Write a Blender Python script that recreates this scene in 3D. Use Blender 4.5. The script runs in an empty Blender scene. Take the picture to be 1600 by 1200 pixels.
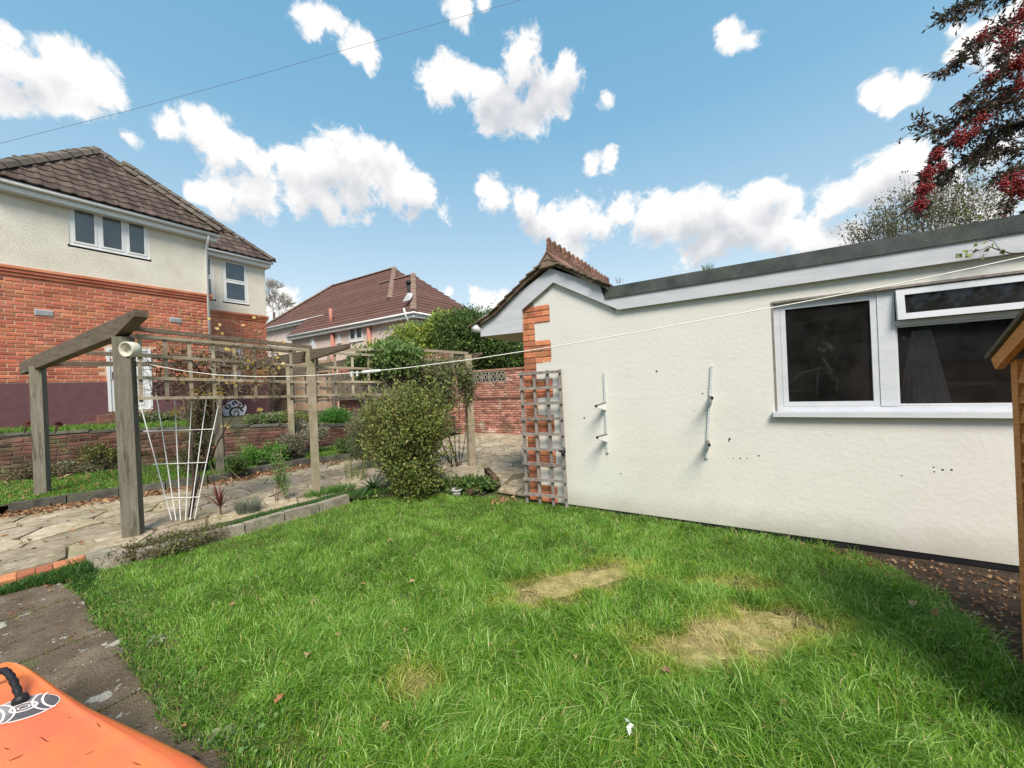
import bpy, bmesh, math, random
import numpy as np
from mathutils import Vector, Matrix
random.seed(7)
RNG = np.random.default_rng(11)
S = bpy.context.scene
COL = S.collection
# ------------------------------------------------------------------ camera
F, CX, CY, EYE = 600.0, 800.0, 602.0, 1.6
YAW, ROLL = math.radians(32), math.radians(2.5)
fwd = np.array([-math.sin(YAW), math.cos(YAW), 0.0])
rgt = np.array([math.cos(YAW), math.sin(YAW), 0.0])
upv = np.array([0, 0, 1.0])
_c, _s = math.cos(ROLL), math.sin(ROLL)
camx = rgt*_c - upv*_s
camy = rgt*_s + upv*_c
cd = bpy.data.cameras.new('camera')
cam = bpy.data.objects.new('camera', cd)
COL.objects.link(cam)
M4 = Matrix.Identity(4)
for i in range(3):
    M4[i][0] = camx[i]; M4[i][1] = camy[i]; M4[i][2] = -fwd[i]
M4[2][3] = EYE
cam.matrix_world = M4
cd.sensor_fit = 'HORIZONTAL'; cd.sensor_width = 36; cd.lens = 13.5
cd.shift_y = 2/1600
cd.clip_start = 0.05; cd.clip_end = 1000
S.camera = cam
S.render.resolution_x, S.render.resolution_y = 1024, 768
# ------------------------------------------------------------------ light
SUN = Vector((0.42, -0.49, 0.765)).normalized()          # towards the sun
EXPOSURE, SKY, SUNW, CLOUDW = 1.22, 0.10, 2.4, 0.46
S.view_settings.view_transform = 'Standard'; S.view_settings.look = 'None'
S.view_settings.gamma = 1; S.view_settings.use_curve_mapping = False
S.view_settings.exposure = EXPOSURE
sl = bpy.data.lights.new('sun', 'SUN'); sl.energy = SUNW; sl.angle = math.radians(24); sl.color = (1, .92, .80)
so = bpy.data.objects.new('sun', sl); COL.objects.link(so)
so.rotation_euler = SUN.to_track_quat('Z', 'Y').to_euler(); so.location = (0, -5, 20)
def ray(x, y):
    u = (x-CX)/F; v = (CY-y)/F
    return fwd + rgt*(u*_c+v*_s) + upv*(v*_c-u*_s)
O3 = np.array([0, 0, EYE])
def G(x, y, z=0.0):                      # where the line of sight meets height z
    r = ray(x, y); return O3 + r*((z-EYE)/r[2])
def PY(x, y, Y):
    r = ray(x, y); return O3 + r*(Y/r[1])
def PX(x, y, X):
    r = ray(x, y); return O3 + r*(X/r[0])
def PD(x, y, d): return O3 + ray(x, y)*d
def seen(p, m=60):
    d = np.asarray(p, float)-O3; z = d@fwd
    if z < .2: return None
    x = CX+F*(d@camx)/z; y = CY-F*(d@camy)/z
    return (x, y, z) if -m < x < 1600+m and -m < y < 1200+m else None
# sky -------------------------------------------------------------------
W = bpy.data.worlds.new('World'); S.world = W; W.use_nodes = True
def build_sky():
    nt = W.node_tree; N = nt.nodes; L = nt.links; N.clear()
    def n(t, **k):
        o = N.new(t)
        for a, b in k.items(): setattr(o, a, b)
        return o
    def math_(op, a, b=None, c=None):
        m = n('ShaderNodeMath', operation=op)
        for i, v in enumerate((a, b, c)):
            if v is None: continue
            if isinstance(v, (int, float)): m.inputs[i].default_value = v
            else: L.new(v, m.inputs[i])
        return m.outputs[0]
    out = n('ShaderNodeOutputWorld'); bg = n('ShaderNodeBackground')
    sky = n('ShaderNodeTexSky'); sky.sky_type = 'NISHITA'; sky.sun_disc = False
    sky.sun_elevation = math.asin(SUN.z); sky.sun_rotation = math.atan2(SUN.x, SUN.y)
    sky.air_density = 1.0; sky.dust_density = 0.6; sky.ozone_density = 1.6
    tc = n('ShaderNodeTexCoord'); D = tc.outputs['Generated']
    # cloud banks: (pixel-derived direction, radius as an angle)
    cl = [(20,105,60),(60,125,62),(110,110,55),(150,120,50),(180,145,30),(10,160,40),(75,160,45),(130,165,28),(5,60,30),
          (265,185,32),(310,190,46),(345,215,50),(385,225,30),(410,250,38),(460,262,48),(520,255,58),(560,270,62),(610,285,50),(650,300,34),(480,300,48),(400,300,42),(340,305,45),(310,300,28),(560,305,45),
          (490,40,34),(520,30,20),(560,75,27),(570,95,14),(690,130,38),(720,125,32),(760,140,40),(820,100,54),(830,70,38),(790,160,52),(850,140,46),(880,120,34),(820,180,36),(715,8,36),(760,8,22),
          (1140,65,28),(1165,62,18),(1375,140,30),(1425,135,30),(1395,155,26),(925,258,16),(955,253,18),(945,155,15),
          (775,305,30),(820,318,30),(850,345,34),(900,345,46),(940,352,30),(970,325,26),(1020,340,46),(1075,345,56),(1110,325,44),(1150,355,52),(1200,370,50),(1100,385,40),(1190,305,34),(1230,318,26),(1260,375,46),
          (1310,310,40),(1360,290,50),(1410,280,50),(1450,270,40),(1400,250,36),(1480,290,46),(1530,330,60),(1330,375,40),(1560,240,50),(1540,60,40),(1500,40,20),(1580,90,50),(1600,20,40),
          (690,332,20),(515,335,24),(215,215,18),(750,470,24),(790,480,24),(640,330,20),(440,470,30),(700,455,14),(900,395,20)]
    blobs = []
    for x, y, r in cl:
        d = Vector(ray(x, y)); z = d.length; d.normalize()
        blobs.append((d, 1.10*r/F/(z**1.5), .62 if r < 23 else 1.0))
    rr = random.Random(3)
    for i in range(18):                                   # the same kind of sky goes on all round
        th = math.radians(rr.uniform(72, 288)); el = math.radians(rr.uniform(6, 55))
        if i > 13: th = math.radians(rr.uniform(0, 360)); el = math.radians(rr.uniform(64, 80))
        for _ in range(5):
            a2 = th-math.radians(32)+rr.uniform(-.19, .19)/max(.3, math.cos(el)); e2 = el+rr.uniform(-.035, .035)
            blobs.append((Vector((math.sin(a2)*math.cos(e2), math.cos(a2)*math.cos(e2), math.sin(e2))), rr.uniform(.05, .10), 1.0))
    nz = n('ShaderNodeTexNoise'); nz.inputs['Scale'].default_value = 7; nz.inputs['Detail'].default_value = 3
    L.new(D, nz.inputs['Vector'])
    wp = n('ShaderNodeVectorMath', operation='SUBTRACT'); L.new(nz.outputs['Color'], wp.inputs[0]); wp.inputs[1].default_value = (.5, .5, .5)
    ws = n('ShaderNodeVectorMath', operation='SCALE'); L.new(wp.outputs[0], ws.inputs[0]); ws.inputs['Scale'].default_value = .05
    wd = n('ShaderNodeVectorMath', operation='ADD'); L.new(D, wd.inputs[0]); L.new(ws.outputs[0], wd.inputs[1])
    def field(vec, bl):
        acc = None
        for d, r, k_ in bl:
            q = n('ShaderNodeVectorMath', operation='DISTANCE'); L.new(vec, q.inputs[0]); q.inputs[1].default_value = d
            f = math_('MULTIPLY_ADD', q.outputs['Value'], -k_/r, k_)
            acc = f if acc is None else math_('SMOOTH_MAX', acc, f, .3)
        return acc
    acc = field(wd.outputs[0], blobs)
    fb = n('ShaderNodeTexNoise'); fb.inputs['Scale'].default_value = 8.5; fb.inputs['Detail'].default_value = 10; fb.inputs['Roughness'].default_value = .60; fb.inputs['Distortion'].default_value = .25
    L.new(D, fb.inputs['Vector'])
    fh = n('ShaderNodeTexNoise'); fh.inputs['Scale'].default_value = 26; fh.inputs['Detail'].default_value = 8; fh.inputs['Roughness'].default_value = .66; fh.inputs['Distortion'].default_value = .5
    L.new(D, fh.inputs['Vector'])
    sm = math_('ADD', math_('ADD', acc, math_('MULTIPLY_ADD', fb.outputs['Fac'], 2.0, -1.06)), math_('MULTIPLY_ADD', fh.outputs['Fac'], 1.5, -.75))
    mr = n('ShaderNodeMapRange', interpolation_type='SMOOTHSTEP'); L.new(sm, mr.inputs[0])
    mr.inputs[1].default_value = -.05; mr.inputs[2].default_value = .42
    # underside: how much cloud lies above, towards the zenith
    u1 = n('ShaderNodeVectorMath', operation='ADD'); L.new(wd.outputs[0], u1.inputs[0]); u1.inputs[1].default_value = (0, 0, .045)
    acu = field(u1.outputs[0], [q for q in blobs if q[1] > .034])
    f2 = n('ShaderNodeTexNoise'); f2.inputs['Scale'].default_value = 11; f2.inputs['Detail'].default_value = 7; f2.inputs['Roughness'].default_value = .55
    mp = n('ShaderNodeVectorMath', operation='ADD'); L.new(D, mp.inputs[0]); mp.inputs[1].default_value = (.0, .0, .03); L.new(mp.outputs[0], f2.inputs['Vector'])
    th = math_('ADD', acu, math_('MULTIPLY_ADD', f2.outputs['Fac'], 2.4, -1.2))
    cr = n('ShaderNodeValToRGB'); L.new(th, cr.inputs[0])
    cr.color_ramp.elements[0].position = .10; cr.color_ramp.elements[0].color = (1, 1, 1, 1)
    cr.color_ramp.elements[1].position = .80; cr.color_ramp.elements[1].color = (.62, .65, .71, 1)
    # an even blue that pales to the horizon, over the Nishita sky
    sx = n('ShaderNodeSeparateXYZ'); L.new(D, sx.inputs[0])
    rp = n('ShaderNodeValToRGB'); L.new(sx.outputs['Z'], rp.inputs[0]); e = rp.color_ramp.elements; e.new(.5); e.new(.5); e.new(.5)
    for i, (q, c) in enumerate(RAMP): e[i].position = q; e[i].color = (*[v/8 for v in c], 1)
    sc_ = n('ShaderNodeMix', data_type='RGBA', blend_type='MULTIPLY'); sc_.inputs[0].default_value = 1; sc_.clamp_result = False
    L.new(rp.outputs[0], sc_.inputs[6]); sc_.inputs[7].default_value = (8/SKY, 8/SKY, 8/SKY, 1)
    mh = n('ShaderNodeMix', data_type='RGBA'); mh.inputs[0].default_value = .78; L.new(sky.outputs[0], mh.inputs[6]); L.new(sc_.outputs[2], mh.inputs[7])
    cs = n('ShaderNodeMix', data_type='RGBA', blend_type='MULTIPLY'); cs.inputs[0].default_value = 1
    L.new(cr.outputs[0], cs.inputs[6]); k = CLOUDW/SKY; cs.inputs[7].default_value = (k, k*.985, k*.965, 1)
    mx = n('ShaderNodeMix', data_type='RGBA'); L.new(mr.outputs[0], mx.inputs[0]); L.new(mh.outputs[2], mx.inputs[6]); L.new(cs.outputs[2], mx.inputs[7])
    L.new(mx.outputs[2], bg.inputs[0]); bg.inputs[1].default_value = SKY; L.new(bg.outputs[0], out.inputs[0])
RAMP = [(0., (.37, .385, .385)), (.20, (.285, .345, .365)), (.36, (.185, .285, .348)), (.55, (.10, .225, .318)), (1., (.045, .155, .275))]
build_sky()
# ------------------------------------------------------------------ helpers
def wl(o):
    v = Vector((0, 0, 0))
    while o is not None: v = v+o.location; o = o.parent
    return v
def tag(o, label=None, cat=None, group=None, kind=None):
    if label: o['label'] = label
    if cat: o['category'] = cat
    if group: o['group'] = group
    if kind: o['kind'] = kind
    return o
def thing(name, label, cat, loc=(0, 0, 0), group=None):
    o = bpy.data.objects.new(name, None); COL.objects.link(o); o.location = Vector([float(a) for a in loc]); o.empty_display_size = .1
    return tag(o, label, cat, group)
def link(name, me, parent=None, loc=None):
    o = bpy.data.objects.new(name, me); COL.objects.link(o)
    if parent is not None: o.parent = parent
    if loc is not None: o.location = loc
    return o
def setmat(me, m):
    me.materials.append(m)
class MB:
    def __init__(s): s.v = []; s.f = []
    def add(s, V, Fs):
        b = len(s.v); s.v += [tuple(float(c) for c in p) for p in V]; s.f += [tuple(b+i for i in f) for f in Fs]; return s
    def box(s, lo, hi):
        (a, b, c), (d, e, f) = lo, hi
        return s.add([(a,b,c),(d,b,c),(d,e,c),(a,e,c),(a,b,f),(d,b,f),(d,e,f),(a,e,f)],
                     [(0,3,2,1),(4,5,6,7),(0,1,5,4),(1,2,6,5),(2,3,7,6),(3,0,4,7)])
    def beam(s, p0, p1, w, h, up=(0, 0, 1), t=1.0):      # a bar from p0 to p1, w wide, h high; t tapers the end
        p0 = np.array(p0, float); p1 = np.array(p1, float); d = p1-p0; d /= np.linalg.norm(d)
        sd = np.cross(d, np.array(up, float)); sd /= np.linalg.norm(sd); u = np.cross(sd, d)
        V = []
        for p, k in ((p0, 1), (p1, t)):
            for a, b in ((-1,-1),(1,-1),(1,1),(-1,1)): V.append(p+sd*a*w/2*k+u*b*h/2*k)
        return s.add(V, [(0,1,2,3),(7,6,5,4),(0,4,5,1),(1,5,6,2),(2,6,7,3),(3,7,4,0)])
    def prism(s, poly, ext):                             # planar polygon (3d) swept by ext
        n = len(poly); P = [np.array(p, float) for p in poly]; e = np.array(ext, float)
        return s.add(P+[p+e for p in P], [tuple(range(n)), tuple(range(2*n-1, n-1, -1))]+[(i, i+n, (i+1)%n+n, (i+1)%n) for i in range(n)])
    def tube(s, pts, r, n=6, cap=True):
        P = [np.array(p, float) for p in pts]; m = len(P)
        R = [r]*m if isinstance(r, (int, float)) else list(r)
        V = []; prev = None
        for i, p in enumerate(P):
            d = P[min(i+1, m-1)]-P[max(i-1, 0)]; d = d/(np.linalg.norm(d)+1e-9)
            a = np.array([0,0,1.]) if abs(d[2]) < .9 else np.array([1.,0,0])
            if prev is not None: a = prev
            x = a-d*(a@d); x /= np.linalg.norm(x)+1e-9; prev = x; y = np.cross(d, x)
            for k in range(n):
                t = 2*math.pi*k/n; V.append(p+(x*math.cos(t)+y*math.sin(t))*R[i])
        Fs = [(i*n+k, i*n+(k+1)%n, (i+1)*n+(k+1)%n, (i+1)*n+k) for i in range(m-1) for k in range(n)]
        if cap: Fs += [tuple(range(n-1, -1, -1)), tuple(range((m-1)*n, m*n))]
        return s.add(V, Fs)
    def build(s, name, mat, parent=None, smooth=False, kind=None, loc=None, label=None):
        o_ = wl(parent) if parent is not None else Vector((0, 0, 0))
        org = Vector(loc) if loc is not None else o_
        me = bpy.data.meshes.new(name)
        me.from_pydata([(a-org.x, b-org.y, c-org.z) for a, b, c in s.v], [], s.f)
        bm = bmesh.new(); bm.from_mesh(me); bmesh.ops.recalc_face_normals(bm, faces=bm.faces); bm.to_mesh(me); bm.free()
        setmat(me, mat)
        if smooth: me.polygons.foreach_set('use_smooth', [True]*len(me.polygons))
        o = link(name, me, parent, org-o_)
        return tag(o, label, None, None, kind)
def mesh_np(name, V, T, mat, parent=None, kind=None, col=None, smooth=False, nm=None):
    o_ = np.array(wl(parent)) if parent is not None else np.zeros(3)
    V = (np.asarray(V, np.float32)-o_.astype(np.float32)); T = np.asarray(T, np.int32)
    me = bpy.data.meshes.new(name)
    me.vertices.add(len(V)); me.vertices.foreach_set('co', V.ravel())
    me.loops.add(T.size); me.loops.foreach_set('vertex_index', T.ravel())
    k = T.shape[1]
    me.polygons.add(len(T)); me.polygons.foreach_set('loop_start', np.arange(0, T.size, k, dtype=np.int32))
    if smooth: me.polygons.foreach_set('use_smooth', np.ones(len(T), bool))
    if col is not None:
        a = me.attributes.new('tint', 'FLOAT_COLOR', 'POINT'); a.data.foreach_set('color', np.asarray(col, np.float32).ravel())
    me.update(calc_edges=True); setmat(me, mat)
    o = link(name, me, parent)
    return tag(o, kind=kind)
# ------------------------------------------------------------------ materials
def mat(name, cols, scale=4., rough=.85, bump=.15, bscale=40., rnd=0., spec=.25, detail=6, stretch=None, spots=None, trans=0., mossz=None, hue=0., bdist=.01, metal=0., coat=0., contrast=(.3,.7)):
    m = bpy.data.materials.new(name); m.use_nodes = True; nt = m.node_tree; N = nt.nodes; L = nt.links
    b = N['Principled BSDF']; b.inputs['Roughness'].default_value = rough; b.inputs['Specular IOR Level'].default_value = spec; b.inputs['Metallic'].default_value = metal
    if coat: b.inputs['Coat Weight'].default_value = coat; b.inputs['Coat Roughness'].default_value = .25
    g = N.new('ShaderNodeNewGeometry'); pos = g.outputs['Position']
    if stretch:
        mp = N.new('ShaderNodeMapping'); L.new(pos, mp.inputs[0]); mp.inputs['Scale'].default_value = stretch; pos = mp.outputs[0]
    nz = N.new('ShaderNodeTexNoise'); nz.inputs['Scale'].default_value = scale; nz.inputs['Detail'].default_value = detail; nz.inputs['Roughness'].default_value = .6
    L.new(pos, nz.inputs['Vector'])
    cr = N.new('ShaderNodeValToRGB'); L.new(nz.outputs['Fac'], cr.inputs[0])
    e = cr.color_ramp.elements; n_ = len(cols)
    while len(e) < n_: e.new(.5)
    for i, c in enumerate(cols):
        e[i].position = contrast[0]+(contrast[1]-contrast[0])*i/max(1, n_-1); e[i].color = (*c, 1)
    col = cr.outputs[0]
    def mixc(fac, c2):
        nonlocal col
        mx = N.new('ShaderNodeMix'); mx.data_type = 'RGBA'
        if isinstance(fac, float): mx.inputs[0].default_value = fac
        else: L.new(fac, mx.inputs[0])
        L.new(col, mx.inputs[6])
        if isinstance(c2, tuple): mx.inputs[7].default_value = (*c2, 1)
        else: L.new(c2, mx.inputs[7])
        col = mx.outputs[2]
    for sp in (spots or []):                       # (colour, scale, lo, hi): noise blotches, mostly weathering, with a shape of their own
        q = N.new('ShaderNodeTexNoise'); q.inputs['Scale'].default_value = sp[1]; q.inputs['Detail'].default_value = 8; q.inputs['Roughness'].default_value = .65
        if len(sp) > 5:
            mq = N.new('ShaderNodeMapping'); L.new(g.outputs['Position'], mq.inputs[0]); mq.inputs['Scale'].default_value = sp[5]; L.new(mq.outputs[0], q.inputs['Vector'])
        else: L.new(g.outputs['Position'], q.inputs['Vector'])
        mr = N.new('ShaderNodeMapRange'); L.new(q.outputs['Fac'], mr.inputs[0]); mr.inputs[1].default_value = sp[2]; mr.inputs[2].default_value = sp[3]
        if len(sp) > 4: mr.inputs[4].default_value = sp[4]
        mixc(mr.outputs[0], sp[0])
    if mossz:                                      # (colour, z full, z none, strength): algae and splash dirt along a wall foot
        sx = N.new('ShaderNodeSeparateXYZ'); L.new(g.outputs['Position'], sx.inputs[0])
        q = N.new('ShaderNodeTexNoise'); q.inputs['Scale'].default_value = 3.5; q.inputs['Detail'].default_value = 9; q.inputs['Roughness'].default_value = .7
        L.new(g.outputs['Position'], q.inputs['Vector'])
        ad = N.new('ShaderNodeMath'); ad.operation = 'MULTIPLY_ADD'; L.new(q.outputs['Fac'], ad.inputs[0]); ad.inputs[1].default_value = -1.1*(mossz[2]-mossz[1]); L.new(sx.outputs['Z'], ad.inputs[2])
        ad2 = N.new('ShaderNodeMath'); ad2.operation = 'ADD'; L.new(ad.outputs[0], ad2.inputs[0]); ad2.inputs[1].default_value = .55*(mossz[2]-mossz[1])
        mr = N.new('ShaderNodeMapRange'); L.new(ad2.outputs[0], mr.inputs[0]); mr.inputs[1].default_value = mossz[2]; mr.inputs[2].default_value = mossz[1]; mr.inputs[4].default_value = mossz[3]
        mixc(mr.outputs[0], mossz[0])
    if rnd or hue:
        oi = N.new('ShaderNodeObjectInfo'); ad = N.new('ShaderNodeMath'); ad.operation = 'ADD'
        L.new(oi.outputs['Random'], ad.inputs[0]); L.new(g.outputs['Random Per Island'], ad.inputs[1])
        fr = N.new('ShaderNodeMath'); fr.operation = 'FRACT'; L.new(ad.outputs[0], fr.inputs[0])
        hs = N.new('ShaderNodeHueSaturation'); L.new(col, hs.inputs['Color'])
        mr = N.new('ShaderNodeMapRange'); L.new(fr.outputs[0], mr.inputs[0]); mr.inputs[3].default_value = 1-rnd; mr.inputs[4].default_value = 1+rnd
        L.new(mr.outputs[0], hs.inputs['Value'])
        if hue:
            m2 = N.new('ShaderNodeMath'); m2.operation = 'MULTIPLY'; L.new(fr.outputs[0], m2.inputs[0]); m2.inputs[1].default_value = 7.31
            f2 = N.new('ShaderNodeMath'); f2.operation = 'FRACT'; L.new(m2.outputs[0], f2.inputs[0])
            mh = N.new('ShaderNodeMapRange'); L.new(f2.outputs[0], mh.inputs[0]); mh.inputs[3].default_value = .5-hue; mh.inputs[4].default_value = .5+hue
            L.new(mh.outputs[0], hs.inputs['Hue'])
        col = hs.outputs[0]
    L.new(col, b.inputs['Base Color'])
    if bump:
        bn = N.new('ShaderNodeTexNoise'); bn.inputs['Scale'].default_value = bscale; bn.inputs['Detail'].default_value = 5
        L.new(pos, bn.inputs['Vector'])
        bp = N.new('ShaderNodeBump'); bp.inputs['Strength'].default_value = bump; bp.inputs['Distance'].default_value = bdist
        L.new(bn.outputs['Fac'], bp.inputs['Height']); L.new(bp.outputs[0], b.inputs['Normal'])
    if trans:
        tr = N.new('ShaderNodeBsdfTranslucent'); L.new(col, tr.inputs[0]); ms = N.new('ShaderNodeMixShader'); ms.inputs[0].default_value = trans
        L.new(b.outputs[0], ms.inputs[1]); L.new(tr.outputs[0], ms.inputs[2]); L.new(ms.outputs[0], N['Material Output'].inputs[0])
    return m
def leafmat(name, cols, rough=.55, trans=.3, spec=.35):      # each leaf takes its own colour from the list
    m = bpy.data.materials.new(name); m.use_nodes = True; nt = m.node_tree; N = nt.nodes; L = nt.links
    b = N['Principled BSDF']; b.inputs['Roughness'].default_value = rough; b.inputs['Specular IOR Level'].default_value = spec
    g = N.new('ShaderNodeNewGeometry'); oi = N.new('ShaderNodeObjectInfo'); ad = N.new('ShaderNodeMath'); ad.operation = 'ADD'
    L.new(oi.outputs['Random'], ad.inputs[0]); L.new(g.outputs['Random Per Island'], ad.inputs[1])
    fr = N.new('ShaderNodeMath'); fr.operation = 'FRACT'; L.new(ad.outputs[0], fr.inputs[0])
    cr = N.new('ShaderNodeValToRGB'); L.new(fr.outputs[0], cr.inputs[0]); e = cr.color_ramp.elements
    while len(e) < len(cols): e.new(.5)
    for i, c in enumerate(cols): e[i].position = i/max(1, len(cols)-1); e[i].color = (*c, 1)
    L.new(cr.outputs[0], b.inputs['Base Color'])
    tr = N.new('ShaderNodeBsdfTranslucent'); L.new(cr.outputs[0], tr.inputs[0]); ms = N.new('ShaderNodeMixShader'); ms.inputs[0].default_value = trans
    L.new(b.outputs[0], ms.inputs[1]); L.new(tr.outputs[0], ms.inputs[2]); L.new(ms.outputs[0], N['Material Output'].inputs[0])
    return m
def tintmat(name, rough=.55, trans=.3):
    m = bpy.data.materials.new(name); m.use_nodes = True; nt = m.node_tree; N = nt.nodes; L = nt.links
    b = N['Principled BSDF']; b.inputs['Roughness'].default_value = rough; b.inputs['Specular IOR Level'].default_value = .35
    at = N.new('ShaderNodeAttribute'); at.attribute_name = 'tint'; L.new(at.outputs['Color'], b.inputs['Base Color'])
    tr = N.new('ShaderNodeBsdfTranslucent'); L.new(at.outputs['Color'], tr.inputs[0]); ms = N.new('ShaderNodeMixShader'); ms.inputs[0].default_value = trans
    L.new(b.outputs[0], ms.inputs[1]); L.new(tr.outputs[0], ms.inputs[2]); L.new(ms.outputs[0], N['Material Output'].inputs[0])
    return m
def glassmat(name, tint=(.85, .88, .88), veil=.05):
    m = bpy.data.materials.new(name); m.use_nodes = True; nt = m.node_tree; N = nt.nodes; L = nt.links
    for x in list(N): N.remove(x)
    out = N.new('ShaderNodeOutputMaterial'); gl = N.new('ShaderNodeBsdfGlossy'); gl.inputs['Roughness'].default_value = .03
    tp = N.new('ShaderNodeBsdfTransparent'); tp.inputs[0].default_value = (*tint, 1)
    fr = N.new('ShaderNodeFresnel'); fr.inputs[0].default_value = 1.5
    ms = N.new('ShaderNodeMixShader'); L.new(fr.outputs[0], ms.inputs[0]); L.new(tp.outputs[0], ms.inputs[1]); L.new(gl.outputs[0], ms.inputs[2])
    df = N.new('ShaderNodeBsdfDiffuse'); df.inputs[0].default_value = (.50, .47, .46, 1)          # pale film mixed into the pane to lift its dark tone
    g = N.new('ShaderNodeNewGeometry'); nz = N.new('ShaderNodeTexNoise'); nz.inputs['Scale'].default_value = 4; nz.inputs['Detail'].default_value = 8; nz.inputs['Roughness'].default_value = .7; L.new(g.outputs['Position'], nz.inputs['Vector'])
    mr = N.new('ShaderNodeMapRange'); L.new(nz.outputs['Fac'], mr.inputs[0]); mr.inputs[1].default_value = .3; mr.inputs[2].default_value = .75; mr.inputs[3].default_value = .008; mr.inputs[4].default_value = veil
    m2 = N.new('ShaderNodeMixShader'); L.new(mr.outputs[0], m2.inputs[0]); L.new(ms.outputs[0], m2.inputs[1]); L.new(df.outputs[0], m2.inputs[2])
    L.new(m2.outputs[0], out.inputs[0]); return m
MT = {}
MT['render'] = mat('cream render', [(.635,.618,.58),(.665,.65,.612),(.69,.675,.64)], 1.1, .9, .20, 22, spots=[((.72,.71,.68),2.2,.55,.75,.5,(.5,1,5)),((.56,.54,.495),2.6,.58,.78,.45,(.7,1,6)),((.53,.51,.455),5,.64,.82,.4,(2.4,1,.35)),((.40,.385,.33),6,.70,.76,.4)], mossz=((.27,.255,.17),0.,.30,.5), bdist=.015)
MT['brickq'] = mat('garage brick', [(.38,.12,.06),(.50,.19,.10),(.44,.14,.075)], 9, .9, .3, 90, rnd=.38, hue=.010, spots=[((.55,.40,.30),9,.62,.7,.6)])
MT['mortar'] = mat('lime mortar', [(.42,.36,.29),(.52,.46,.38)], 12, .95, .3, 80)
MT['mortarh'] = mat('orange mortar', [(.52,.33,.235),(.60,.42,.31)], 3, .95, .3, 80)
MT['brickh'] = mat('house brick', [(.36,.10,.055),(.47,.15,.085),(.54,.21,.125)], 1.6, .9, .35, 60, rnd=.26, hue=.008, spots=[((.64,.32,.20),.9,.55,.7,.5),((.24,.075,.05),2.3,.57,.7,.5)])
MT['brickw'] = mat('garden wall brick', [(.25,.11,.08),(.38,.17,.125),(.45,.26,.20)], 5, .95, .4, 60, rnd=.4, hue=.012, spots=[((.58,.50,.43),2.2,.54,.66,.75),((.12,.11,.07),1.4,.6,.7,.6)])
MT['brickd'] = mat('dark old brick', [(.075,.04,.032),(.15,.065,.05),(.13,.095,.065)], 5, .95, .6, 50, rnd=.45, spots=[((.10,.11,.045),2.,.5,.62,.85),((.3,.26,.22),5,.62,.7,.6),((.035,.03,.025),1.2,.5,.66,.8)])
MT['mortard'] = mat('dark mortar', [(.10,.085,.065),(.17,.14,.11)], 9, .95, .4, 60)
MT['mortarw'] = mat('garden wall mortar', [(.36,.27,.21),(.50,.41,.34)], 7, .95, .4, 60)
MT['roughcast'] = mat('roughcast render', [(.60,.555,.47),(.67,.625,.54),(.72,.68,.595)], 1.2, .95, .8, 55, spots=[((.50,.46,.38),5,.58,.78,.45),((.46,.44,.38),2,.58,.75,.4,(3,3,.4))], bdist=.025)
MT['pinkrender'] = mat('pink render', [(.62,.50,.45),(.68,.57,.52)], 1.2, .95, .3, 20)
MT['purple'] = mat('purple masonry paint', [(.115,.056,.062),(.15,.073,.08)], 6, .75, .5, 50, spots=[((.20,.12,.12),14,.60,.72,.4)])
MT['tile'] = mat('roof tile', [(.06,.042,.035),(.09,.064,.053),(.12,.09,.074)], 3, .88, .4, 60, rnd=.28, spots=[((.19,.17,.14),7,.62,.72,.5),((.04,.036,.03),2,.55,.7,.6)])
MT['tilefar'] = mat('far roof tile', [(.125,.066,.054),(.165,.086,.07)], 1.5, .85, .3, 40, rnd=.14, spots=[((.10,.07,.055),1.2,.52,.7,.6)])
MT['hip'] = mat('hip tile', [(.085,.07,.058),(.13,.108,.088),(.17,.145,.115)], 5, .9, .4, 50, rnd=.25, spots=[((.30,.23,.08),4,.64,.72,.7)])
MT['hipfar'] = mat('far hip tile', [(.20,.135,.105),(.25,.175,.14)], 5, .9, .4, 50, rnd=.15)
MT['ridge'] = mat('terracotta ridge', [(.14,.075,.052),(.22,.115,.08),(.27,.16,.12)], 14, .9, .4, 60, rnd=.25, spots=[((.25,.24,.20),20,.55,.65,.7)])
MT['slate'] = mat('mossy old tile', [(.10,.075,.055),(.17,.125,.09),(.23,.19,.14)], 8, .95, .6, 50, rnd=.3, spots=[((.10,.10,.05),9,.55,.65,.8),((.45,.42,.36),15,.66,.72,.7)])
MT['white'] = mat('white upvc', [(.66,.66,.66),(.72,.72,.72)], 3, .4, .03, 20, spots=[((.5,.49,.46),5,.62,.75,.4)])
MT['fascia'] = mat('pale grey painted fascia', [(.46,.475,.52),(.52,.53,.57),(.55,.56,.60)], 3, .6, .2, 30, stretch=(1,1,4), spots=[((.34,.34,.33),7,.64,.72,.5),((.30,.30,.29),14,.68,.74,.6)])
MT['soffit'] = mat('beige soffit', [(.50,.43,.30),(.56,.49,.36)], 2, .7, .1, 30)
MT['paintedwood'] = mat('old white paint on wood', [(.54,.56,.60),(.62,.63,.67)], 5, .55, .2, 40, stretch=(1,1,3), spots=[((.36,.33,.28),16,.66,.72,.8)])
MT['felt'] = mat('mineral felt', [(.045,.052,.053),(.075,.083,.082),(.11,.12,.115)], 5, .95, .6, 120, spots=[((.10,.115,.07),3,.56,.7,.6),((.03,.033,.033),11,.6,.7,.6)])
MT['wood'] = mat('weathered timber', [(.115,.102,.08),(.185,.168,.135),(.245,.228,.19)], 6, .9, .6, 30, stretch=(6,6,.6), rnd=.15, spots=[((.15,.165,.085),2.2,.54,.7,.7),((.06,.052,.043),3.3,.56,.66,.75,(5,5,.5)),((.28,.24,.19),30,.62,.70,.5,(2,2,.5))], contrast=(.25,.75))
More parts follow.
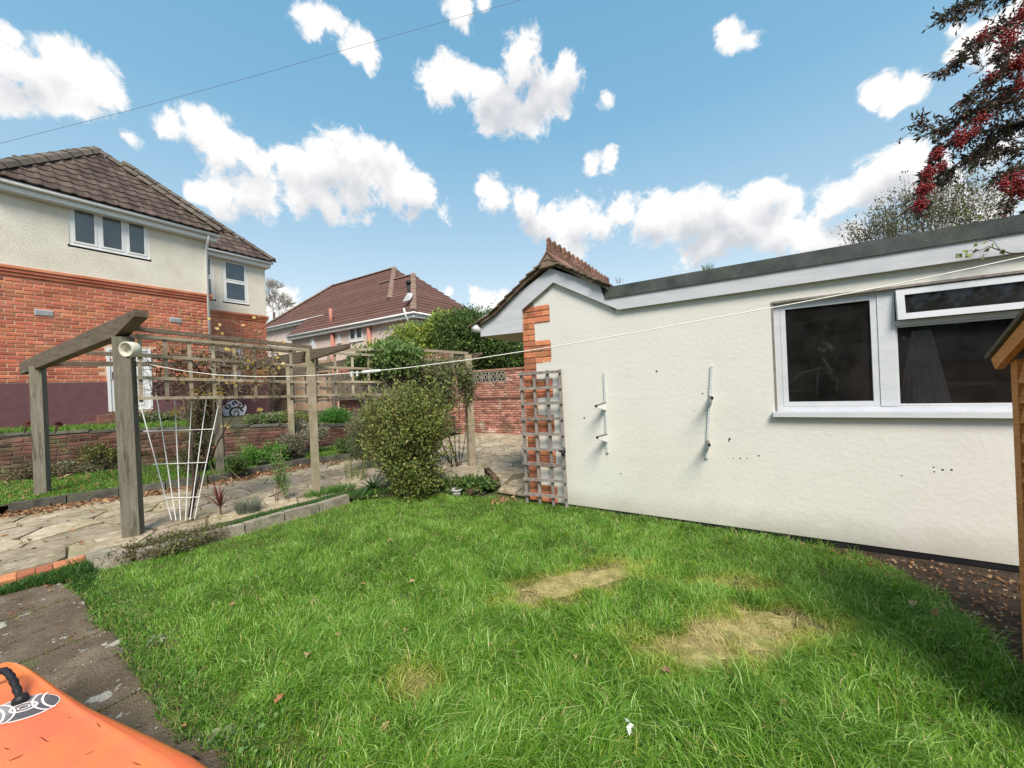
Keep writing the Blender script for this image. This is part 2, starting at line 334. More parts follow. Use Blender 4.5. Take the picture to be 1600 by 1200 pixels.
MT['woodh'] = mat('weathered timber laid flat', [(.085,.065,.048),(.145,.112,.082),(.20,.16,.118)], 6, .9, .6, 30, stretch=(.8,3,7), rnd=.15, spots=[((.09,.10,.055),2,.54,.7,.6),((.045,.035,.028),3.3,.56,.68,.7,(.7,2,6))], contrast=(.25,.75))
MT['slat'] = mat('grey trellis slat', [(.25,.205,.145),(.36,.30,.22),(.42,.365,.28)], 5, .9, .4, 40, rnd=.22, spots=[((.20,.21,.10),3,.52,.68,.7)])
MT['slatg'] = mat('silvered trellis slat', [(.17,.145,.135),(.26,.225,.205),(.33,.30,.28)], 8, .9, .5, 40, stretch=(3,3,1), rnd=.15)
MT['fencewood'] = mat('pale fence board', [(.36,.25,.17),(.46,.34,.245)], 5, .9, .3, 30, stretch=(6,6,.7), rnd=.15)
MT['fencedark'] = mat('dull fence board', [(.13,.105,.075),(.20,.165,.12)], 5, .9, .3, 30, stretch=(6,6,.7), rnd=.2)
MT['orangewood'] = mat('orange treated timber', [(.40,.135,.03),(.55,.215,.06),(.62,.28,.10)], 8, .65, .35, 40, stretch=(2,2,9), rnd=.08, contrast=(.3,.72))
MT['concrete'] = mat('edging concrete', [(.20,.175,.135),(.30,.265,.215),(.37,.335,.28)], 7, .95, .6, 50, rnd=.15, spots=[((.10,.12,.045),4,.50,.64,.75),((.13,.11,.085),11,.57,.68,.6)])
MT['sleeper'] = mat('dark mossy sleeper', [(.05,.05,.04),(.10,.095,.08),(.16,.155,.135)], 6, .95, .5, 40, rnd=.2, spots=[((.10,.12,.05),3,.52,.64,.7)])
MT['flag'] = mat('sandstone flag', [(.25,.20,.135),(.36,.295,.21),(.46,.385,.29)], 5.5, .95, .8, 34, rnd=.22, spots=[((.17,.16,.07),1.7,.50,.66,.6),((.60,.53,.42),11,.57,.66,.65),((.15,.12,.07),7,.57,.68,.65),((.62,.56,.46),30,.60,.67,.6),((.13,.115,.055),24,.60,.67,.65)])
MT['joint'] = mat('mossy joint', [(.15,.13,.07),(.24,.20,.125)], 9, .98, .6, 60)
MT['path'] = mat('dark lichened concrete', [(.115,.083,.056),(.17,.128,.09),(.23,.18,.13)], 3.5, .97, 1., 90, spots=[((.10,.075,.05),1.1,.48,.62,.8),((.12,.14,.05),1.6,.57,.66,.85),((.055,.037,.026),9,.54,.68,.75),((.50,.47,.41),4.5,.61,.64,.85),((.44,.41,.35),16,.62,.68,.8),((.46,.43,.37),40,.64,.70,.7)], bdist=.02)
MT['pathjoint'] = mat('moss seam', [(.085,.075,.045),(.13,.125,.055)], 9, .98, .8, 60)
MT['soil'] = mat('dark soil', [(.030,.020,.014),(.058,.040,.028),(.085,.06,.042)], 9, .98, 1., 40, bdist=.03)
MT['ground'] = mat('rough ground', [(.06,.075,.025),(.10,.09,.05)], 1.2, .98, .6, 20)
MT['thatch'] = mat('lawn soil and thatch', [(.04,.06,.016),(.075,.09,.026),(.14,.12,.05)], 4.4, .98, 1., 60)
MT['worn'] = mat('worn straw', [(.19,.165,.06),(.33,.285,.115),(.47,.41,.19)], 11, .98, 1., 70, spots=[((.12,.085,.045),7,.54,.66,.8),((.13,.18,.03),3.5,.52,.64,.75)])
MT['bank'] = mat('bed soil', [(.045,.045,.02),(.07,.06,.035),(.05,.075,.02)], 3, .98, .8, 40)
MT['black'] = mat('black plastic', [(.012,.012,.014),(.02,.02,.022)], 9, .5, .1, 40)
MT['pipe'] = mat('terracotta painted pipe', [(.40,.16,.12),(.46,.20,.15)], 5, .6, .1, 30)
MT['grey'] = mat('grey metal', [(.40,.41,.43),(.48,.49,.5)], 8, .5, .1, 40)
MT['steel'] = mat('white enamelled steel', [(.62,.63,.62),(.72,.73,.72)], 12, .45, .05, 40, spots=[((.3,.22,.14),22,.62,.72,.6)])
MT['shelfend'] = mat('bracket top grime', [(.10,.08,.055),(.22,.18,.13)], 20, .8, .2, 40)
MT['cream'] = mat('cream plastic', [(.56,.54,.44),(.62,.60,.50)], 6, .5, .1, 30, spots=[((.3,.28,.2),9,.6,.72,.5)])
MT['cord'] = mat('white cord', [(.74,.72,.66),(.8,.78,.72)], 30, .7, .1, 90)
MT['cable'] = mat('grey cable', [(.16,.18,.2),(.2,.22,.24)], 30, .7, 0, 90)
MT['bark'] = mat('bark', [(.05,.04,.03),(.10,.08,.06)], 14, .95, .6, 50)
MT['twig'] = mat('pale twig', [(.17,.12,.08),(.26,.19,.13)], 14, .95, .3, 50)
MT['twigd'] = mat('dark twig', [(.04,.028,.022),(.075,.05,.038)], 14, .95, .3, 50)
MT['glass'] = glassmat('window glass')
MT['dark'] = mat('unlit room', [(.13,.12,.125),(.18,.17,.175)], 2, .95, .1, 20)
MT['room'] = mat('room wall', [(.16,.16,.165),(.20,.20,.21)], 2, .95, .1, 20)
MT['curtain'] = mat('net curtain', [(.26,.26,.28),(.36,.36,.38)], 6, .95, .2, 30, stretch=(8,8,.5))
MT['kayak'] = mat('orange polythene', [(.82,.185,.045),(.86,.225,.06)], 1.2, .40, .06, 140, spec=.45, spots=[((.82,.11,.085),1.0,.50,.64,.6),((.58,.15,.03),40,.64,.70,.5),((.9,.40,.2),18,.66,.72,.5,(1,5,1))])  # pinkish red blotches imitate reflected light on the hull
MT['kscuff'] = mat('dark scuff', [(.10,.04,.02),(.2,.07,.03)], 30, .8, .1, 50)
MT['badge'] = mat('grey badge print', [(.10,.09,.10),(.34,.33,.35)], 5, .45, .03, 50, contrast=(.42,.6))
MT['badgew'] = mat('pale badge print', [(.78,.66,.62),(.85,.74,.70)], 9, .45, 0, 50)
MT['litter'] = leafmat('fallen leaf colours', [(.30,.12,.05),(.42,.24,.11),(.22,.10,.06),(.52,.36,.20),(.16,.08,.05),(.36,.19,.11)], .8, .15)
MT['plaque'] = mat('white plaque', [(.62,.62,.66),(.7,.7,.74)], 6, .6, .1, 40)
# ------------------------------------------------------------------ pieces laid in bulk
def rot_uvw(u, v):
    u = np.array(u, float); v = np.array(v, float); w = np.cross(u, v)
    return Matrix(((u[0], v[0], w[0]), (u[1], v[1], w[1]), (u[2], v[2], w[2])))
def block_variants(name, w, h, d, mat_, n=5, ch=.006, wob=.006):
    out = []                                   # brick: face proud in +z (w axis), arris chamfered and uneven
    for i in range(n):
        j = lambda: random.uniform(-wob, wob)
        a, b = w/2, h/2
        base = [(-a, -b), (a, -b), (a, b), (-a, b)]
        c = [(x+j()*.6, y+j()*.6) for x, y in base]
        V = [(x, y, -d) for x, y in c]+[(x, y, -ch) for x, y in c]+[(x*(1-ch*1.4/a), y*(1-ch*1.4/b), j()*.5) for x, y in c]
        Fs = [(8, 9, 10, 11)]+[(k, (k+1) % 4, 4+(k+1) % 4, 4+k) for k in range(4)]+[(4+k, 4+(k+1) % 4, 8+(k+1) % 4, 8+k) for k in range(4)]
        me = bpy.data.meshes.new(name); me.from_pydata(V, [], Fs); setmat(me, mat_); out.append(me)
    return out
def lay(name, items, variants, parent, cap=300, massname=None, massmat=None):
    """items: (centre, Matrix3, scale_x). The ones that show largest become parts, the rest one part of loose pieces."""
    pl = wl(parent)
    def key(it):
        s_ = seen(it[0], 10); return -(1/s_[2] if s_ else 0)
    items = sorted(items, key=key); nvis = sum(1 for it in items if seen(it[0], 10))
    n1 = min(cap, nvis)
    for c, R, sx in items[:n1]:
        me = random.choice(variants); o = link(name, me, parent)
        T = R.to_4x4() @ Matrix.Diagonal((sx, 1, 1, 1)); T.translation = Vector([float(q) for q in c])-pl
        o.matrix_local = T
    rest = items[n1:]
    if rest:
        V = []; Q = []
        for c, R, sx in rest:
            me = random.choice(variants); b0 = len(V); cv = Vector([float(q) for q in c])
            for v in me.vertices: V.append(R @ Vector((v.co.x*sx, v.co.y, v.co.z))+cv)
            for p in me.polygons:
                vs = [b0+i for i in p.vertices]
                for k in range(1, len(vs)-1): Q.append((vs[0], vs[k], vs[k+1]))
        mesh_np(massname or name+'_mass', np.array(V), np.array(Q), massmat or variants[0].materials[0], parent, kind='stuff')
def courses(org, u, v, W_, H_, bw, bh, joint, keep=lambda a, b: True, proud=.004, bond='stretcher'):
    org = np.array(org, float); u = np.array(u, float); v = np.array(v, float); w = np.cross(u, v); R = rot_uvw(u, v); out = []
    r = 0; y = bh/2+joint/2
    while y < H_+bh*.3:
        x = -(bw/2)*(r % 2)+(r % 3)*.013
        while x < W_:
            x0 = max(0, x+joint/2); x1 = min(W_, x+bw-joint/2)
            if x1-x0 > bw*.18 and keep((x0+x1)/2, y):
                c = org+u*(x0+x1)/2+v*y+w*(proud+random.uniform(-.002, .003))
                out.append((c, R, (x1-x0)/(bw-joint)))
            x += bw
        y += bh; r += 1
    return out
def tuft(c, n, h, w, cols, lean=.6, rad=.1):
    """n grass-like blades round c; returns V, T, C arrays"""
    ang = RNG.uniform(0, 2*np.pi, n); rr = rad*np.sqrt(RNG.uniform(0, 1, n))
    P = np.stack([c[0]+rr*np.cos(ang), c[1]+rr*np.sin(ang), np.full(n, c[2])], 1)
    hh = h*RNG.uniform(.55, 1.1, n); d = ang+RNG.normal(0, .7, n)
    return blades(P, hh, np.full(n, w), np.stack([np.cos(d), np.sin(d)], 1), lean*RNG.uniform(.3, 1.2, n), cols)
def blades(P, H, Wd, D, lean, cols):
    n = len(P); a = RNG.uniform(0, np.pi, n); side = np.stack([np.cos(a), np.sin(a), np.zeros(n)], 1)*(Wd/2)[:, None]
    D3 = np.concatenate([D, np.zeros((n, 1))], 1); up = np.array([0, 0, 1.])
    mid = P+up*(H*.55)[:, None]*np.sqrt(np.clip(1-(lean*.5)**2, .1, 1))[:, None]+D3*(H*lean*.28)[:, None]
    tip = P+up*(H*np.clip(1-lean*.45, .15, 1))[:, None]+D3*(H*lean*.85)[:, None]
    V = np.stack([P-side, P+side, mid-side*.8, mid+side*.8, tip], 1).reshape(-1, 3)
    b = (np.arange(n)*5)[:, None]
    T = np.concatenate([b+np.array([0, 1, 3]), b+np.array([0, 3, 2]), b+np.array([2, 3, 4])], 0)
    if cols.ndim == 1 or len(cols) != n:
        cols = cols[RNG.integers(0, len(cols), n)]
    C = np.repeat(np.concatenate([cols, np.ones((n, 1))], 1), 5, 0)
    return V, T, C
def leaves(P, size, Nrm=None, aspect=.5, fold=.25, spread=1.0, droop=0.):
    """one folded 4-point leaf per row of P"""
    n = len(P); size = np.broadcast_to(np.asarray(size, float), (n,))
    A = RNG.normal(size=(n, 3)); 
    if Nrm is not None: A = Nrm+A*spread
    A[:, 2] -= droop; A /= np.linalg.norm(A, axis=1)[:, None]+1e-9
    B = RNG.normal(size=(n, 3)); B -= A*(A*B).sum(1)[:, None]; B /= np.linalg.norm(B, axis=1)[:, None]+1e-9
    Cc = np.cross(A, B); s = size[:, None]
    V = np.stack([P, P+A*s*.5+B*s*aspect*.5+Cc*s*fold*.5, P+A*s, P+A*s*.5-B*s*aspect*.5+Cc*s*fold*.5], 1).reshape(-1, 3)
    b = (np.arange(n)*4)[:, None]
    return V, np.concatenate([b+np.array([0, 1, 2]), b+np.array([0, 2, 3])], 0)
def sticks(A, B, r0, r1):
    """three-sided tapering twigs from A[i] to B[i]"""
    n = len(A); d = B-A; d /= np.linalg.norm(d, axis=1)[:, None]+1e-9
    q = np.where(np.abs(d[:, 2:3]) < .9, np.array([[0, 0, 1.]]), np.array([[1., 0, 0]])); x = np.cross(d, q); x /= np.linalg.norm(x, axis=1)[:, None]; y = np.cross(d, x)
    r0 = np.broadcast_to(np.asarray(r0, float), (n,))[:, None]; r1 = np.broadcast_to(np.asarray(r1, float), (n,))[:, None]
    V = []
    for P, r in ((A, r0), (B, r1)):
        for k in range(3): V.append(P+(x*math.cos(2.0944*k)+y*math.sin(2.0944*k))*r)
    V = np.stack(V, 1).reshape(-1, 3); b = (np.arange(n)*6)[:, None]
    T = np.concatenate([b+np.array(t) for t in ((0,1,4),(0,4,3),(1,2,5),(1,5,4),(2,0,3),(2,3,5))], 0)
    return V, T
def cat_(parts):
    Vs, Ts, Cs, b = [], [], [], 0
    for p in parts:
        Vs.append(p[0]); Ts.append(p[1]+b); b += len(p[0])
        if len(p) > 2: Cs.append(p[2])
    return (np.concatenate(Vs), np.concatenate(Ts)) + ((np.concatenate(Cs),) if Cs else ())
# ------------------------------------------------------------------ ground, terrace, patio, path
def sheet(name, poly, mat_, kind='structure', label=None):
    bm = bmesh.new(); vs = [bm.verts.new([float(a) for a in p]) for p in poly]
    f = bm.faces.new(vs); bmesh.ops.triangulate(bm, faces=[f]); bmesh.ops.recalc_face_normals(bm, faces=bm.faces)
    if bm.faces[:][0].normal.z < 0: bmesh.ops.reverse_faces(bm, faces=bm.faces)
    me = bpy.data.meshes.new(name); bm.to_mesh(me); bm.free(); setmat(me, mat_)
    return tag(link(name, me), label, None, None, kind)
gr = 250
sheet('ground', [(-gr, -gr, -.06), (gr, -gr, -.06), (gr, gr, -.06), (-gr, gr, -.06)], MT['ground'])
KERB = [(-5.62, .98), (-5.22, 1.35), (-5.16, 1.9), (-5.10, 2.4), (-5.04, 2.95), (-5.02, 3.45)]           # lawn side of the long bed
LAWN = [(-5.6, .82), (2.6, .82), (2.6, 4.45), (-2.62, 4.5), (-2.62, 5.3), (-4.0, 5.3), (-5.0, 4.4), (-5.02, 3.45), (-5.04, 2.95), (-5.1, 2.4), (-5.16, 1.9), (-5.22, 1.35)]
sheet('lawn', [(x, y, 0) for x, y in LAWN], MT['thatch'])
PZ = .05
FARK = [(-9.35, .2), (-9.27, .83), (-8.87, 1.9), (-8.45, 2.95), (-8.44, 3.83), (-8.31, 4.72), (-7.95, 5.5), (-8.1, 7.2), (-8.25, 10.1)]
PATIO = [(-6.1, -.9), (-5.95, .46), (-5.84, .85), (-5.72, 1.25), (-5.62, 2.0), (-5.55, 2.9), (-5.45, 3.7), (-4.9, 4.55), (-4.1, 4.95), (-3.36, 4.98), (-3.26, 4.66), (-2.62, 4.62), (-2.62, 10.26), (-8.25, 10.26)]+FARK[::-1][1:]+[(-9.6, -.9), (-9.7, -2.2), (-6.2, -2.2)]
def off(poly, z): return [(x, y, z) for x, y in poly]
sheet('patio', off(PATIO, PZ-.018), MT['joint'])
patio = bpy.data.objects['patio']
def clip(poly, nx, ny, c):
    out = []
    for i in range(len(poly)):
        a, b = poly[i], poly[(i+1) % len(poly)]; da = a[0]*nx+a[1]*ny-c; db = b[0]*nx+b[1]*ny-c
        if da <= 0: out.append(a)
        if da*db < 0: t = da/(da-db); out.append((a[0]+(b[0]-a[0])*t, a[1]+(b[1]-a[1])*t))
    return out
def inside(poly, x, y):
    r = False; j = len(poly)-1
    for i in range(len(poly)):
        xi, yi = poly[i]; xj, yj = poly[j]
        if (yi > y) != (yj > y) and x < (xj-xi)*(y-yi)/(yj-yi)+xi: r = not r
        j = i
    return r
def crazy_paving():
    pts = []; rr = random.Random(5)
    for _ in range(6000):
        p = (rr.uniform(-9.8, -2.5), rr.uniform(-2.3, 10.3))
        if not inside(PATIO, *p): continue
        dmin = .40+.16*rr.random()
        if all((p[0]-q[0])**2+(p[1]-q[1])**2 > dmin*dmin for q in pts): pts.append(p)
    n = 0
    for p in pts:
        cell = [(p[0]-1, p[1]-1), (p[0]+1, p[1]-1), (p[0]+1, p[1]+1), (p[0]-1, p[1]+1)]
        for q in pts:
            if q is p or abs(q[0]-p[0]) > 2 or abs(q[1]-p[1]) > 2: continue
            nx, ny = q[0]-p[0], q[1]-p[1]; c = (q[0]**2+q[1]**2-p[0]**2-p[1]**2)/2
            l = math.hypot(nx, ny); cell = clip(cell, nx/l, ny/l, c/l-.011)
        # keep inside the patio: cut by the nearest boundary edges
        for i in range(len(PATIO)):
            a, b = PATIO[i], PATIO[(i+1) % len(PATIO)]
            mx, my = (a[0]+b[0])/2, (a[1]+b[1])/2
            ex, ey = b[0]-a[0], b[1]-a[1]; l = math.hypot(ex, ey); t = max(0, min(1, ((p[0]-a[0])*ex+(p[1]-a[1])*ey)/l/l))
            if math.hypot(p[0]-a[0]-ex*t, p[1]-a[1]-ey*t) < .7:
                nx, ny = ey/l, -ex/l
                if (p[0]-a[0])*nx+(p[1]-a[1])*ny > 0: nx, ny = -nx, -ny
                cell = clip(cell, nx, ny, a[0]*nx+a[1]*ny-.01)
        if len(cell) < 3: continue
        # knock the corners off and let the edges wander
        pts2 = []
        for i in range(len(cell)):
            a, b, c = cell[i-1], cell[i], cell[(i+1) % len(cell)]
            for q, t in ((a, .12), (c, .12)):
                pts2.append((b[0]+(q[0]-b[0])*t+rr.uniform(-.008, .008), b[1]+(q[1]-b[1])*t+rr.uniform(-.008, .008)))
        dz = rr.uniform(-.006, .010); tx, ty = rr.uniform(-.012, .012), rr.uniform(-.012, .012)
        top = [(x, y, PZ+dz+(x-p[0])*tx+(y-p[1])*ty) for x, y in pts2]
        k = len(top); m = MB()
        ins = [(p[0]+(x-p[0])*.965, p[1]+(y-p[1])*.965, z+.003) for x, y, z in top]
        m.add(ins, [tuple(range(k))]); b0 = 0
        m.v += top; m.f += [(i, (i+1) % k, k+(i+1) % k, k+i) for i in range(k)]
        low = [(x, y, PZ-.03) for x, y, z in top]; m.v += low; m.f += [(k+i, k+(i+1) % k, 2*k+(i+1) % k, 2*k+i) for i in range(k)]
        m.build('paving_stone', MT['flag'], patio, loc=(p[0], p[1], PZ)); n += 1
    return n
crazy_paving()
# brick edging along the front of the patio
edv = block_variants('brick', .205, .10, .06, MT['brickq'], 4)
edit = []
P0, P1 = np.array([-6.02, -.7, 0]), np.array([-5.78, 1.02, 0]); dd = P1-P0; Ld = np.linalg.norm(dd); u = dd/Ld
for i in range(int(Ld/.105)):
    c = P0+u*(i+.5)*.105+np.array([.05, 0, PZ+.012+random.uniform(-.004, .004)])
    edit.append((c, rot_uvw(np.cross(u, [0, 0, 1.]), u), 1))
lay('edging_brick', edit, edv, patio)
# concrete path bays with mossy seams
path = sheet('path', [(-7.5, -3, -.012), (4, -3, -.012), (4, .80, -.012), (-5.6, .80, -.012), (-6.0, .4, -.012), (-6.1, -.9, -.012), (-7.5, -.9, -.012)], MT['pathjoint'])
xs = [-5.5, -4.82, -3.93, -2.93, -1.9, -.9, .1, 1.1, 2.1, 3.2]
for a, b in zip(xs[:-1], xs[1:]):
    for y0, y1 in ((-1.2, -.26), (-.24, .79)):
        m = MB(); e = .006; q = [(a+e+random.uniform(0, .02), y0+e), (b-e-random.uniform(0, .02), y0+e), (b-e, y1-random.uniform(0, .05)), (a*.35+b*.65, y1+random.uniform(-.06, .01)), (a*.7+b*.3, y1+random.uniform(-.06, .012)), (a+e, y1-random.uniform(0, .05))]
        m.prism([(x, y, -.08) for x, y in q], (0, 0, .084+random.uniform(-.003, .005))); m.build('concrete_slab', MT['path'], path)
# near bed along the lawn, far bed under the pergola, terrace
sheet('border_bed', [(-5.84, 1.0, .06), (-5.6, .98, .06), (-5.2, 1.36, .06), (-5.12, 2.4, .07), (-5.05, 3.4, .06), (-4.5, 4.0, .03), (-3.9, 4.3, .02), (-3.4, 4.42, .02), (-3.38, 4.96, .06), (-4.1, 4.93, .06), (-4.9, 4.53, .06), (-5.42, 3.7, .06), (-5.52, 2.9, .06), (-5.6, 2., .06), (-5.7, 1.25, .06)], MT['bank'])
LOW = [(-13.0, -1.6, .2, 1.13), (-12.5, 1.03, .2, 1.10), (-11.75, 2.7, .2, 1.0), (-11.0, 4.1, .2, .93), (-10.05, 5.05, .2, .88), (-9.45, 6.6, .2, .72), (-9.05, 8.2, .2, .66), (-8.7, 10.15, .2, .62)]
sheet('flower_bed', [(-9.9, -2.2, .15)]+[(x, y, .17) for x, y in FARK]+[(x, y, .17) for x, y, z, t in LOW[::-1]]+[(-13, -2.2, .17)], MT['bank'])
BACK = [(-22, -3, 1.06), (-22, 1.03, 1.06), (-22, 4, 1.03), (-22, 9.6, .95), (-16.5, 9.9, .86), (-14, 10.2, .84), (-12, 10.2, .8), (-8.8, 10.25, .6)]
m = MB()
for i in range(len(LOW)-1):
    a, b = LOW[i], LOW[i+1]
    m.add([(a[0], a[1], a[3]-.06), (b[0], b[1], b[3]-.06), BACK[i+1], BACK[i]], [(0, 1, 2, 3)])
m.build('terrace', MT['bank'], kind='structure')
sheet('soil_patch', [(.88, 4.15, .006), (1.0, 3.75, .006), (1.08, 3.35, .006), (1.12, 3.12, .006), (1.12, 2.9, .006), (2.4, 2.9, .006), (2.4, 4.48, .006), (.45, 4.48, .006), (.6, 4.36, .006)], MT['soil'], 'structure')
# ------------------------------------------------------------------ garden retaining wall (low), bricks with coping
lw = thing('retaining_wall', 'low mossy brick retaining wall between the terrace and the flower bed', 'wall', (-11, 4, .25))
m = MB(); cop = []; items = []
vb = block_variants('brick', .30-.02, .085-.014, .05, MT['brickd'], 5, .008, .010)
for i in range(len(LOW)-1):
    a, b = LOW[i], LOW[i+1]; d = np.array([b[0]-a[0], b[1]-a[1], 0]); l = np.linalg.norm(d); d /= l; nrm = np.array([d[1], -d[0], 0])
    A0 = np.array([a[0], a[1], a[2]-.15]); B0 = np.array([b[0], b[1], b[2]-.15]); th = -nrm*.22
    ta, tb = a[3]-.05, b[3]-.05
    Pp = [A0, B0, B0*[1,1,0]+[0,0,tb], A0*[1,1,0]+[0,0,ta]]
    m.prism(Pp, th)
    hh = max(ta, tb)-a[2]
    items += [(c, R, s) for c, R, s in courses(A0+[0,0,.15], d, (0, 0, 1.), l, hh, .30, .085, .02, proud=.012) if c[2] < ta+(tb-ta)*np.dot(c-A0, d)/l-.02]
    k = max(1, int(l/.5))
    for j in range(k):
        p = A0+d*l*(j+.5)/k; z = ta+(tb-ta)*(j+.5)/k
        q = MB(); w2 = l/k/2-.008
        q.beam(p*[1,1,0]+[0,0,z+.025]-nrm*.11-d*w2, p*[1,1,0]+[0,0,z+.025+random.uniform(-.01,.01)]-nrm*.11+d*w2, .27, .05)
        if seen(p, 80): q.build('coping_stone', MT['sleeper'], lw)
m.build('core', MT['mortard'], lw)
lay('brick', items, vb, lw, 300, 'brick_mass')
# far kerb of dark sleepers, near kerb of concrete edging
fk = thing('sleeper_edging', 'dark mossy sleeper edging with fallen leaves along its foot', 'edging', (-8.8, 2, .1))
for i in range(len(FARK)-3):
    a, b = np.array([*FARK[i], .10]), np.array([*FARK[i+1], .10]); l = np.linalg.norm(b-a); k = max(1, round(l/.75)); d = (b-a)/k
    for j in range(k):
        if i == 0 and j == 0: continue
        q = MB(); q.beam(a+d*j+d*.012, a+d*(j+1)-d*.012, .13, .19+random.uniform(-.02, .02)); q.build('sleeper', MT['sleeper'], fk)
nk = thing('kerb_edging', 'pale concrete edging blocks between the lawn and the narrow bed', 'edging', (-5.1, 2, .05))
KE = [(-5.28, 1.22), (-5.19, 1.7), (-5.13, 2.12), (-5.09, 2.55), (-5.05, 2.98), (-5.02, 3.42)]
for (a, b) in zip(KE[:-1], KE[1:]):
    q = MB(); A_ = np.array([*a, .045+random.uniform(-.008, .012)]); B_ = np.array([*b, .045+random.uniform(-.008, .012)]); d = (B_-A_)/np.linalg.norm(B_-A_)*.008
    q.beam(A_+d, B_-d, .10, .15); o = q.build('edging_block', MT['concrete'], nk)
q = MB(); q.add([(-5.66,.93,-.02),(-5.34,.95,-.02),(-5.27,1.2,-.02),(-5.6,1.16,-.02),(-5.64,.96,.13),(-5.4,.96,.15),(-5.3,1.17,.14),(-5.57,1.13,.15)], [(0,3,2,1),(4,5,6,7),(0,1,5,4),(1,2,6,5),(2,3,7,6),(3,0,4,7)])
q.build('corner_stone', MT['concrete'], nk)
# ------------------------------------------------------------------ building helpers
class Wall:
    """a vertical plane: position a along u, height z, depth d along the outward normal"""
    def __init__(s, org, u): s.o = np.array(org, float); s.u = np.array(u, float); s.n = np.cross(s.u, [0, 0, 1.])
    def p(s, a, z, d=0): return s.o+s.u*a+np.array([0, 0, z])+s.n*d
    def box(s, mb, a0, a1, z0, z1, d0, d1):
        V = [s.p(a, z, d) for d in (d0, d1) for a, z in ((a0, z0), (a1, z0), (a1, z1), (a0, z1))]
        return mb.add(V, [(0,1,2,3),(7,6,5,4),(0,4,5,1),(1,5,6,2),(2,6,7,3),(3,7,4,0)])
    def poly(s, mb, pts, d0, d1):
        return mb.prism([s.p(a, z, d0) for a, z in pts], s.n*(d1-d0))
def window(wall, parent, a0, a1, z0, z1, cols, mat_, fw=.06, rec=-.05, transom=None, back=None, sill=.06, sashw=.045, backmat=None):
    m = MB(); wall.box(m, a0, a1, z0, z0+fw, rec-.06, rec); wall.box(m, a0, a1, z1-fw, z1, rec-.06, rec)
    wall.box(m, a0, a0+fw, z0+fw, z1-fw, rec-.06, rec); wall.box(m, a1-fw, a1, z0+fw, z1-fw, rec-.06, rec)
    xs = [a0+fw]+[a0+(a1-a0)*c for c in cols]+[a1-fw]; panes = []
    for c in xs[1:-1]: wall.box(m, c-fw*.55, c+fw*.55, z0+fw, z1-fw, rec-.058, rec+.002)
    for i in range(len(xs)-1):
        l = xs[i]+(fw*.55 if i else 0); r = xs[i+1]-(fw*.55 if i < len(xs)-2 else 0)
        zz = [z0+fw, z1-fw] if not transom else [z0+fw, z0+(z1-z0)*transom, z1-fw]
        for j in range(len(zz)-1): panes.append((l, r, zz[j]+(fw*.4 if j else 0), zz[j+1]-(fw*.4 if j < len(zz)-2 else 0)))
        if transom: wall.box(m, l, r, zz[1]-fw*.4, zz[1]+fw*.4, rec-.058, rec+.001)
    for l, r, b, t in panes:                       # sash round each pane
        g = sashw; e = rec+.012
        wall.box(m, l, r, b, b+g, rec-.045, e); wall.box(m, l, r, t-g, t, rec-.045, e); wall.box(m, l, l+g, b+g, t-g, rec-.045, e); wall.box(m, r-g, r, b+g, t-g, rec-.045, e)
    f = m.build('window', mat_, parent)
    for l, r, b, t in panes:
        q = MB(); q.add([wall.p(l+sashw, b+sashw, rec-.02), wall.p(r-sashw, b+sashw, rec-.02), wall.p(r-sashw, t-sashw, rec-.02), wall.p(l+sashw, t-sashw, rec-.02)], [(0,1,2,3)])
        q.build('pane', MT['glass'], f)
    if sill:
        q = MB(); wall.box(q, a0-.03, a1+.03, z0-sill, z0-.002, rec-.05, .05); q.build('sill', mat_, f)
    if back is not None:
        q = MB(); wall.box(q, a0+.01, a1-.01, z0+.01, z1-.01, rec-.040, rec-.030); q.build('pane_backing', backmat or MT['dark'], f)
    return f
def roof_rows(name, e0, e1, inn, pitch, kl, kr, smax, rows, mat_, parent, lip=.075):
    """tiled slope as real stepped courses"""
    e0 = np.array(e0, float); e1 = np.array(e1, float); L_ = np.linalg.norm(e1-e0); u = (e1-e0)/L_; inn = np.array(inn, float)
    s = lambda a, r, h: e0+u*a+inn*r+np.array([0, 0, r*math.tan(pitch)+h])
    m = MB()
    for i in range(rows):
        r0 = smax*i/rows; r1 = smax*(i+1)/rows; q = [s(r0*kl, r0, lip), s(L_-r0*kr, r0, lip), s(L_-r1*kr, r1, .004), s(r1*kl, r1, .004)]
        b = s(r0*kl, r0, -.01); c = s(L_-r0*kr, r0, -.01)
        m.add(q+[b, c], [(0,1,2,3),(4,5,1,0)])
    return m.build(name, mat_, parent, kind='stuff')
def hip_caps(parent, p0, p1, mat_, name='hip_tile', step=.42, r=.13):
    p0 = np.array(p0, float); p1 = np.array(p1, float); l = np.linalg.norm(p1-p0); n = max(1, int(l/step)); d = (p1-p0)/l
    sd = np.cross(d, [0, 0, 1.]); sd /= np.linalg.norm(sd); up = np.cross(sd, d)
    V = []; Fs = []; k = 5
    for e, rr in ((0, r*1.08), (1, r*.92)):
        for i in range(k):
            t = math.pi*i/(k-1); V.append(Vector(sd*math.cos(t)*rr+up*(math.sin(t)*rr*.75-.03)+d*(l/n)*1.06*e))
    for i in range(k-1): Fs.append((i, i+1, k+i+1, k+i))
    Fs.append(tuple(range(k))); Fs.append(tuple(range(2*k-1, k-1, -1)))
    me = bpy.data.meshes.new(name); me.from_pydata(V, [], Fs); setmat(me, mat_); pl = wl(parent)
    for i in range(n): link(name, me, parent, Vector([float(x) for x in p0+d*l*i/n])-pl)
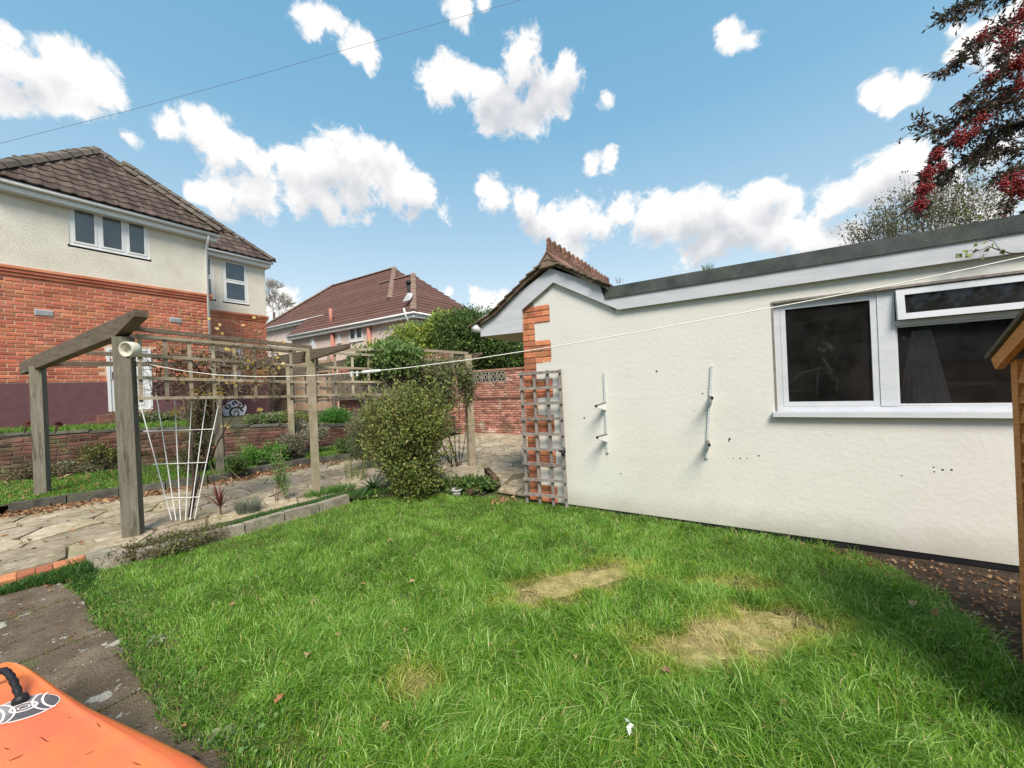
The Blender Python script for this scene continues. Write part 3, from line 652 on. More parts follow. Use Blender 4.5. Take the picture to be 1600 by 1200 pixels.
# ------------------------------------------------------------------ garage
YW = 4.50
ga = thing('garage', 'cream rendered garage with a small tiled gable and a long flat felt roof', 'garage', (-.4, YW+1.5, 0))
gw = Wall((0, YW, 0), (1, 0, 0))
PF = lambda x, y: tuple(PY(x, y, YW-.05)[[0, 2]])
WX0, WX1, WZ0, WZ1 = .20, 1.92, 1.235, 2.285            # window opening
m = MB()
gw.box(m, -2.60, WX0, -.05, 2.5, -.24, -.010); gw.box(m, WX0, WX1, -.05, WZ0-.05, -.24, -.010); gw.box(m, WX0, WX1, WZ1, 2.5, -.24, -.010); gw.box(m, WX1, 2.7, -.05, 2.5, -.24, -.010)
gw.poly(m, [(-2.60, 2.5), (-1.35, 2.5), (-1.5, 2.62), (-2.13, 2.97), (-2.60, 2.60)], -.24, -.010)
m.box((-2.60, YW+.242, -.05), (-2.38, 8.0, 2.55)); m.box((2.48, YW+.242, -.05), (2.7, 8.0, 2.5)); m.box((-2.378, 7.8, -.05), (2.478, 8, 2.5))
m.build('wall_core', MT['mortar'], ga)
m = MB(); gz0 = .055
gw.box(m, -2.19, WX0, gz0, 2.40, -.02, 0)
gw.poly(m, [(-2.19, 2.40), (-1.33, 2.40), (-1.5, 2.60), (-2.13, 2.94), (-2.19, 2.91)], -.02, 0)
gw.box(m, -1.33, WX0, 2.40, 2.46, -.02, 0)
gw.box(m, WX0, WX1, gz0, WZ0-.052, -.02, 0); gw.box(m, WX0, WX1, WZ1, 2.46, -.02, 0); gw.box(m, WX1, 2.7, gz0, 2.46, -.02, 0)
zone = [(2.385, 2.61), (1.91, 2.135), (1.44, 1.665), (.97, 1.195), (.50, .725), (.04, .265)]
lo = gz0; gaps = []
for z0, z1 in zone[::-1]:
    if z0 > lo+.02: gaps.append((lo, z0))
    lo = z1
gaps.append((lo, 2.80))
for z0, z1 in gaps: gw.box(m, -2.42, -2.19, z0, z1, -.02, 0)
m.build('render_coat', MT['render'], ga)
qv = block_variants('quoin_brick', 1, .066, .05, MT['brickq'], 5, .004, .004)
it = []
R0 = rot_uvw((1, 0, 0), (0, 0, 1.)); z = .075; r = 0
while z < 2.62:
    rowx = [(-2.60, -2.425)] if r % 2 else [(-2.60, -2.515), (-2.505, -2.425)]
    if any(a-.01 < z < b+.01 for a, b in zone): rowx += [(-2.415, -2.20)] if r % 2 else [(-2.415, -2.31), (-2.30, -2.20)]
    for a, b in rowx: it.append((np.array([(a+b)/2, YW-.003+random.uniform(-.002, .002), z]), R0, b-a))
    z += .0765; r += 1
lay('quoin_brick', it, qv, ga)
m = MB(); gw.box(m, -2.6, 2.7, -.06, gz0-.002, -.03, -.007); m.build('gap_strip', MT['black'], ga)  # black strip gives the dark gap under the render by colour
# fascia: one painted board that follows gable and flat roof
fl = [(751,510),(800,466),(860,419),(937,445),(944,466)]
zt, zf, zb = PF(1160, 412)[1], PF(1160, 433)[1], PF(1160, 456)[1]
top = [PF(*p) for p in fl]+[(2.75, zf)]
bot = [(2.75, zb), (PF(966, 484)[0], zb), PF(864, 441), PF(815, 484), PF(815, 519), PF(751, 526)]
m = MB(); gw.poly(m, [(a, z_) for a, z_ in top+bot], .003, .05); m.build('fascia_board', MT['fascia'], ga)
ex, ez = PF(751, 526)
m = MB(); m.box((ex, YW-.0, ez), (-2.605, 8.2, ez+.025)); m.build('soffit', MT['soffit'], ga)
m = MB(); m.tube([(ex-.05, YW-.12, ez+.12), (ex-.05, 8.2, ez+.12)], .06, 8); m.build('gutter', MT['white'], ga, True)
# roof slopes of the gable: left (kicked at the eave) and right down to the valley
pr = [PF(*p) for p in [(740,512),(775,487),(800,461),(825,436),(850,415),(860,407)]]
m = MB(); th = [(a+.01, z_-.045) for a, z_ in pr]
m.prism([(a, YW-.10, z_) for a, z_ in pr+th[::-1]], (0, 3.8, 0)); m.build('roof_slope', MT['slate'], ga)
rx, rz = pr[-1]; vx, vz = PF(951, 449)
m = MB(); m.prism([(rx, YW-.10, rz), (vx, YW-.10, vz+.02), (vx, YW-.10, vz-.03), (rx, YW-.10, rz-.05)], (0, 2.4, 0)); m.build('roof_slope', MT['slate'], ga)
for side, P_ in ((0, pr), (1, [(rx, rz), (vx, vz+.02)])):
    A_ = np.array(P_[0]); B_ = np.array(P_[-1]); n = 9 if side else 11
    pts = [np.array([np.interp(t, np.linspace(0, 1, len(P_)), [q[0] for q in P_]), np.interp(t, np.linspace(0, 1, len(P_)), [q[1] for q in P_])]) for t in np.linspace(0, 1, n+1)]
    for i in range(n):
        a, b = pts[i], pts[i+1]; j = random.uniform(-.012, .012)
        for row in range(9 if side else 1):
            y0 = YW-.13+j+row*.27; hlo, hhi = (.022, .010)
            if side: lo_, hi_ = b, a
            else: lo_, hi_ = a, b
            d2 = (lo_-hi_); lo2 = lo_+d2*.25
            m = MB(); m.prism([(hi_[0], y0, hi_[1]+.006), (lo2[0], y0, lo2[1]+.030+random.uniform(-.004, .008)), (lo2[0], y0, lo2[1]+.012), (hi_[0], y0, hi_[1]-.008)], (0, .262, 0))
            m.build('roof_tile', MT['slate'], ga)
# crested ridge
m = MB(); m.prism([(rx-.13, YW-.13, rz-.10), (rx, YW-.13, rz+.10), (rx+.14, YW-.13, rz-.085)], (0, .12, 0)); m.build('mortar_bed', MT['slate'], ga)
def ridge_tile():
    m = MB(); Lr = .305; rz_ = 0
    m.prism([(-.13, 0, -.10), (0, 0, .055), (.13, 0, -.10), (.11, 0, -.115), (0, 0, .03), (-.11, 0, -.115)], (0, Lr, 0))
    m.box((-.014, .004, .045), (.014, Lr-.004, .085))
    for k in range(2):
        c = Lr*(.25+.5*k); out = [(-.058, .0), (-.066, .05), (-.05, .075), (-.056, .11), (-.03, .135), (0, .15), (.03, .135), (.056, .11), (.05, .075), (.066, .05), (.058, 0)]
        inn = [(-.026, .022), (-.032, .05), (-.018, .085), (0, .1), (.018, .085), (.032, .05), (.026, .022)]
        # crest lobe with a pierced eye: two halves of an arch
        V = []; n_o = len(out); 
        for x in (-.012, .012):
            V += [(x, c+a, .084+b) for a, b in out]+[(x, c+a*.8, .084+b) for a, b in inn]
        o2 = n_o+len(inn); Fs = []
        idx = [0, 1, 2, 3, 5, 7, 8, 9, 10]; mi = [0, 1, 2, 3, 3, 3, 4, 5, 6]
        mp = [0, 1, 1, 2, 2, 3, 4, 4, 5, 5, 6]
        for off_ in (0, o2):
            for i in range(n_o-1):
                a, b = mp[i], mp[i+1]
                f = [off_+i, off_+i+1, off_+n_o+b]+([off_+n_o+a] if a != b else [])
                Fs.append(tuple(f))
            Fs.append((off_+0, off_+n_o, off_+n_o+6, off_+10))
        for i in range(n_o-1): Fs.append((i, i+1, o2+i+1, o2+i))
        for i in range(6): Fs.append((n_o+i, n_o+i+1, o2+n_o+i+1, o2+n_o+i))
        m.add(V, Fs)
    return m
o = ridge_tile().build('ridge_tile', MT['ridge'], ga, loc=(0, 0, 0)); o.location = Vector((rx, YW-.14, rz+.055))-wl(ga)
for i in range(1, 8):
    q = o.copy(); COL.objects.link(q); q.location = o.location+Vector((random.uniform(-.004, .004), .31*i, random.uniform(-.004, .004))); q.rotation_euler = (0, 0, random.uniform(-.01, .01))
# flat roof and its felt edge
m = MB(); m.box((PF(945,447)[0], YW-.066, zf+.001), (2.8, YW-.052, zt)); m.build('felt_edge', MT['felt'], ga)
m = MB(); m.box((-1.45, YW+.06, zf-.03), (2.8, 8.2, zf+.09)); m.build('flat_roof', MT['felt'], ga)
# window: fixed light, mullion, top-hung vent ajar over a fixed lower light
fr = MB(); PWm = MT['paintedwood']
gw.box(fr, WX0, WX1, WZ0, WZ0+.045, -.14, -.035); gw.box(fr, WX0, WX1, WZ1-.03, WZ1, -.14, -.035)
gw.box(fr, WX0, WX0+.05, WZ0+.045, WZ1-.03, -.14, -.035); gw.box(fr, WX1-.05, WX1, WZ0+.045, WZ1-.03, -.14, -.035)
gw.box(fr, .945, 1.055, WZ0+.045, WZ1-.03, -.14, -.030); gw.box(fr, 1.055, WX1-.05, 1.965, 2.005, -.14, -.032)
wf = fr.build('window', PWm, ga)
def sash(a0, a1, z0, z1, d, w, tilt=0.0, name='casement'):
    m = MB(); hinge = z1
    def b(a, c, e, f):
        V = [gw.p(x, z_, d+(hinge-z_)*tilt+dd) for dd in (-.04, 0) for x, z_ in ((a, e), (c, e), (c, f), (a, f))]
        m.add(V, [(0,1,2,3),(7,6,5,4),(0,4,5,1),(1,5,6,2),(2,6,7,3),(3,7,4,0)])
    b(a0, a1, z0, z0+w); b(a0, a1, z1-w, z1); b(a0, a0+w, z0+w, z1-w); b(a1-w, a1, z0+w, z1-w)
    o = m.build(name, PWm, wf)
    q = MB(); q.add([gw.p(x, z_, d-.02+(hinge-z_)*tilt) for x, z_ in ((a0+w, z0+w), (a1-w, z0+w), (a1-w, z1-w), (a0+w, z1-w))], [(0,1,2,3)]); q.build('pane', MT['glass'], wf)
sash(.252, .943, WZ0+.047, WZ1-.032, -.036, .042)
sash(1.06, 1.866, 2.008, WZ1-.02, .0, .05, .13, 'vent_sash')
sash(1.057, 1.868, WZ0+.047, 1.963, -.05, .014)
m = MB(); gw.box(m, WX0-.04, WX1+.03, WZ0-.048, WZ0-.002, -.10, .055); m.build('window_sill', PWm, wf)
m = MB(); gw.box(m, WX0-.015, WX1, WZ1-.008, WZ1+.012, -.02, .012); gw.box(m, WX0-.015, WX0-.0005, WZ0, WZ1-.01, -.02, .006); m.build('window_trim', MT['slatg'], wf)
# the unlit room behind it
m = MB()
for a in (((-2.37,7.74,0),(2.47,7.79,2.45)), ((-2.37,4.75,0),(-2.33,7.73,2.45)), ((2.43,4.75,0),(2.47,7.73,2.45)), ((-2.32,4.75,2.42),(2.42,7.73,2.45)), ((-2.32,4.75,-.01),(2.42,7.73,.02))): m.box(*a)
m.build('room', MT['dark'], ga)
m = MB(); V = []
for i in range(41):
    x = 1.12+.36*i/40; V += [(x, 4.86+.016*math.sin(i*1.1), 1.20), (x*.35+1.30*.65, 4.86+.012*math.sin(i*1.1), 1.93)]
m.add(V, [(2*i, 2*i+2, 2*i+3, 2*i+1) for i in range(40)]); o = m.build('net_curtain', MT['curtain'], None, True)
tag(o, 'grey net curtain gathered behind the dark garage window', 'curtain')
m = MB(); m.box((1.30, 5.2, 1.42), (2.3, 5.45, 1.445)); m.build('shelf', MT['room'], ga)
bp = thing('dry_branches', 'bare dry branches lying inside behind the fixed garage window', 'branches', (.6, 5.0, 1.25))
m = MB()
for q, r_ in (([(.30,5.0,1.47),(.45,5.02,1.60),(.62,5.05,1.64),(.72,5.1,1.62)], .012), ([(.62,5.05,1.75),(.68,5.05,1.62),(.70,5.08,1.5)], .018), ([(.60,5.1,1.66),(.58,5.1,1.5),(.57,5.12,1.35)], .014), ([(.28,5.0,1.40),(.45,5.05,1.42),(.6,5.1,1.36)], .009), ([(.30,5,2.02),(.40,5.05,2.08),(.42,5.05,2.16)], .008), ([(.66,5.08,1.60),(.74,5.1,1.5),(.73,5.1,1.4)], .012)):
    m.tube(q, r_, 6)
m.build('branch', mat('pale dry branch', [(.22,.18,.15),(.32,.27,.23)], 9), bp, True)
# ------------------------------------------------------------------ house with red brick ground floor
hs = thing('brick_house', 'two-storey house with orange brick, cream roughcast and a dark plum painted base', 'house', (-17, 3, .9))
hw = Wall((-15, 0, 0), (0, 1, 0)); hw2 = Wall((-17.2, 0, 0), (0, 1, 0))
DOOR = (3.06, 3.98, 1.36, 3.12)
m = MB()
hw.box(m, .80, 5.47, .7, 7.0, -11, -.008); hw2.box(m, 5.475, 8.25, .7, 7.0, -4, -.008); m.build('wall_core', MT['mortarh'], hs)
m = MB(); hw.box(m, .78, DOOR[0], .7, 2.17, -.03, .012); hw.box(m, DOOR[1], 5.49, .7, 2.17, -.03, .012); hw.box(m, DOOR[0], DOOR[1], .7, DOOR[2]-.06, -.03, .012)
hw2.box(m, 5.5, 8.28, .7, 2.10, -.03, .012); m.box((-17.16, 5.472, .7), (-15.03, 5.492, 2.17)); m.build('painted_base', MT['purple'], hs)
W1 = (2.47, 4.05, 5.79, 6.83)
m = MB(); hw.box(m, .78, W1[0], 5.0, 7.02, -.03, .05); hw.box(m, W1[1], 5.49, 5.0, 7.02, -.03, .05); hw.box(m, W1[0], W1[1], 5.0, W1[2]-.02, -.03, .05); hw.box(m, W1[0], W1[1], W1[3], 7.02, -.03, .05)
W2 = [(5.62, 6.47, 5.36, 6.98), (6.75, 7.62, 5.34, 6.98)]
hw2.box(m, 5.5, W2[0][0], 4.95, 7.02, -.03, .05); hw2.box(m, W2[0][1], W2[1][0], 4.95, 7.02, -.03, .05); hw2.box(m, W2[1][1], 8.28, 4.95, 7.02, -.03, .05)
for a in W2: hw2.box(m, a[0], a[1], 4.95, a[2]-.02, -.03, .05); hw2.box(m, a[0], a[1], a[3], 7.02, -.03, .05)
m.box((-17.16, 5.472, 5.0), (-15.03, 5.492, 7.02)); m.build('roughcast_coat', MT['roughcast'], hs)
m = MB(); m.box((-26, .745, 5.0), (-15.03, .80, 7.02)); m.build('roughcast_coat', MT['roughcast'], hs)
m = MB(); m.box((-26, .76, .7), (-15.03, .80, 2.17)); m.build('painted_base', MT['purple'], hs)
bv = block_variants('brick', .30-.022, .094-.02, .06, MT['brickh'], 6, .005, .005)
nodoor = lambda a, z_: not (DOOR[0]-.02 < a+.78 < DOOR[1]+.02 and z_+2.17 < DOOR[3]+.08)
it = courses((-15, .78, 2.17), (0, 1, 0), (0, 0, 1.), 4.71, 2.60, .30, .094, .022, nodoor)
lay('brick', it, bv, hs, 300, 'brick_mass')
it = courses((-17.2, 5.5, 2.10), (0, 1, 0), (0, 0, 1.), 2.78, 2.60, .30, .094, .022, lambda a, z_: not (.35 < a < 1.9 and z_ < 1.5))
lay('brick', it, bv, hs, 120, 'brick_mass')
it = courses((-19, .792, 2.17), (1, 0, 0), (0, 0, 1.), 3.99, 2.84, .30, .094, .022)
lay('brick', it, bv, hs, 0, 'brick_mass')
m = MB()
for w_, a0, a1, zz in ((hw, .78, 5.49, 4.77), (hw2, 5.5, 8.28, 4.71)):
    w_.box(m, a0, a1+.03, zz, zz+.075, -.02, .035); w_.box(m, a0, a1+.06, zz+.08, zz+.155, -.02, .065); w_.box(m, a0, a1+.08, zz+.16, zz+.225, -.02, .09)
m.build('string_course', MT['brickh'], hs)
window(hw, hs, *W1, [.345, .68], MT['white'], .065, .035, None, 1, .07, backmat=mat('sky tinted backing', [(.36,.38,.41),(.43,.45,.48)], 2))  # pale backing carries the sky's reflection in its colour
bm_ = mat('wing sky backing', [(.30,.35,.42),(.40,.45,.52)], 2)  # bluish backing colour stands in for sky mirrored in the wing windows
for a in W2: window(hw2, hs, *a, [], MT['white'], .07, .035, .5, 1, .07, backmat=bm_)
window(hw2, hs, 5.95, 7.3, 2.5, 3.5, [.5], MT['white'], .07, .03, None, 1, .07)
# door
m = MB(); hw.box(m, DOOR[0], DOOR[0]+.06, DOOR[2], DOOR[3], -.08, .03); hw.box(m, DOOR[1]-.06, DOOR[1], DOOR[2], DOOR[3], -.08, .03); hw.box(m, DOOR[0]+.06, DOOR[1]-.06, DOOR[3]-.06, DOOR[3], -.08, .03)
hw.box(m, DOOR[0]+.06, DOOR[1]-.06, DOOR[2], DOOR[3]-.06, -.07, .004)
for z0, z1 in ((1.5, 2.05), (2.2, 2.9)): hw.box(m, DOOR[0]+.18, DOOR[1]-.18, z0, z1, .003, .016)
dr = m.build('door', MT['white'], hs)
m = MB(); hw.box(m, 3.40, 3.66, 2.10, 2.16, -.02, .024); m.build('letter_plate', MT['grey'], dr)
m = MB(); hw.box(m, DOOR[0]+.10, DOOR[0]+.14, 2.25, 2.45, -.02, .03); m.build('handle', MT['black'], dr)
m = MB(); hw.box(m, 2.6, 4.1, .85, 1.12, .013, .55); hw.box(m, 2.8, 4.1, 1.12, 1.28, .013, .35); m.build('doorstep', MT['brickd'], hs)
for a, z_ in ((1.99, 3.93), (4.6, 4.06)):
    m = MB(); hw.box(m, a-.15, a+.15, z_-.075, z_+.075, .004, .02)
    for k in range(4): hw.box(m, a-.13, a+.13, z_-.055+k*.03, z_-.042+k*.03, .0205, .032)
    m.build('air_vent', MT['grey'], hs)
# roof
eX, eZ = -14.65, 6.97
Yr = PX(345, 372, eX)[1]; rr_ = ray(150, 238); t = (-eX+Yr)/(rr_[1]-rr_[0]); apx = O3+rr_*t; dH = eX-apx[0]; pit = math.atan2(apx[2]-eZ, dH)
eX2 = -16.85; p2 = PX(427, 410, eX2); Yr2, eZ2 = p2[1], p2[2]; rr2 = ray(196, 259); t2 = (-eX2+Yr2)/(rr2[1]-rr2[0]); ap2 = O3+rr2*t2; d2_ = eX2-ap2[0]; pit2 = math.atan2(ap2[2]-eZ2, d2_)
print('house roof', dH, math.degrees(pit), Yr, '| wing', d2_, math.degrees(pit2), Yr2, eZ2)
Yl = Yr-2*dH
def tile_mesh(w=.33, l=.46, nm='roof_tile', mt=None):
    prof = [(0, .0), (.10, .019), (.22, .023), (.34, .018), (.44, .002), (.72, -.003), (1.0, .003)]
    V = []; Fs = []; n = len(prof)
    for v, h in ((0, .030), (l, .0)):
        for a, z_ in prof: V.append((a*w*1.01-w/2, v, z_+h))
    for a, z_ in prof: V.append((a*w*1.01-w/2, .002, z_-.012))
    for i in range(n-1): Fs += [(i, i+1, n+i+1, n+i), (2*n+i, 2*n+i+1, i+1, i)]
    me = bpy.data.meshes.new(nm); me.from_pydata(V, [], Fs); setmat(me, mt or MT['tile']); return [me]
def tile_slope(parent, e0, u, inn, L_, pitch, kl, kr, smax, cap, keep=lambda s, a: True, name='roof_tile', gw_=.27, gl=.30):
    u = np.array(u, float); inn = np.array(inn, float); v = inn*math.cos(pitch)+np.array([0, 0, math.sin(pitch)]); R = rot_uvw(u, v); it = []; e0 = np.array(e0, float)
    rows = int(smax/math.cos(pitch)/gl)+1
    for i in range(rows):
        s_ = i*gl*math.cos(pitch); a = gw_/2+math.floor(min(0, s_*kl)/gw_)*gw_
        while a < L_:
            if s_*kl+.03 < a < L_-s_*kr-.03 and keep(s_, a): it.append((e0+u*a+v*i*gl+np.cross(u, v)*.03+np.cross(u, v)*random.uniform(-.003, .004), R, 1))
            a += gw_
    lay(name, it, tile_mesh(gw_, gl*1.28), parent, cap, 'roof_tile_mass')
def base_plane(parent, pts, mat_, name='roof_deck'):
    m = MB(); m.add(pts, [tuple(range(len(pts)))]); return m.build(name, mat_, parent)
zr = apx[2]
base_plane(hs, [(eX, Yl, eZ), (eX, Yr, eZ), tuple(apx)], MT['tile'])
base_plane(hs, [(eX, Yr, eZ), (eX-12, Yr, eZ), (eX-12, Yr-dH, zr), tuple(apx)], MT['tile'], 'roof_slope')
base_plane(hs, [(eX, Yl, eZ), tuple(apx), (eX-12, Yr-dH, zr), (eX-12, Yl, eZ)], MT['tile'], 'roof_slope')
tile_slope(hs, (eX+.06, Yl, eZ-.02), (0, 1, 0), (-1, 0, 0), Yr-Yl, pit, 1, 1, dH, 300)
hip_caps(hs, (eX+.04, Yr+.02, eZ+.10), apx+[0, 0, .10], MT['hip'], r=.15); hip_caps(hs, (eX+.04, Yl-.02, eZ+.05), apx+[0, 0, .06], MT['hip'], r=.20); hip_caps(hs, apx+[0, 0, .08], (eX-9, apx[1], zr+.08), MT['hip'])
sm2 = d2_; tz2 = math.tan(pit2)
vy = lambda s_: Yr-(eZ2-eZ+s_*tz2)/math.tan(pit)-.06
hy = lambda s_: ap2[1]-(d2_-s_)
sv = (Yr-(eZ2-eZ)/math.tan(pit)-.06-ap2[1]+d2_)/(1+tz2/math.tan(pit))
base_plane(hs, [(eX2, vy(0), eZ2), (eX2, Yr2, eZ2), tuple(ap2), (eX2-sv, hy(sv), eZ2+sv*tz2)], MT['tile'])
base_plane(hs, [(eX2, Yr2, eZ2), (eX2-8, Yr2, eZ2), (eX2-8, ap2[1], ap2[2]), tuple(ap2)], MT['tile'], 'roof_slope')
base_plane(hs, [tuple(ap2), (eX2-8, ap2[1], ap2[2]), (eX2-8, hy(sv), eZ2+sv*tz2), (eX2-sv, hy(sv), eZ2+sv*tz2)], MT['tile'], 'roof_slope')
tile_slope(hs, (eX2+.06, vy(sv), eZ2-.02), (0, 1, 0), (-1, 0, 0), Yr2-vy(sv), pit2, 0, 1, sm2, 170, lambda s_, a: a+vy(sv) > max(vy(s_)-.12, hy(s_)+.05))
hip_caps(hs, ap2+[0, 0, .06], (eX2-7, ap2[1], ap2[2]+.06), MT['hip'], 'ridge_tile'); hip_caps(hs, (eX2-sv, hy(sv), eZ2+sv*tz2+.05), ap2+[0, 0, .05], MT['hip'])
hip_caps(hs, (eX2+.03, Yr2+.02, eZ2+.09), ap2+[0, 0, .10], MT['hip'], r=.15)
m = MB(); m.box((eX-.10, Yl, eZ-.24), (eX-.07, Yr-.07, eZ-.02)); m.box((-15.02, Yl, eZ-.25), (eX-.101, Yr-.10, eZ-.225)); m.box((-17, Yr-.10, eZ-.24), (eX-.101, Yr-.07, eZ-.02))
m.box((eX2-.10, 5.5, eZ2-.24), (eX2-.07, Yr2-.07, eZ2-.02)); m.box((-17.22, 5.5, eZ2-.25), (eX2-.101, Yr2-.10, eZ2-.225)); m.box((-20, Yr2-.10, eZ2-.24), (eX2-.101, Yr2-.07, eZ2-.02)); m.build('eaves_board', MT['white'], hs)
m = MB(); m.tube([(eX-.01, Yl, eZ-.06), (eX-.01, Yr-.02, eZ-.06)], .06, 8); m.build('gutter', MT['white'], hs, True)
m = MB(); m.tube([(eX2-.01, 5.45, eZ2-.06), (eX2-.01, Yr2-.02, eZ2-.06)], .06, 8); m.build('gutter', MT['white'], hs, True)
m = MB(); m.tube([(eX-.02, 5.42, eZ-.12), (-14.82, 5.44, eZ-.36), (-14.93, 5.44, eZ-.5), (-14.93, 5.44, 1.2)], .038, 8); m.build('downpipe', MT['white'], hs, True)
# ------------------------------------------------------------------ pale house behind
c2 = PD(646, 487, 18); bX, bY, bZ = c2
h2 = thing('pale_house', 'pale pink rendered house with a brown hipped roof behind the garden wall', 'house', (bX-8, bY+4, 0))
d_ = 3.45; b1 = Wall((0, bY+.30, 0), (1, 0, 0)); b2 = Wall((bX-.30, 0, 0), (0, 1, 0))
m = MB(); m.box((bX-11.1, bY+.30, 0), (bX-.30, bY+2*d_-.3, bZ+.05)); m.build('wall', MT['pinkrender'], h2)
d = 3.45; apz = PD(647, 430, (np.dot(np.array([bX-d, bY+d, 0]), fwd)))[2]; pB = math.atan2(apz-bZ, d); tB = math.tan(pB)
def onB(x, y): r = ray(x, y); return O3+r*((bZ-EYE-tB*bY)/(r[2]-tB*r[1]))
eA = onB(460, 502); aY = eA[1]+.3; aZ = eA[2]-.03
m = MB(); m.box((-30.6, aY, 0), (bX-11.15, aY+8, aZ)); m.box((bX-11.14, bY+2*d_-.28, bZ-1), (-18, aY+8, aZ)); m.build('wall', MT['pinkrender'], h2)
xl = PY(448, 522, bY)[0]
roof_rows('roof_tiles', (xl, bY, bZ), (bX, bY, bZ), (0, 1, 0), pB, 0, 1, d, 14, MT['tilefar'], h2)
roof_rows('roof_tiles', (bX, bY, bZ), (bX, bY+2*d, bZ), (-1, 0, 0), pB, 1, 1, d, 14, MT['tilefar'], h2)
base_plane(h2, [(xl, bY+d, apz), (bX-d, bY+d, apz), (bX, bY+2*d, bZ), (xl, bY+2*d, bZ)], MT['tilefar'], 'roof_slope')
A1 = onB(616, 419)-[0,0,.03]; A0 = PY(520, 446, A1[1]); A0[2] = A1[2]; aD = A1[1]-(aY-.3); pA = pB
print('pale house', c2, math.degrees(pB), 'A', A0, A1, aD, math.degrees(pA), aZ)
L0, L1 = A0[0]-aD, A1[0]+aD
roof_rows('roof_tiles', (L0, aY-.3, aZ), (L1, aY-.3, aZ), (0, 1, 0), pA, 1, 1, aD, 15, MT['tilefar'], h2)
roof_rows('roof_tiles', (L1, aY-.3, aZ), (L1, aY-.3+2*aD, aZ), (-1, 0, 0), pA, 1, 1, aD, 15, MT['tilefar'], h2)
for p, q in (((bX, bY, bZ+.06), (bX-d, bY+d, apz+.06)), ((L1, aY-.3, aZ+.06), A1+[0,0,.06]), ((L0, aY-.3, aZ+.06), A0+[0,0,.06])): hip_caps(h2, p, q, MT['hipfar'], 'hip_tile', .45, .18)
hip_caps(h2, A0+[0,0,.06], A1+[0,0,.06], MT['hipfar'], 'ridge_tile', .6, .13); hip_caps(h2, (bX-d-3, bY+d, apz+.05), (bX-d, bY+d, apz+.05), MT['hipfar'], 'ridge_tile', .6, .12)
m = MB(); m.box((xl, bY+.02, bZ-.24), (bX-.02, bY+.05, bZ-.01)); m.box((xl, bY+.051, bZ-.26), (bX-.05, bY+.31, bZ-.235)); m.box((bX-.05, bY+.052, bZ-.24), (bX-.02, bY+2*d_, bZ-.01)); m.box((L0, aY-.28, aZ-.22), (bX-9.5, aY-.25, aZ-.02)); m.box((L0, aY-.249, aZ-.23), (bX-9.5, aY+.02, aZ-.2)); m.build('eaves_board', MT['white'], h2)
m = MB(); m.tube([(xl, bY-.03, bZ-.04), (bX, bY-.03, bZ-.04)], .06, 6); m.tube([(bX+.03, bY, bZ-.04), (bX+.03, bY+2*d_, bZ-.04)], .06, 6); m.tube([(L0, aY-.34, aZ-.04), (bX-9.4, aY-.34, aZ-.04)], .06, 6); m.build('gutter', MT['white'], h2, True)
def onwall(x0, y0, x1, y1):
    a = PY(x0, y0, bY+.3); b = PY(x1, y1, bY+.3); return a[0], b[0], min(a[2], b[2]), max(a[2], b[2])
bk = mat('grey curtain', [(.14,.15,.15),(.2,.21,.21)], 2)
for q in ((545, 503, 568, 530), (484, 519, 493, 542), (526, 508, 533, 534)):
    a0, a1, z0, z1 = onwall(*q); window(b1, h2, a0, a1, z0, z1, [.5] if q[0] == 545 else [], MT['white'], .07, .03, .5 if q[0] != 545 else None, 1, .08, backmat=bk)
for x in (518.5, 576):
    p = PY(x, 505, bY+.2); m_ = MB(); m_.tube([(p[0], p[1], 0), (p[0], p[1], bZ-.2)], .11, 8); m_.build('soil_pipe', MT['pipe'], h2, True)
p = PY(517, 497, bY+.5); m = MB(); m.tube([(p[0], p[1], bZ+.1), (p[0], p[1], PY(517, 482, bY+.5)[2])], .1, 8); m.build('vent_pipe', MT['pipe'], h2, True)
p = PD(639, 460, 18.9); m = MB(); m.tube([p+[0,0,-.3], p+[0,0,.55]], .07, 8); m.tube([p+[0,0,.5], p+[0,0,.66]], .12, 8); m.build('flue', MT['black'], h2, True); m = MB(); m.add([p+[-.25,-.2,-.35],p+[.25,-.2,-.35],p+[.18,.1,.0],p+[-.18,.1,.0],p+[0,-.05,.12]], [(0,1,4),(1,2,4),(2,3,4),(3,0,4)]); m.build('flue_flashing', MT['grey'], h2)
m = MB(); b2.box(m, bY+.9, bY+1.25, bZ-1.5, bZ-.55, .001, .06); m.build('red_panel', MT['pipe'], h2)
window(b2, h2, bY+2.1, bY+3.3, bZ-1.5, bZ-.3, [.5], MT['white'], .07, .03, None, 1, .07, backmat=bk)
m = MB(); pp = PD(631, 482, 17.9); m.tube([pp, pp+[0.1,0,-.35], [bX-.45, bY+.22, bZ-.7], [bX-.45, bY+.22, 0]], .05, 6); m.build('downpipe', MT['white'], h2, True)
# ------------------------------------------------------------------ back brick wall with screen blocks, timber fences
YB = 10.28
bw = thing('garden_wall', 'weathered red brick garden wall with a row of pierced screen blocks', 'wall', (-7, YB, 0))
bwl = Wall((0, YB, 0), (1, 0, 0))
sb0 = PY(734, 590, YB); x0s = -8.55; nB = 6; bs = (PY(790, 590, YB)[0]-x0s)/nB; zs0, zs1 = PY(760, 597, YB)[2], PY(760, 581, YB)[2]
m = MB(); bwl.box(m, -9.0, -2, -.05, 2.10, -.21, -.012); m.build('wall_core', MT['mortarw'], bw)
m = MB(); bwl.box(m, -9.02, -2, 2.10, 2.155, -.23, .02); m.build('coping', MT['brickw'], bw)
wv = block_variants('brick', .225-.014, .075-.013, .05, MT['brickw'], 6, .005, .006)
it = courses((-9.0, YB, 0.0), (1, 0, 0), (0, 0, 1.), 6.4, 2.09, .225, .075, .014, lambda a, z_: not (x0s-.03 < a-9.0 < x0s+bs*nB+.03 and zs0-.03 < z_ < zs1+.03))
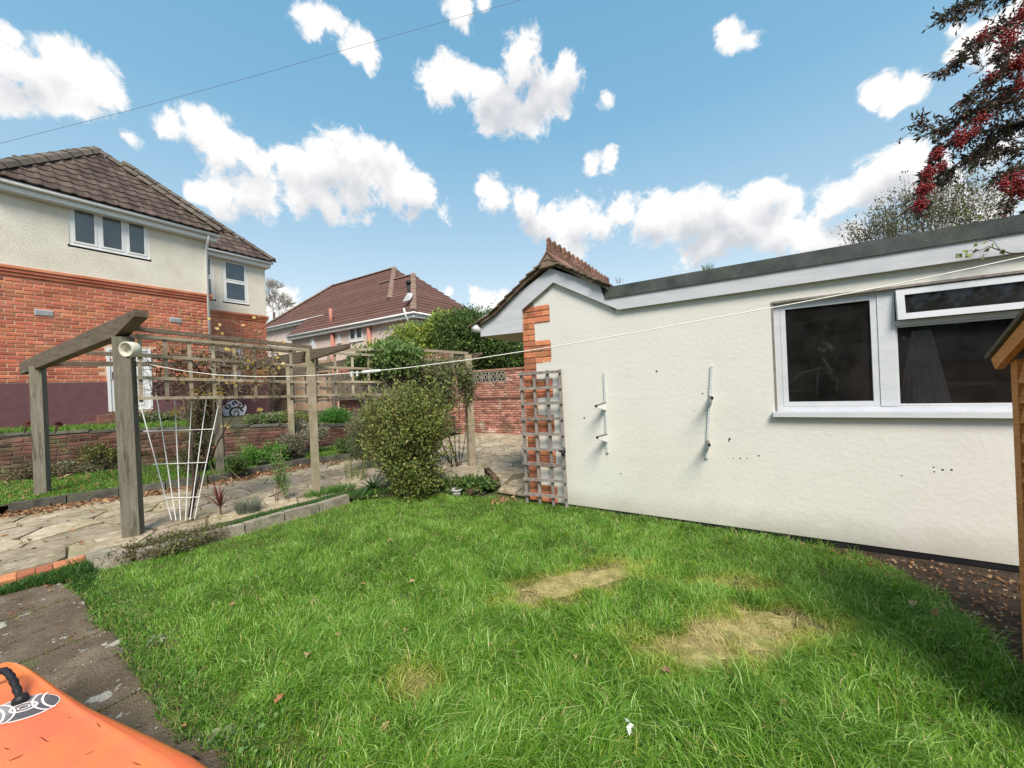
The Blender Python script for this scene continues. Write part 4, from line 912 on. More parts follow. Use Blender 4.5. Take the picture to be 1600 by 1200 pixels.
it = [((c+np.array([0, -.035 if c[2] < 1.18 else 0, 0])), R, s) for c, R, s in it]
lay('brick', it, wv, bw, 300, 'brick_mass')
m = MB(); bwl.box(m, -9.0, -2, -.05, 1.17, -.0115, .022); m.build('plinth_core', MT['mortarw'], bw)
m = MB(); bwl.box(m, -9.0, -2, 1.185, 1.245, -.011, .06); m.build('plinth_course', MT['brickd'], bw)
for k in range(nB):
    a0 = x0s+k*bs+.012; a1 = x0s+(k+1)*bs-.012; am = (a0+a1)/2; zm = (zs0+zs1)/2; hw_ = (a1-a0)/2; hh_ = (zs1-zs0)/2
    m = MB(); e = .03
    bwl.box(m, a0, a1, zs0, zs0+e, -.1, .006); bwl.box(m, a0, a1, zs1-e, zs1, -.1, .006); bwl.box(m, a0, a0+e, zs0+e, zs1-e, -.1, .006); bwl.box(m, a1-e, a1, zs0+e, zs1-e, -.1, .006)
    i_ = .5; bwl.box(m, am-hw_*i_, am+hw_*i_, zm-hh_*i_, zm-hh_*i_+.03, -.1, .004); bwl.box(m, am-hw_*i_, am+hw_*i_, zm+hh_*i_-.03, zm+hh_*i_, -.1, .004)
    bwl.box(m, am-hw_*i_, am-hw_*i_+.03, zm-hh_*i_+.03, zm+hh_*i_-.03, -.1, .004); bwl.box(m, am+hw_*i_-.03, am+hw_*i_, zm-hh_*i_+.03, zm+hh_*i_-.03, -.1, .004)
    bwl.box(m, a0+e, am-hw_*i_, zm-.015, zm+.015, -.1, .002); bwl.box(m, am+hw_*i_, a1-e, zm-.015, zm+.015, -.1, .002); bwl.box(m, am-.015, am+.015, zs0+e, zm-hh_*i_, -.1, .002); bwl.box(m, am-.015, am+.015, zm+hh_*i_, zs1-e, -.1, .002)
    m.build('screen_block', MT['concrete'], bw)
m = MB(); bwl.box(m, x0s, x0s+bs*nB, zs0, zs1, -.0118, -.0105); m.build('shade_sheet', MT['black'], bw)  # black sheet paints the shade inside the pierced blocks
uw = thing('boundary_wall', 'tall old brick boundary wall behind the dull board fence', 'wall', (-12, YB+.1, 0))
uwl = Wall((0, YB+.12, 0), (1, 0, 0))
m = MB(); uwl.box(m, -15.6, -9.03, -.05, 2.86, -.2, -.012); m.build('wall_core', MT['mortarw'], uw)
it = courses((-15.6, YB+.12, .6), (1, 0, 0), (0, 0, 1.), 6.55, 2.26, .225, .075, .014)
lay('brick', it, wv, uw, 200, 'brick_mass')
f1 = thing('plank_fence', 'pale upright plank fence beside the plum painted house wall', 'fence', (-19, YB-.1, .9))
fx0, fx1 = -21.6, -15.7; n = 30
for i in range(n):
    w_ = (fx1-fx0)/n; a = fx0+i*w_; m = MB(); m.box((a+.006, YB-.10+random.uniform(0, .012), .86), (a+w_-.006, YB-.075+random.uniform(0, .008), 3.30-.22*i/n+random.uniform(-.015, .015))); m.build('fence_board', MT['fencewood'], f1)
for z_ in (1.5, 2.55): m = MB(); m.box((fx0, YB-.15, z_), (fx1, YB-.105, z_+.10)); m.build('rail', MT['fencewood'], f1)
for a in (fx0, (fx0+fx1)/2, fx1-.1): m = MB(); m.box((a, YB-.24, .8), (a+.11, YB-.152, 3.3)); m.build('fence_post', MT['fencewood'], f1)
m = MB(); m.beam((-20.6, YB-.17, 1.0), (-18.9, YB-.17, 2.5), .03, .1, (0, 1, 0)); m.build('brace', MT['fencewood'], f1)
f2 = thing('board_fence', 'dull brown board fence standing in front of the old brick boundary wall', 'fence', (-13, YB-.2, .8))
fx0, fx1 = -15.4, -9.1; n = 42
for i in range(n):
    w_ = (fx1-fx0)/n; a = fx0+i*w_; m = MB(); m.box((a+.005, YB-.16+random.uniform(0, .012), 1.30-.15*i/n), (a+w_-.005, YB-.138, 2.42-.2*i/n+random.uniform(-.02, .02))); m.build('fence_board', MT['fencedark'], f2)
for z_ in (1.42, 2.15): m = MB(); m.beam((fx0, YB-.19, z_), (fx1, YB-.19, z_-.17), .04, .09); m.build('rail', MT['woodh'], f2)
for a in np.linspace(fx0, fx1, 4): m = MB(); m.box((a, YB-.30, .5), (a+.1, YB-.212, 2.4)); m.build('fence_post', MT['wood'], f2)
# ------------------------------------------------------------------ small timber shed at the near end of the garage
XS = 1.15
sh = thing('timber_shed', 'orange timber shed corner with a sloping roof beside the garage window', 'shed', (XS+.5, 2.3, 0))
shw = Wall((XS, 0, 0), (0, -1, 0)); yp = PX(1582, 620, XS-.012)[1]; yn = 2.15
m = MB(); shw.box(m, -yp, -yp+.055, -.02, 1.62, -.05, .014); m.build('corner_post', MT['orangewood'], sh)
for i in range(16):
    z0 = .0+i*.10; a0 = -yp+.057
    m = MB(); V = [shw.p(a, z, d) for d0, d1 in ((.014, -.008), (-.010, -.022)) for a, z, d in ((a0, z0, d0), (-yn, z0, d0), (-yn, z0+.118, d1), (a0, z0+.118, d1))]
    m.add(V, [(0,1,2,3),(7,6,5,4),(0,4,5,1),(1,5,6,2),(2,6,7,3),(3,7,4,0)]); m.build('wall_board', MT['orangewood'], sh)
m = MB(); m.box((XS+.05, yp-.03, -.02), (XS+1.2, yp-.004, 1.6)); m.box((XS+.05, yn, -.02), (XS+1.2, yn+.03, 1.6)); m.build('back_panel', MT['orangewood'], sh)
ev = PX(1551, 570, XS-.05); ed = PX(1600, 513, XS-.05)-ev; ed /= np.linalg.norm(ed); nn = np.array([0, ed[2], -ed[1]])
if nn[2] < 0: nn = -nn
Lr = (ev[1]-(yp+yn)/2)/abs(ed[1])
m = MB(); m.prism([ev-nn*.034+ed*.01, ev-nn*.034+ed*Lr, ev+nn*.034+ed*Lr, ev+nn*.034-ed*.0], (.03, 0, 0)); m.build('barge_board', MT['orangewood'], sh)
m = MB(); m.prism([ev+nn*.042-ed*.01+[-.015,0,0], ev+nn*.042+ed*Lr+[-.015,0,0], ev+nn*.062+ed*Lr+[-.015,0,0], ev+nn*.062-ed*.01+[-.015,0,0]], (.06, 0, 0)); m.build('roof_batten', MT['woodh'], sh)
m = MB(); m.prism([ev+nn*.036+ed*.02+[.05,0,0], ev+nn*.036+ed*Lr+[.05,0,0], ev+nn*.056+ed*Lr+[.05,0,0], ev+nn*.056+ed*.02+[.05,0,0]], (1.2, 0, 0)); m.build('roof_panel', MT['felt'], sh)
rid = ev+ed*Lr; e2 = np.array([0, ed[1], -ed[2]])
m = MB(); m.prism([rid+[.0,0,.03], rid+e2*Lr+[0,0,.03], rid+e2*Lr+[0,0,.055], rid+[0,0,.055]], (1.25, 0, 0)); m.build('roof_panel', MT['felt'], sh)
m = MB(); shw.poly(m, [(-yp, 1.60), (-yn, 1.60), (-rid[1], rid[2]-.05)], -.03, -.012); m.build('gable_panel', MT['orangewood'], sh)
# ------------------------------------------------------------------ pergola
N0, N1, N1B, N2 = (-6.17, 1.42), (-5.83, 3.43), (-5.25, 4.78), (-4.75, 5.98)
F0, FM, F1, F2 = (-9.85, 1.22), (-8.82, 3.3), (-9.1, 4.83), (-9.6, 7.6)
pg = thing('pergola', 'weathered timber pergola with square trellis between its posts over the paved path', 'pergola', (-6.5, 3.4, 0))
def post(p, z0, z1, w, lean=(0, 0), mt='wood'):
    m = MB(); m.beam((p[0], p[1], z0), (p[0]+lean[0], p[1]+lean[1], z1), w, w, (.5, .86, 0)); return m.build('post', MT[mt], pg)
post(N0, -.05, 2.36, .155, (-.06, .0)); post(N1, -.05, 2.27, .115, mt='slat'); post(N1B, -.05, 2.30, .11); post(N2, -.05, 2.24, .13, mt='slat')
post(F0, .05, 2.25, .14); post(FM, .05, 2.26, .13); post(F1, .05, 2.25, .12, mt='slat'); post(F2, .05, 2.2, .11)
def rafter(p0, p1, z0, z1, h, w=.07, name='rafter', taper=.45):
    """beam with a splayed end at p1; z are top heights"""
    a = np.array([*p0, z0]); b = np.array([*p1, z1]); d = b-a; l = np.linalg.norm(d[:2]); sd = np.array([-d[1], d[0], 0])/l
    m = MB(); k = taper*min(1, .6/l)
    c = a+d*(1-k)
    m.prism([a-sd*w/2-[0,0,h], a-sd*w/2, b-sd*w/2, b-sd*w/2-[0,0,h*.35], c-sd*w/2-[0,0,h]], sd*w); return m.build(name, MT['woodh'], pg)
rafter((-10.75, 1.19), (-5.66, 1.44), 2.36, 2.60, .20, .12, 'rafter', 1.0)
rafter((-9.5, 3.52), (-4.82, 3.40), 2.26, 2.285, .17, .06, 'rafter', 2.0)
rafter((-9.8, 5.15), (-5.08, 4.90), 2.25, 2.33, .16, .06); rafter((-9.9, 7.5), (-4.45, 6.05), 2.2, 2.27, .15, .06)
rf_ = MB(); rf_.beam((-6.12, 1.46, 2.46), (-5.85, 3.46, 2.335), .05, .05); rf_.build('top_rail', MT['woodh'], pg)
rf_ = MB(); rf_.beam((-6.6, 1.46, 2.43), (-6.3, 3.46, 2.30), .05, .05); rf_.build('top_rail', MT['woodh'], pg)
rf_ = MB(); rf_.beam((-8.4, 1.5, 2.36), (-7.6, 3.5, 2.25), .05, .06); rf_.build('top_rail', MT['woodh'], pg)
rf_ = MB(); rf_.beam((-9.7, 1.3, 2.28), (-8.8, 3.35, 2.26), .05, .08); rf_.build('top_rail', MT['woodh'], pg)
rf_ = MB(); rf_.beam((-5.25, 4.8, 2.33), (-4.75, 6.0, 2.27), .05, .05); rf_.build('top_rail', MT['slat'], pg)
rf_ = MB(); rf_.beam((-5.8, 3.45, 2.29), (-5.25, 4.78, 2.32), .05, .05); rf_.build('top_rail', MT['slat'], pg)
def trellis(p0, p1, rails0, rails1, n, w=.037, t=.022, off_=(0, 0), over=.05, mt='slat'):
    a = np.array([*p0, 0])+[*off_, 0]; b = np.array([*p1, 0])+[*off_, 0]; d = (b-a)/np.linalg.norm(b-a); nrm = np.array([d[1], -d[0], 0])
    pn = bpy.data.objects.new('trellis_panel', None); COL.objects.link(pn); pn.parent = pg
    for z0, z1 in zip(rails0, rails1):
        m = MB(); m.beam(a+[0,0,z0]+nrm*t*.55, b+[0,0,z1]+nrm*t*.55+[0,0,random.uniform(-.008,.008)], t, w); m.build('slat', MT[mt], pn)
    for i in range(n):
        f = (i+.12)/(n-1+.24); c = a+(b-a)*f; zl = rails0[0]*(1-f)+rails1[0]*f-over; zh = rails0[-1]*(1-f)+rails1[-1]*f+over*.4
        j = random.uniform(-.01, .01); m = MB(); m.beam(c+[0,0,zl]-nrm*t*.55, c+d*j+[0,0,zh]-nrm*t*.55, w, t, nrm); m.build('slat', MT[mt], pn)
    return pn
trellis((-6.14, 1.50), (-5.84, 3.41), [1.64, 1.88, 2.15, 2.38], [1.56, 1.78, 2.03, 2.27], 9)
trellis((-5.80, 3.48), (-5.27, 4.73), [1.58, 1.79, 2.02, 2.25], [1.53, 1.74, 1.97, 2.2], 6)
trellis((-5.22, 4.83), (-4.72, 6.05), [1.50, 1.72, 1.94, 2.16], [1.42, 1.64, 1.88, 2.1], 6)
trellis((-9.1, 4.9), (-9.55, 7.5), [1.45, 1.75, 2.05], [1.4, 1.72, 2.0], 9, mt='wood')
m = MB(); m.beam((-9.2, 5.6, 1.75), (-8.2, 6.8, 1.45), .03, .08); m.build('brace', MT['woodh'], pg)
# cream reel hung on the front post
cr_ = thing('line_reel', 'round cream clothes line reel fixed near the top of the front pergola post', 'reel', (-6.05, 1.35, 2.22))
def cup(c, ax, r, l, wall=.012, n=20):
    c = np.array(c, float); ax = np.array(ax, float)/np.linalg.norm(ax); x = np.cross(ax, [0, 0, 1.]); x /= np.linalg.norm(x); y = np.cross(x, ax)
    prof = [(0, -l*.55), (r*.7, -l*.55), (r*.94, -l*.42), (r, -l*.2), (r, l*.42), (r*.95, l*.45), (r*.80, l*.42), (r*.78, -l*.1), (0, -l*.12)]
    V = [c+ax*a+(x*math.cos(2*math.pi*k/n)+y*math.sin(2*math.pi*k/n))*max(q, .0005) for q, a in prof for k in range(n)]
    return V, [(i*n+k, i*n+(k+1) % n, (i+1)*n+(k+1) % n, (i+1)*n+k) for i in range(len(prof)-1) for k in range(n)]
rc = PD(204, 546, 4.33)
m = MB(); m.add(*cup(rc, (.48, -.86, -.08), .086, .125)); m.build('housing', MT['cream'], cr_, True)
m = MB(); m.tube([rc+[.03, -.03, -.085], rc+[.035, -.035, -.10]], .014, 8); m.build('line_outlet', MT['black'], cr_)
# clothes line with its pegs and tightener
ln = [(205, 561, 4.55), (240, 571, 4.5), (290, 580, 4.45), (340, 586, 4.35), (400, 588.5, 4.25), (455, 588, 4.15), (510, 585.5, 4.05), (562, 582, 3.95), (640, 574, 3.82), (740, 561, 3.66), (860, 542.5, 3.48), (990, 520, 3.28), (1120, 496, 3.10), (1210, 480, 2.98), (1310, 461.5, 2.85), (1400, 444, 2.73), (1500, 423, 2.6), (1600, 401, 2.45), (1760, 365, 2.25)]
m = MB(); m.tube([PD(x, y, d) for x, y, d in ln], .0040, 6); tag(m.build('clothes_line', MT['cord'], None, True), 'thin white clothes line sagging across the garden in front of the garage', 'clothes line')
tg = PD(561, 582, 3.95)-PD(545, 583.5, 3.97); tg /= np.linalg.norm(tg)
pl_ = [('white plastic clothes peg on the line nearest the front post', 549, 583.2), ('white plastic clothes peg between the other peg and the line tightener', 558, 582.6)]
for lab, x, y in pl_:
    c = PD(x, y, 3.96); o = thing('clothes_peg', lab, 'clothes peg', c, 'pegs on the clothes line')
    for s_ in (-1, 1): m = MB(); m.beam(c+[0,0,.018]-fwd*.006*s_, c+[0,0,-.035]-fwd*(.003*s_), .024, .008, (0, 1, 0)); m.build('jaw', MT['white'], o)
    m = MB(); m.tube([c-tg*.014, c+tg*.014], .008, 6); m.build('spring', MT['grey'], o)
c0, c1 = PD(566, 581.7, 3.95), PD(596, 578.9, 3.9)
o = thing('line_tightener', 'long white tightener bar on the clothes line behind the pegs', 'tightener', c0)
m = MB(); m.tube([c0, c0*.9+c1*.1, c1*.9+c0*.1, c1], [.012, .017, .014, .006], 8); m.build('barrel', MT['white'], o); m = MB(); m.tube([c0*.5+c1*.5, c0*.47+c1*.53], .02, 8); m.build('collar', MT['grey'], o)
# overhead cable
m = MB(); m.tube([PD(x, y, d) for x, y, d in ((-160, 266, 20), (0, 224, 21), (210, 170.5, 22), (400, 118, 23), (580, 66, 24), (800, 4, 25.5), (1000, -50, 27))], .010, 5); tag(m.build('overhead_cable', MT['cable'], None, True), 'thin grey overhead cable crossing the sky above the brick house', 'cable')
# ------------------------------------------------------------------ against the garage wall
YT = YW-.06
tp = thing('wall_trellis', 'silvered timber trellis panel leaning on the brick corner of the garage', 'trellis', (-2.36, YT, 0))
tv = [(-2.625, -2.60), (-2.43, -2.405), (-2.235, -2.21), (-2.055, -2.03)]
for a, b in tv: m = MB(); m.beam((a, YT+.005, 1.775), (b, YT-.02, .02), .034, .024, (0, 1, 0)); m.build('upright', MT['slatg'], tp)
for i in range(9):
    z = 1.75-i*.198; k = i/8; m = MB(); m.beam((-2.655+.025*k, YT-.022-.025*k, z-.012+random.uniform(-.006, .006)), (-2.03+.025*k, YT-.022-.025*k, z+random.uniform(-.006, .006)), .022, .036); m.build('crossbar', MT['slatg'], tp)
c = PY(880, 706, YT-.05); o = thing('pipe_clip', 'small black fitting hooked on the outer upright of the leaning trellis', 'fitting', c)
m = MB(); m.tube([c+[-.01,0,.06], c+[.03,-.01,.045], c+[.035,-.02,.0]], .006, 6); m.build('hook', MT['black'], o); m = MB(); m.tube([c+[0,-.02,.03], c+[.005,-.025,-.01], c+[.012,-.02,-.055]], [.012, .026, .014], 8); m.build('body', MT['black'], o, True); m = MB(); m.beam(c+[-.045,-.02,.012], c+[.04,-.02,.0], .02, .02); m.build('lever', MT['black'], o)
def shelf_bracket(x, arms, lean, label, sgn):
    o = thing('shelf_upright', label, 'shelf bracket', (x, YW, .74), 'shelf brackets screwed to the garage wall')
    m = MB(); top = (x, 1.715); bot = (x+lean, .742); p = lambda k, d, s=0: (top[0]+(bot[0]-top[0])*k+s, YW-d, top[1]+(bot[1]-top[1])*k)
    m.beam(p(0, .012), p(1, .012), .026, .018, (0, 1, 0)); m.build('rail', MT['steel'], o)
    for k in range(30):
        f = (k+.5)/30; m = MB(); c = np.array(p(f, .0215)); m.box(c-[.0045, .0006, .008], c+[.0045, .0006, .008]); 
        if k % 1 == 0: m.build('slot', MT['grey'], o)
    for z, dz in arms:
        f = (1.715-z)/(1.715-.742); c = np.array(p(f, .02)); tip = c+np.array([sgn*.035, -.23, dz]); m = MB()
        m.prism([c+[-.006,0,.008], c+[-.006,0,-.085], tip+[-.006,.0,-.012], tip+[-.006,0,.008]], (.012, 0, 0)); br = m.build('bracket_arm', MT['steel'], o)
        m = MB(); m.beam(c+[0,0,.012], tip+[0,0,.012], .022, .007); m.build('arm_top', MT['shelfend'], br)
        m = MB(); m.beam(tip+[0,.004,.003], tip+[0,-.012,.003], .024, .026); m.build('end_cap', MT['black'], br)
shelf_bracket(PY(945, 580, YW)[0], ((1.335, -.02), (.955, .0)), -.005, 'white slotted shelf upright with two arms, the one nearer the trellis panel', -1)
shelf_bracket(PY(1113, 570, YW)[0], ((1.385, .0), (.92, .0)), -.09, 'white slotted shelf upright hanging out of plumb, the one nearer the garage window', 1)
m = MB()
for x, y in ((1139, 689), (1146, 716), (1157, 716), (1167, 716), (1186, 712), (1140, 686), (1098, 615), (1085, 641), (913, 653), (970, 740), (1026, 580), (1459, 730), (1473, 734), (1487, 734), (1460, 737), (1409, 743)):
    c = PY(x, y, YW-.001); r = random.choice((.004, .006, .009)); m.box(c-[r, .002, r*.8], c+[r*.9, .002, r])
m.build('screw_hole', MT['black'], ga, kind='stuff')
# ------------------------------------------------------------------ fan trellis of white canes
ft = thing('fan_trellis', 'white fan-shaped plant support standing in the bed beside the front pergola post', 'plant support', (-5.6, 2.0, .08))
tops = [(213, 609, 5.1), (243, 607, 5.12), (273, 622, 5.14), (300, 616, 5.16), (324, 612, 5.18), (347, 606, 5.2)]; bots = [(268, 812), (275, 813), (282, 813), (290, 813), (297, 812), (304, 811)]
CT = [PD(*t) for t in tops]; CB = [PD(x, y, 4.83) for x, y in bots]
for a, b in zip(CB, CT): m = MB(); m.tube([a, (a*.5+b*.5)+[0,0,.004], b], .0056, 6); m.build('cane', MT['white'], ft)
for f, e in ((.67, .03), (.415, .03), (.16, .05)):
    a = CB[0]+(CT[0]-CB[0])*f; b = CB[-1]+(CT[-1]-CB[-1])*(f+.0); d = (b-a); m = MB(); m.tube([a-d*e*1.6-fwd*.012, b+d*e-fwd*.012], .0052, 6); m.build('crossbar', MT['white'], ft)
# ------------------------------------------------------------------ small things on the ground
c = G(714, 776); o = thing('plant_pot', 'small grey plastic plant pot standing empty at the lawn edge by the shrub', 'pot', c)
def lathe(c, prof, n=18):
    V = [(c[0]+r*math.cos(2*math.pi*k/n), c[1]+r*math.sin(2*math.pi*k/n), c[2]+z) for r, z in prof for k in range(n)]
    return V, [(i*n+k, i*n+(k+1) % n, (i+1)*n+(k+1) % n, (i+1)*n+k) for i in range(len(prof)-1) for k in range(n)]
m = MB(); m.add(*lathe(c, [(.001, 0), (.05, 0), (.07, .09), (.064, .09), (.05, .02), (.001, .02)])); m.build('body', mat('grey pot', [(.36,.35,.35),(.42,.41,.42)], 9, .6), o, True)
m = MB(); m.add(*lathe(c, [(.0705, .088), (.08, .09), (.082, .115), (.072, .118), (.066, .09)])); m.build('rim', bpy.data.materials['grey pot'], o, True)
c = G(989, 1157); m = MB(); 
for i in range(7): p = c+[random.uniform(-.03,.03), random.uniform(-.02,.02), .045+random.uniform(0,.02)]; q = np.array([random.uniform(-.03,.03), random.uniform(-.03,.03), random.uniform(-.01,.02)]); r = np.array([random.uniform(-.03,.03), random.uniform(-.02,.03), random.uniform(-.01,.02)]); m.add([p, p+q, p+q+r, p+r], [(0,1,2,3)])
tag(m.build('paper_scrap', mat('white scrap', [(.7,.7,.72),(.8,.8,.8)], 9)), 'crumpled white paper scrap lying in the long grass', 'litter')
# planter of bricks round the far pergola post
pb = thing('brick_planter', 'low brick edged planter at the foot of the end pergola post', 'planter', G(745, 755, .05))
pbv = block_variants('brick', .22, .075, .10, MT['brickd'], 3)
edge = [G(736, 776, .02), G(781, 756, .04), G(765, 738, .06)]; it = []
for a, b in zip(edge[:-1], edge[1:]):
    l = np.linalg.norm(b-a); u = (b-a)/l; n = max(1, int(l/.225)); u[2] = 0; u /= np.linalg.norm(u)
    for i in range(n): it.append((a+(b-a)*(i+.5)/n+[0, 0, .06], rot_uvw(u, (0, 0, 1.)), .98)); 
lay('brick', it, pbv, pb)
# plaque on the terrace
pq = thing('garden_plaque', 'round white garden plaque with black scrollwork against the plum painted wall', 'plaque', PX(365, 655, -16.6))
c = PX(366, 641, -16.6); 
V = [(c[0], c[1]+.40*math.cos(t)*(1+.06*math.sin(5*t)), c[2]+.36*math.sin(t)*(1+.06*math.sin(5*t))) for t in np.linspace(0, 2*math.pi, 40, endpoint=False)]
m = MB(); m.prism(V, (.03, 0, 0)); m.build('disc', MT['plaque'], pq)
def spiral(cy, cz, r, t0, t1, sg=1): return [(c[0]+.036, c[1]+cy+sg*r*(1-.75*k)*math.cos(t0+(t1-t0)*k), c[2]+cz+r*(1-.75*k)*math.sin(t0+(t1-t0)*k)) for k in np.linspace(0, 1, 22)]
m = MB()
for q in (spiral(.02, -.10, .24, .2, 8.5), spiral(-.20, .17, .12, 2, 9), spiral(.20, .17, .12, 2, 9, -1), spiral(0, .25, .09, 0, 6)): m.tube(q, [.034-.018*k/21 for k in range(22)], 5)
m.build('scroll', MT['black'], pq)
# ------------------------------------------------------------------ kayak lying along the path
ky = thing('kayak', 'orange plastic kayak with black carry handle and oval badge lying on the path', 'kayak', (-1.6, .15, 0))
KX0, KL = -3.16, 2.9
KWX = [0,.004,.012,.03,.06,.11,.18,.26,.35,.44,.52,.60,.70,.80,.90,.96,.988,1]; KWY = [0,.022,.040,.062,.086,.112,.146,.190,.252,.312,.358,.372,.352,.285,.180,.095,.04,0]
def kw(s): return float(np.interp(s, KWX, KWY))
def kc(s): return .225-.05*s
def krim(s): return .305+.045*(1-2*min(s, 1-s))**2
def kdeck(s, v):                       # height of the deck, v from -1 to 1 across: a soft crown, a raised crease, a falling edge
    a = abs(v); r = krim(s); k = min(1, kw(s)/.14); crown = .038*k
    if a < .76: return r+crown*(1.15-.25*(a/.76)**2)
    if a < .84: return r+crown*(.90+.16*math.sin(math.pi*(a-.76)/.08)-.1*(a-.76)/.08)
    return r+crown*.80*(1-((a-.84)/.16)**1.5)
def kpt(s, v): return (KX0+KL*s, kc(s)+kw(s)*v, kdeck(s, v))
def kayak():
    S_ = [0.0012, .004, .01, .02, .035, .055, .08, .11, .15, .2, .26, .33, .4, .48, .56, .64, .72, .8, .86, .91, .95, .975, .99, .997, .9988]
    vs = [-1, -.975, -.93, -.88, -.84, -.80, -.76, -.6, -.4, -.2, 0, .2, .4, .6, .76, .80, .84, .88, .93, .975, 1]
    V = []; n = len(vs)+8
    for s in S_:
        for v in vs: V.append(kpt(s, v))
        r = krim(s); keel = .02+.24*(1-2*min(s, 1-s))**4
        for k in range(8):
            t = (k+1)/9*math.pi; V.append((KX0+KL*s, kc(s)+kw(s)*math.cos(t)*(.98), r-.02-(r-.02-keel)*math.sin(t)**.55))
    Fs = [(i*n+k, i*n+(k+1) % n, (i+1)*n+(k+1) % n, (i+1)*n+k) for i in range(len(S_)-1) for k in range(n)]
    Fs += [tuple(range(n)), tuple(range((len(S_)-1)*n, len(S_)*n))]
    m = MB(); m.add(V, Fs); return m
hull = kayak().build('hull', MT['kayak'], ky, True)
m = MB(); cs = .60
m.tube([(KX0+KL*(cs+.15*math.cos(t)), kc(cs)+.225*math.sin(t), kdeck(cs, .4)+.02) for t in np.linspace(0, 2*math.pi, 33)], .018, 8); m.build('cockpit_rim', MT['black'], ky, True)
V = [(KX0+KL*(cs+.148*math.cos(t)), kc(cs)+.215*math.sin(t), kdeck(cs, 0)+.006) for t in np.linspace(0, 2*math.pi, 32, endpoint=False)]
m = MB(); m.add(V, [tuple(range(32))]); m.build('cockpit_cover', MT['black'], ky)
def on_deck(px_, py_, h=.0):
    """where the line of sight through a spot meets the deck"""
    p = G(px_, py_, .36)
    for _ in range(12):
        s = (p[0]-KX0)/KL; w = max(kw(s), .02); v = (p[1]-kc(s))/w; p = G(px_, py_, kdeck(min(max(s, .002), .998), max(-1, min(1, v)))+h)
    return p
def badge_map(a, b, h=.003):           # badge coordinates: a across the kayak, b along it, laid on the deck
    x, y = BC[0]+b+.40*a, BC[1]+a; s = (x-KX0)/KL; return (x, y, kdeck(s, (y-kc(s))/max(kw(s), .02))+h)
BC = on_deck(37, 1107); BA = .092; BB = .092
print('badge', BC, BA)
def disc(name, fa, fb, h, mt, ca=0., n=36, par=None):
    V = [badge_map(ca, 0, h)]+[badge_map(ca+fa*k*math.cos(t), fb*k*math.sin(t), h) for k in (.5, 1) for t in np.linspace(0, 2*math.pi, n, endpoint=False)]
    Fs = [(0, 1+i, 1+(i+1) % n) for i in range(n)]+[(1+i, 1+n+i, 1+n+(i+1) % n, 1+(i+1) % n) for i in range(n)]
    m = MB(); m.add(V, Fs); return m.build(name, mt, par or ky)
bd = disc('badge', BA, BB, .003, MT['badgew']); disc('badge_ground', BA*.965, BB*.92, .0045, MT['badge'], par=bd)
def band(pts, w, par, h=.006):
    m = MB(); V = []
    for i, (a, b) in enumerate(pts):
        a0, b0 = pts[max(i-1, 0)]; a1, b1 = pts[min(i+1, len(pts)-1)]; l = math.hypot(a1-a0, b1-b0)+1e-9; nx, ny = -(b1-b0)/l, (a1-a0)/l; ww = w[i] if isinstance(w, list) else w
        V += [badge_map(a+nx*ww/2, b+ny*ww/2, h), badge_map(a-nx*ww/2, b-ny*ww/2, h)]
    m.add(V, [(2*i, 2*i+1, 2*i+3, 2*i+2) for i in range(len(pts)-1)]); return m.build('badge_line', MT['badgew'], par)
R_ = BB*.36
band([(R_*math.cos(t), R_*.95*math.sin(t)) for t in np.linspace(0, 2*math.pi, 25)], .007, bd); band([(R_*.45*math.cos(t), R_*.4*math.sin(t)) for t in np.linspace(0, 2*math.pi, 17)], .004, bd)
for sg in (-1, 1):       # a crescent moon to each side of the ringed disc
    band([(sg*(BA*.86-BA*.62*math.cos(t)*1.0), BB*.95*math.sin(t)) for t in np.linspace(-1.1, 1.1, 17)], .006, bd)
    band([(sg*(BA*.88-BA*.36*math.cos(t)), BB*.80*math.sin(t)) for t in np.linspace(-1.25, 1.25, 17)], .007, bd)
# carry handle: corded grip on two black toggles
h0, h1 = on_deck(32, 1094, .01), on_deck(-22, 1075, .01); mid = on_deck(12, 1052, .05)
hn = MB(); pts = []
for k in np.linspace(0, 1, 40): pts.append((h0*(1-k)**2+2*mid*k*(1-k)*1.0+h1*k*k)*1.0+np.array([0, 0, .055*math.sin(math.pi*k)]))
hn.tube(pts, [.0115+.0022*(1 if (i % 4) < 2 else 0) for i in range(40)], 8); hd = hn.build('handle', MT['black'], ky, True)
for p in (h0, h1): m = MB(); m.tube([p+[0,0,-.012], p+[0,0,.012], p+[0,0,.022]], [.026, .024, .014], 10); m.build('handle_boss', MT['black'], hd)
for a_, b_ in (((12, 1190), (38, 1178)), ((60, 1150), (78, 1160)), ((130, 1180), (150, 1172)), ((150, 1128), (158, 1137)), ((5, 1168), (16, 1171)), ((205, 1190), (222, 1196)), ((105, 1122), (112, 1120))):
  p0, p1 = on_deck(*a_, .0015), on_deck(*b_, .0015); m = MB(); d = (p1-p0); q = np.cross(d, [0,0,1.]); q = q/np.linalg.norm(q)*(.004 if a_[0] == 12 else .0018)
  m.add([p0, p0+d*.4+q, p0+d*.7+q*1.6, p1, p0+d*.6-q*.6, p0+d*.3-q], [(0,1,2,3,4,5)]); m.build('scuff', MT['kscuff'], ky)
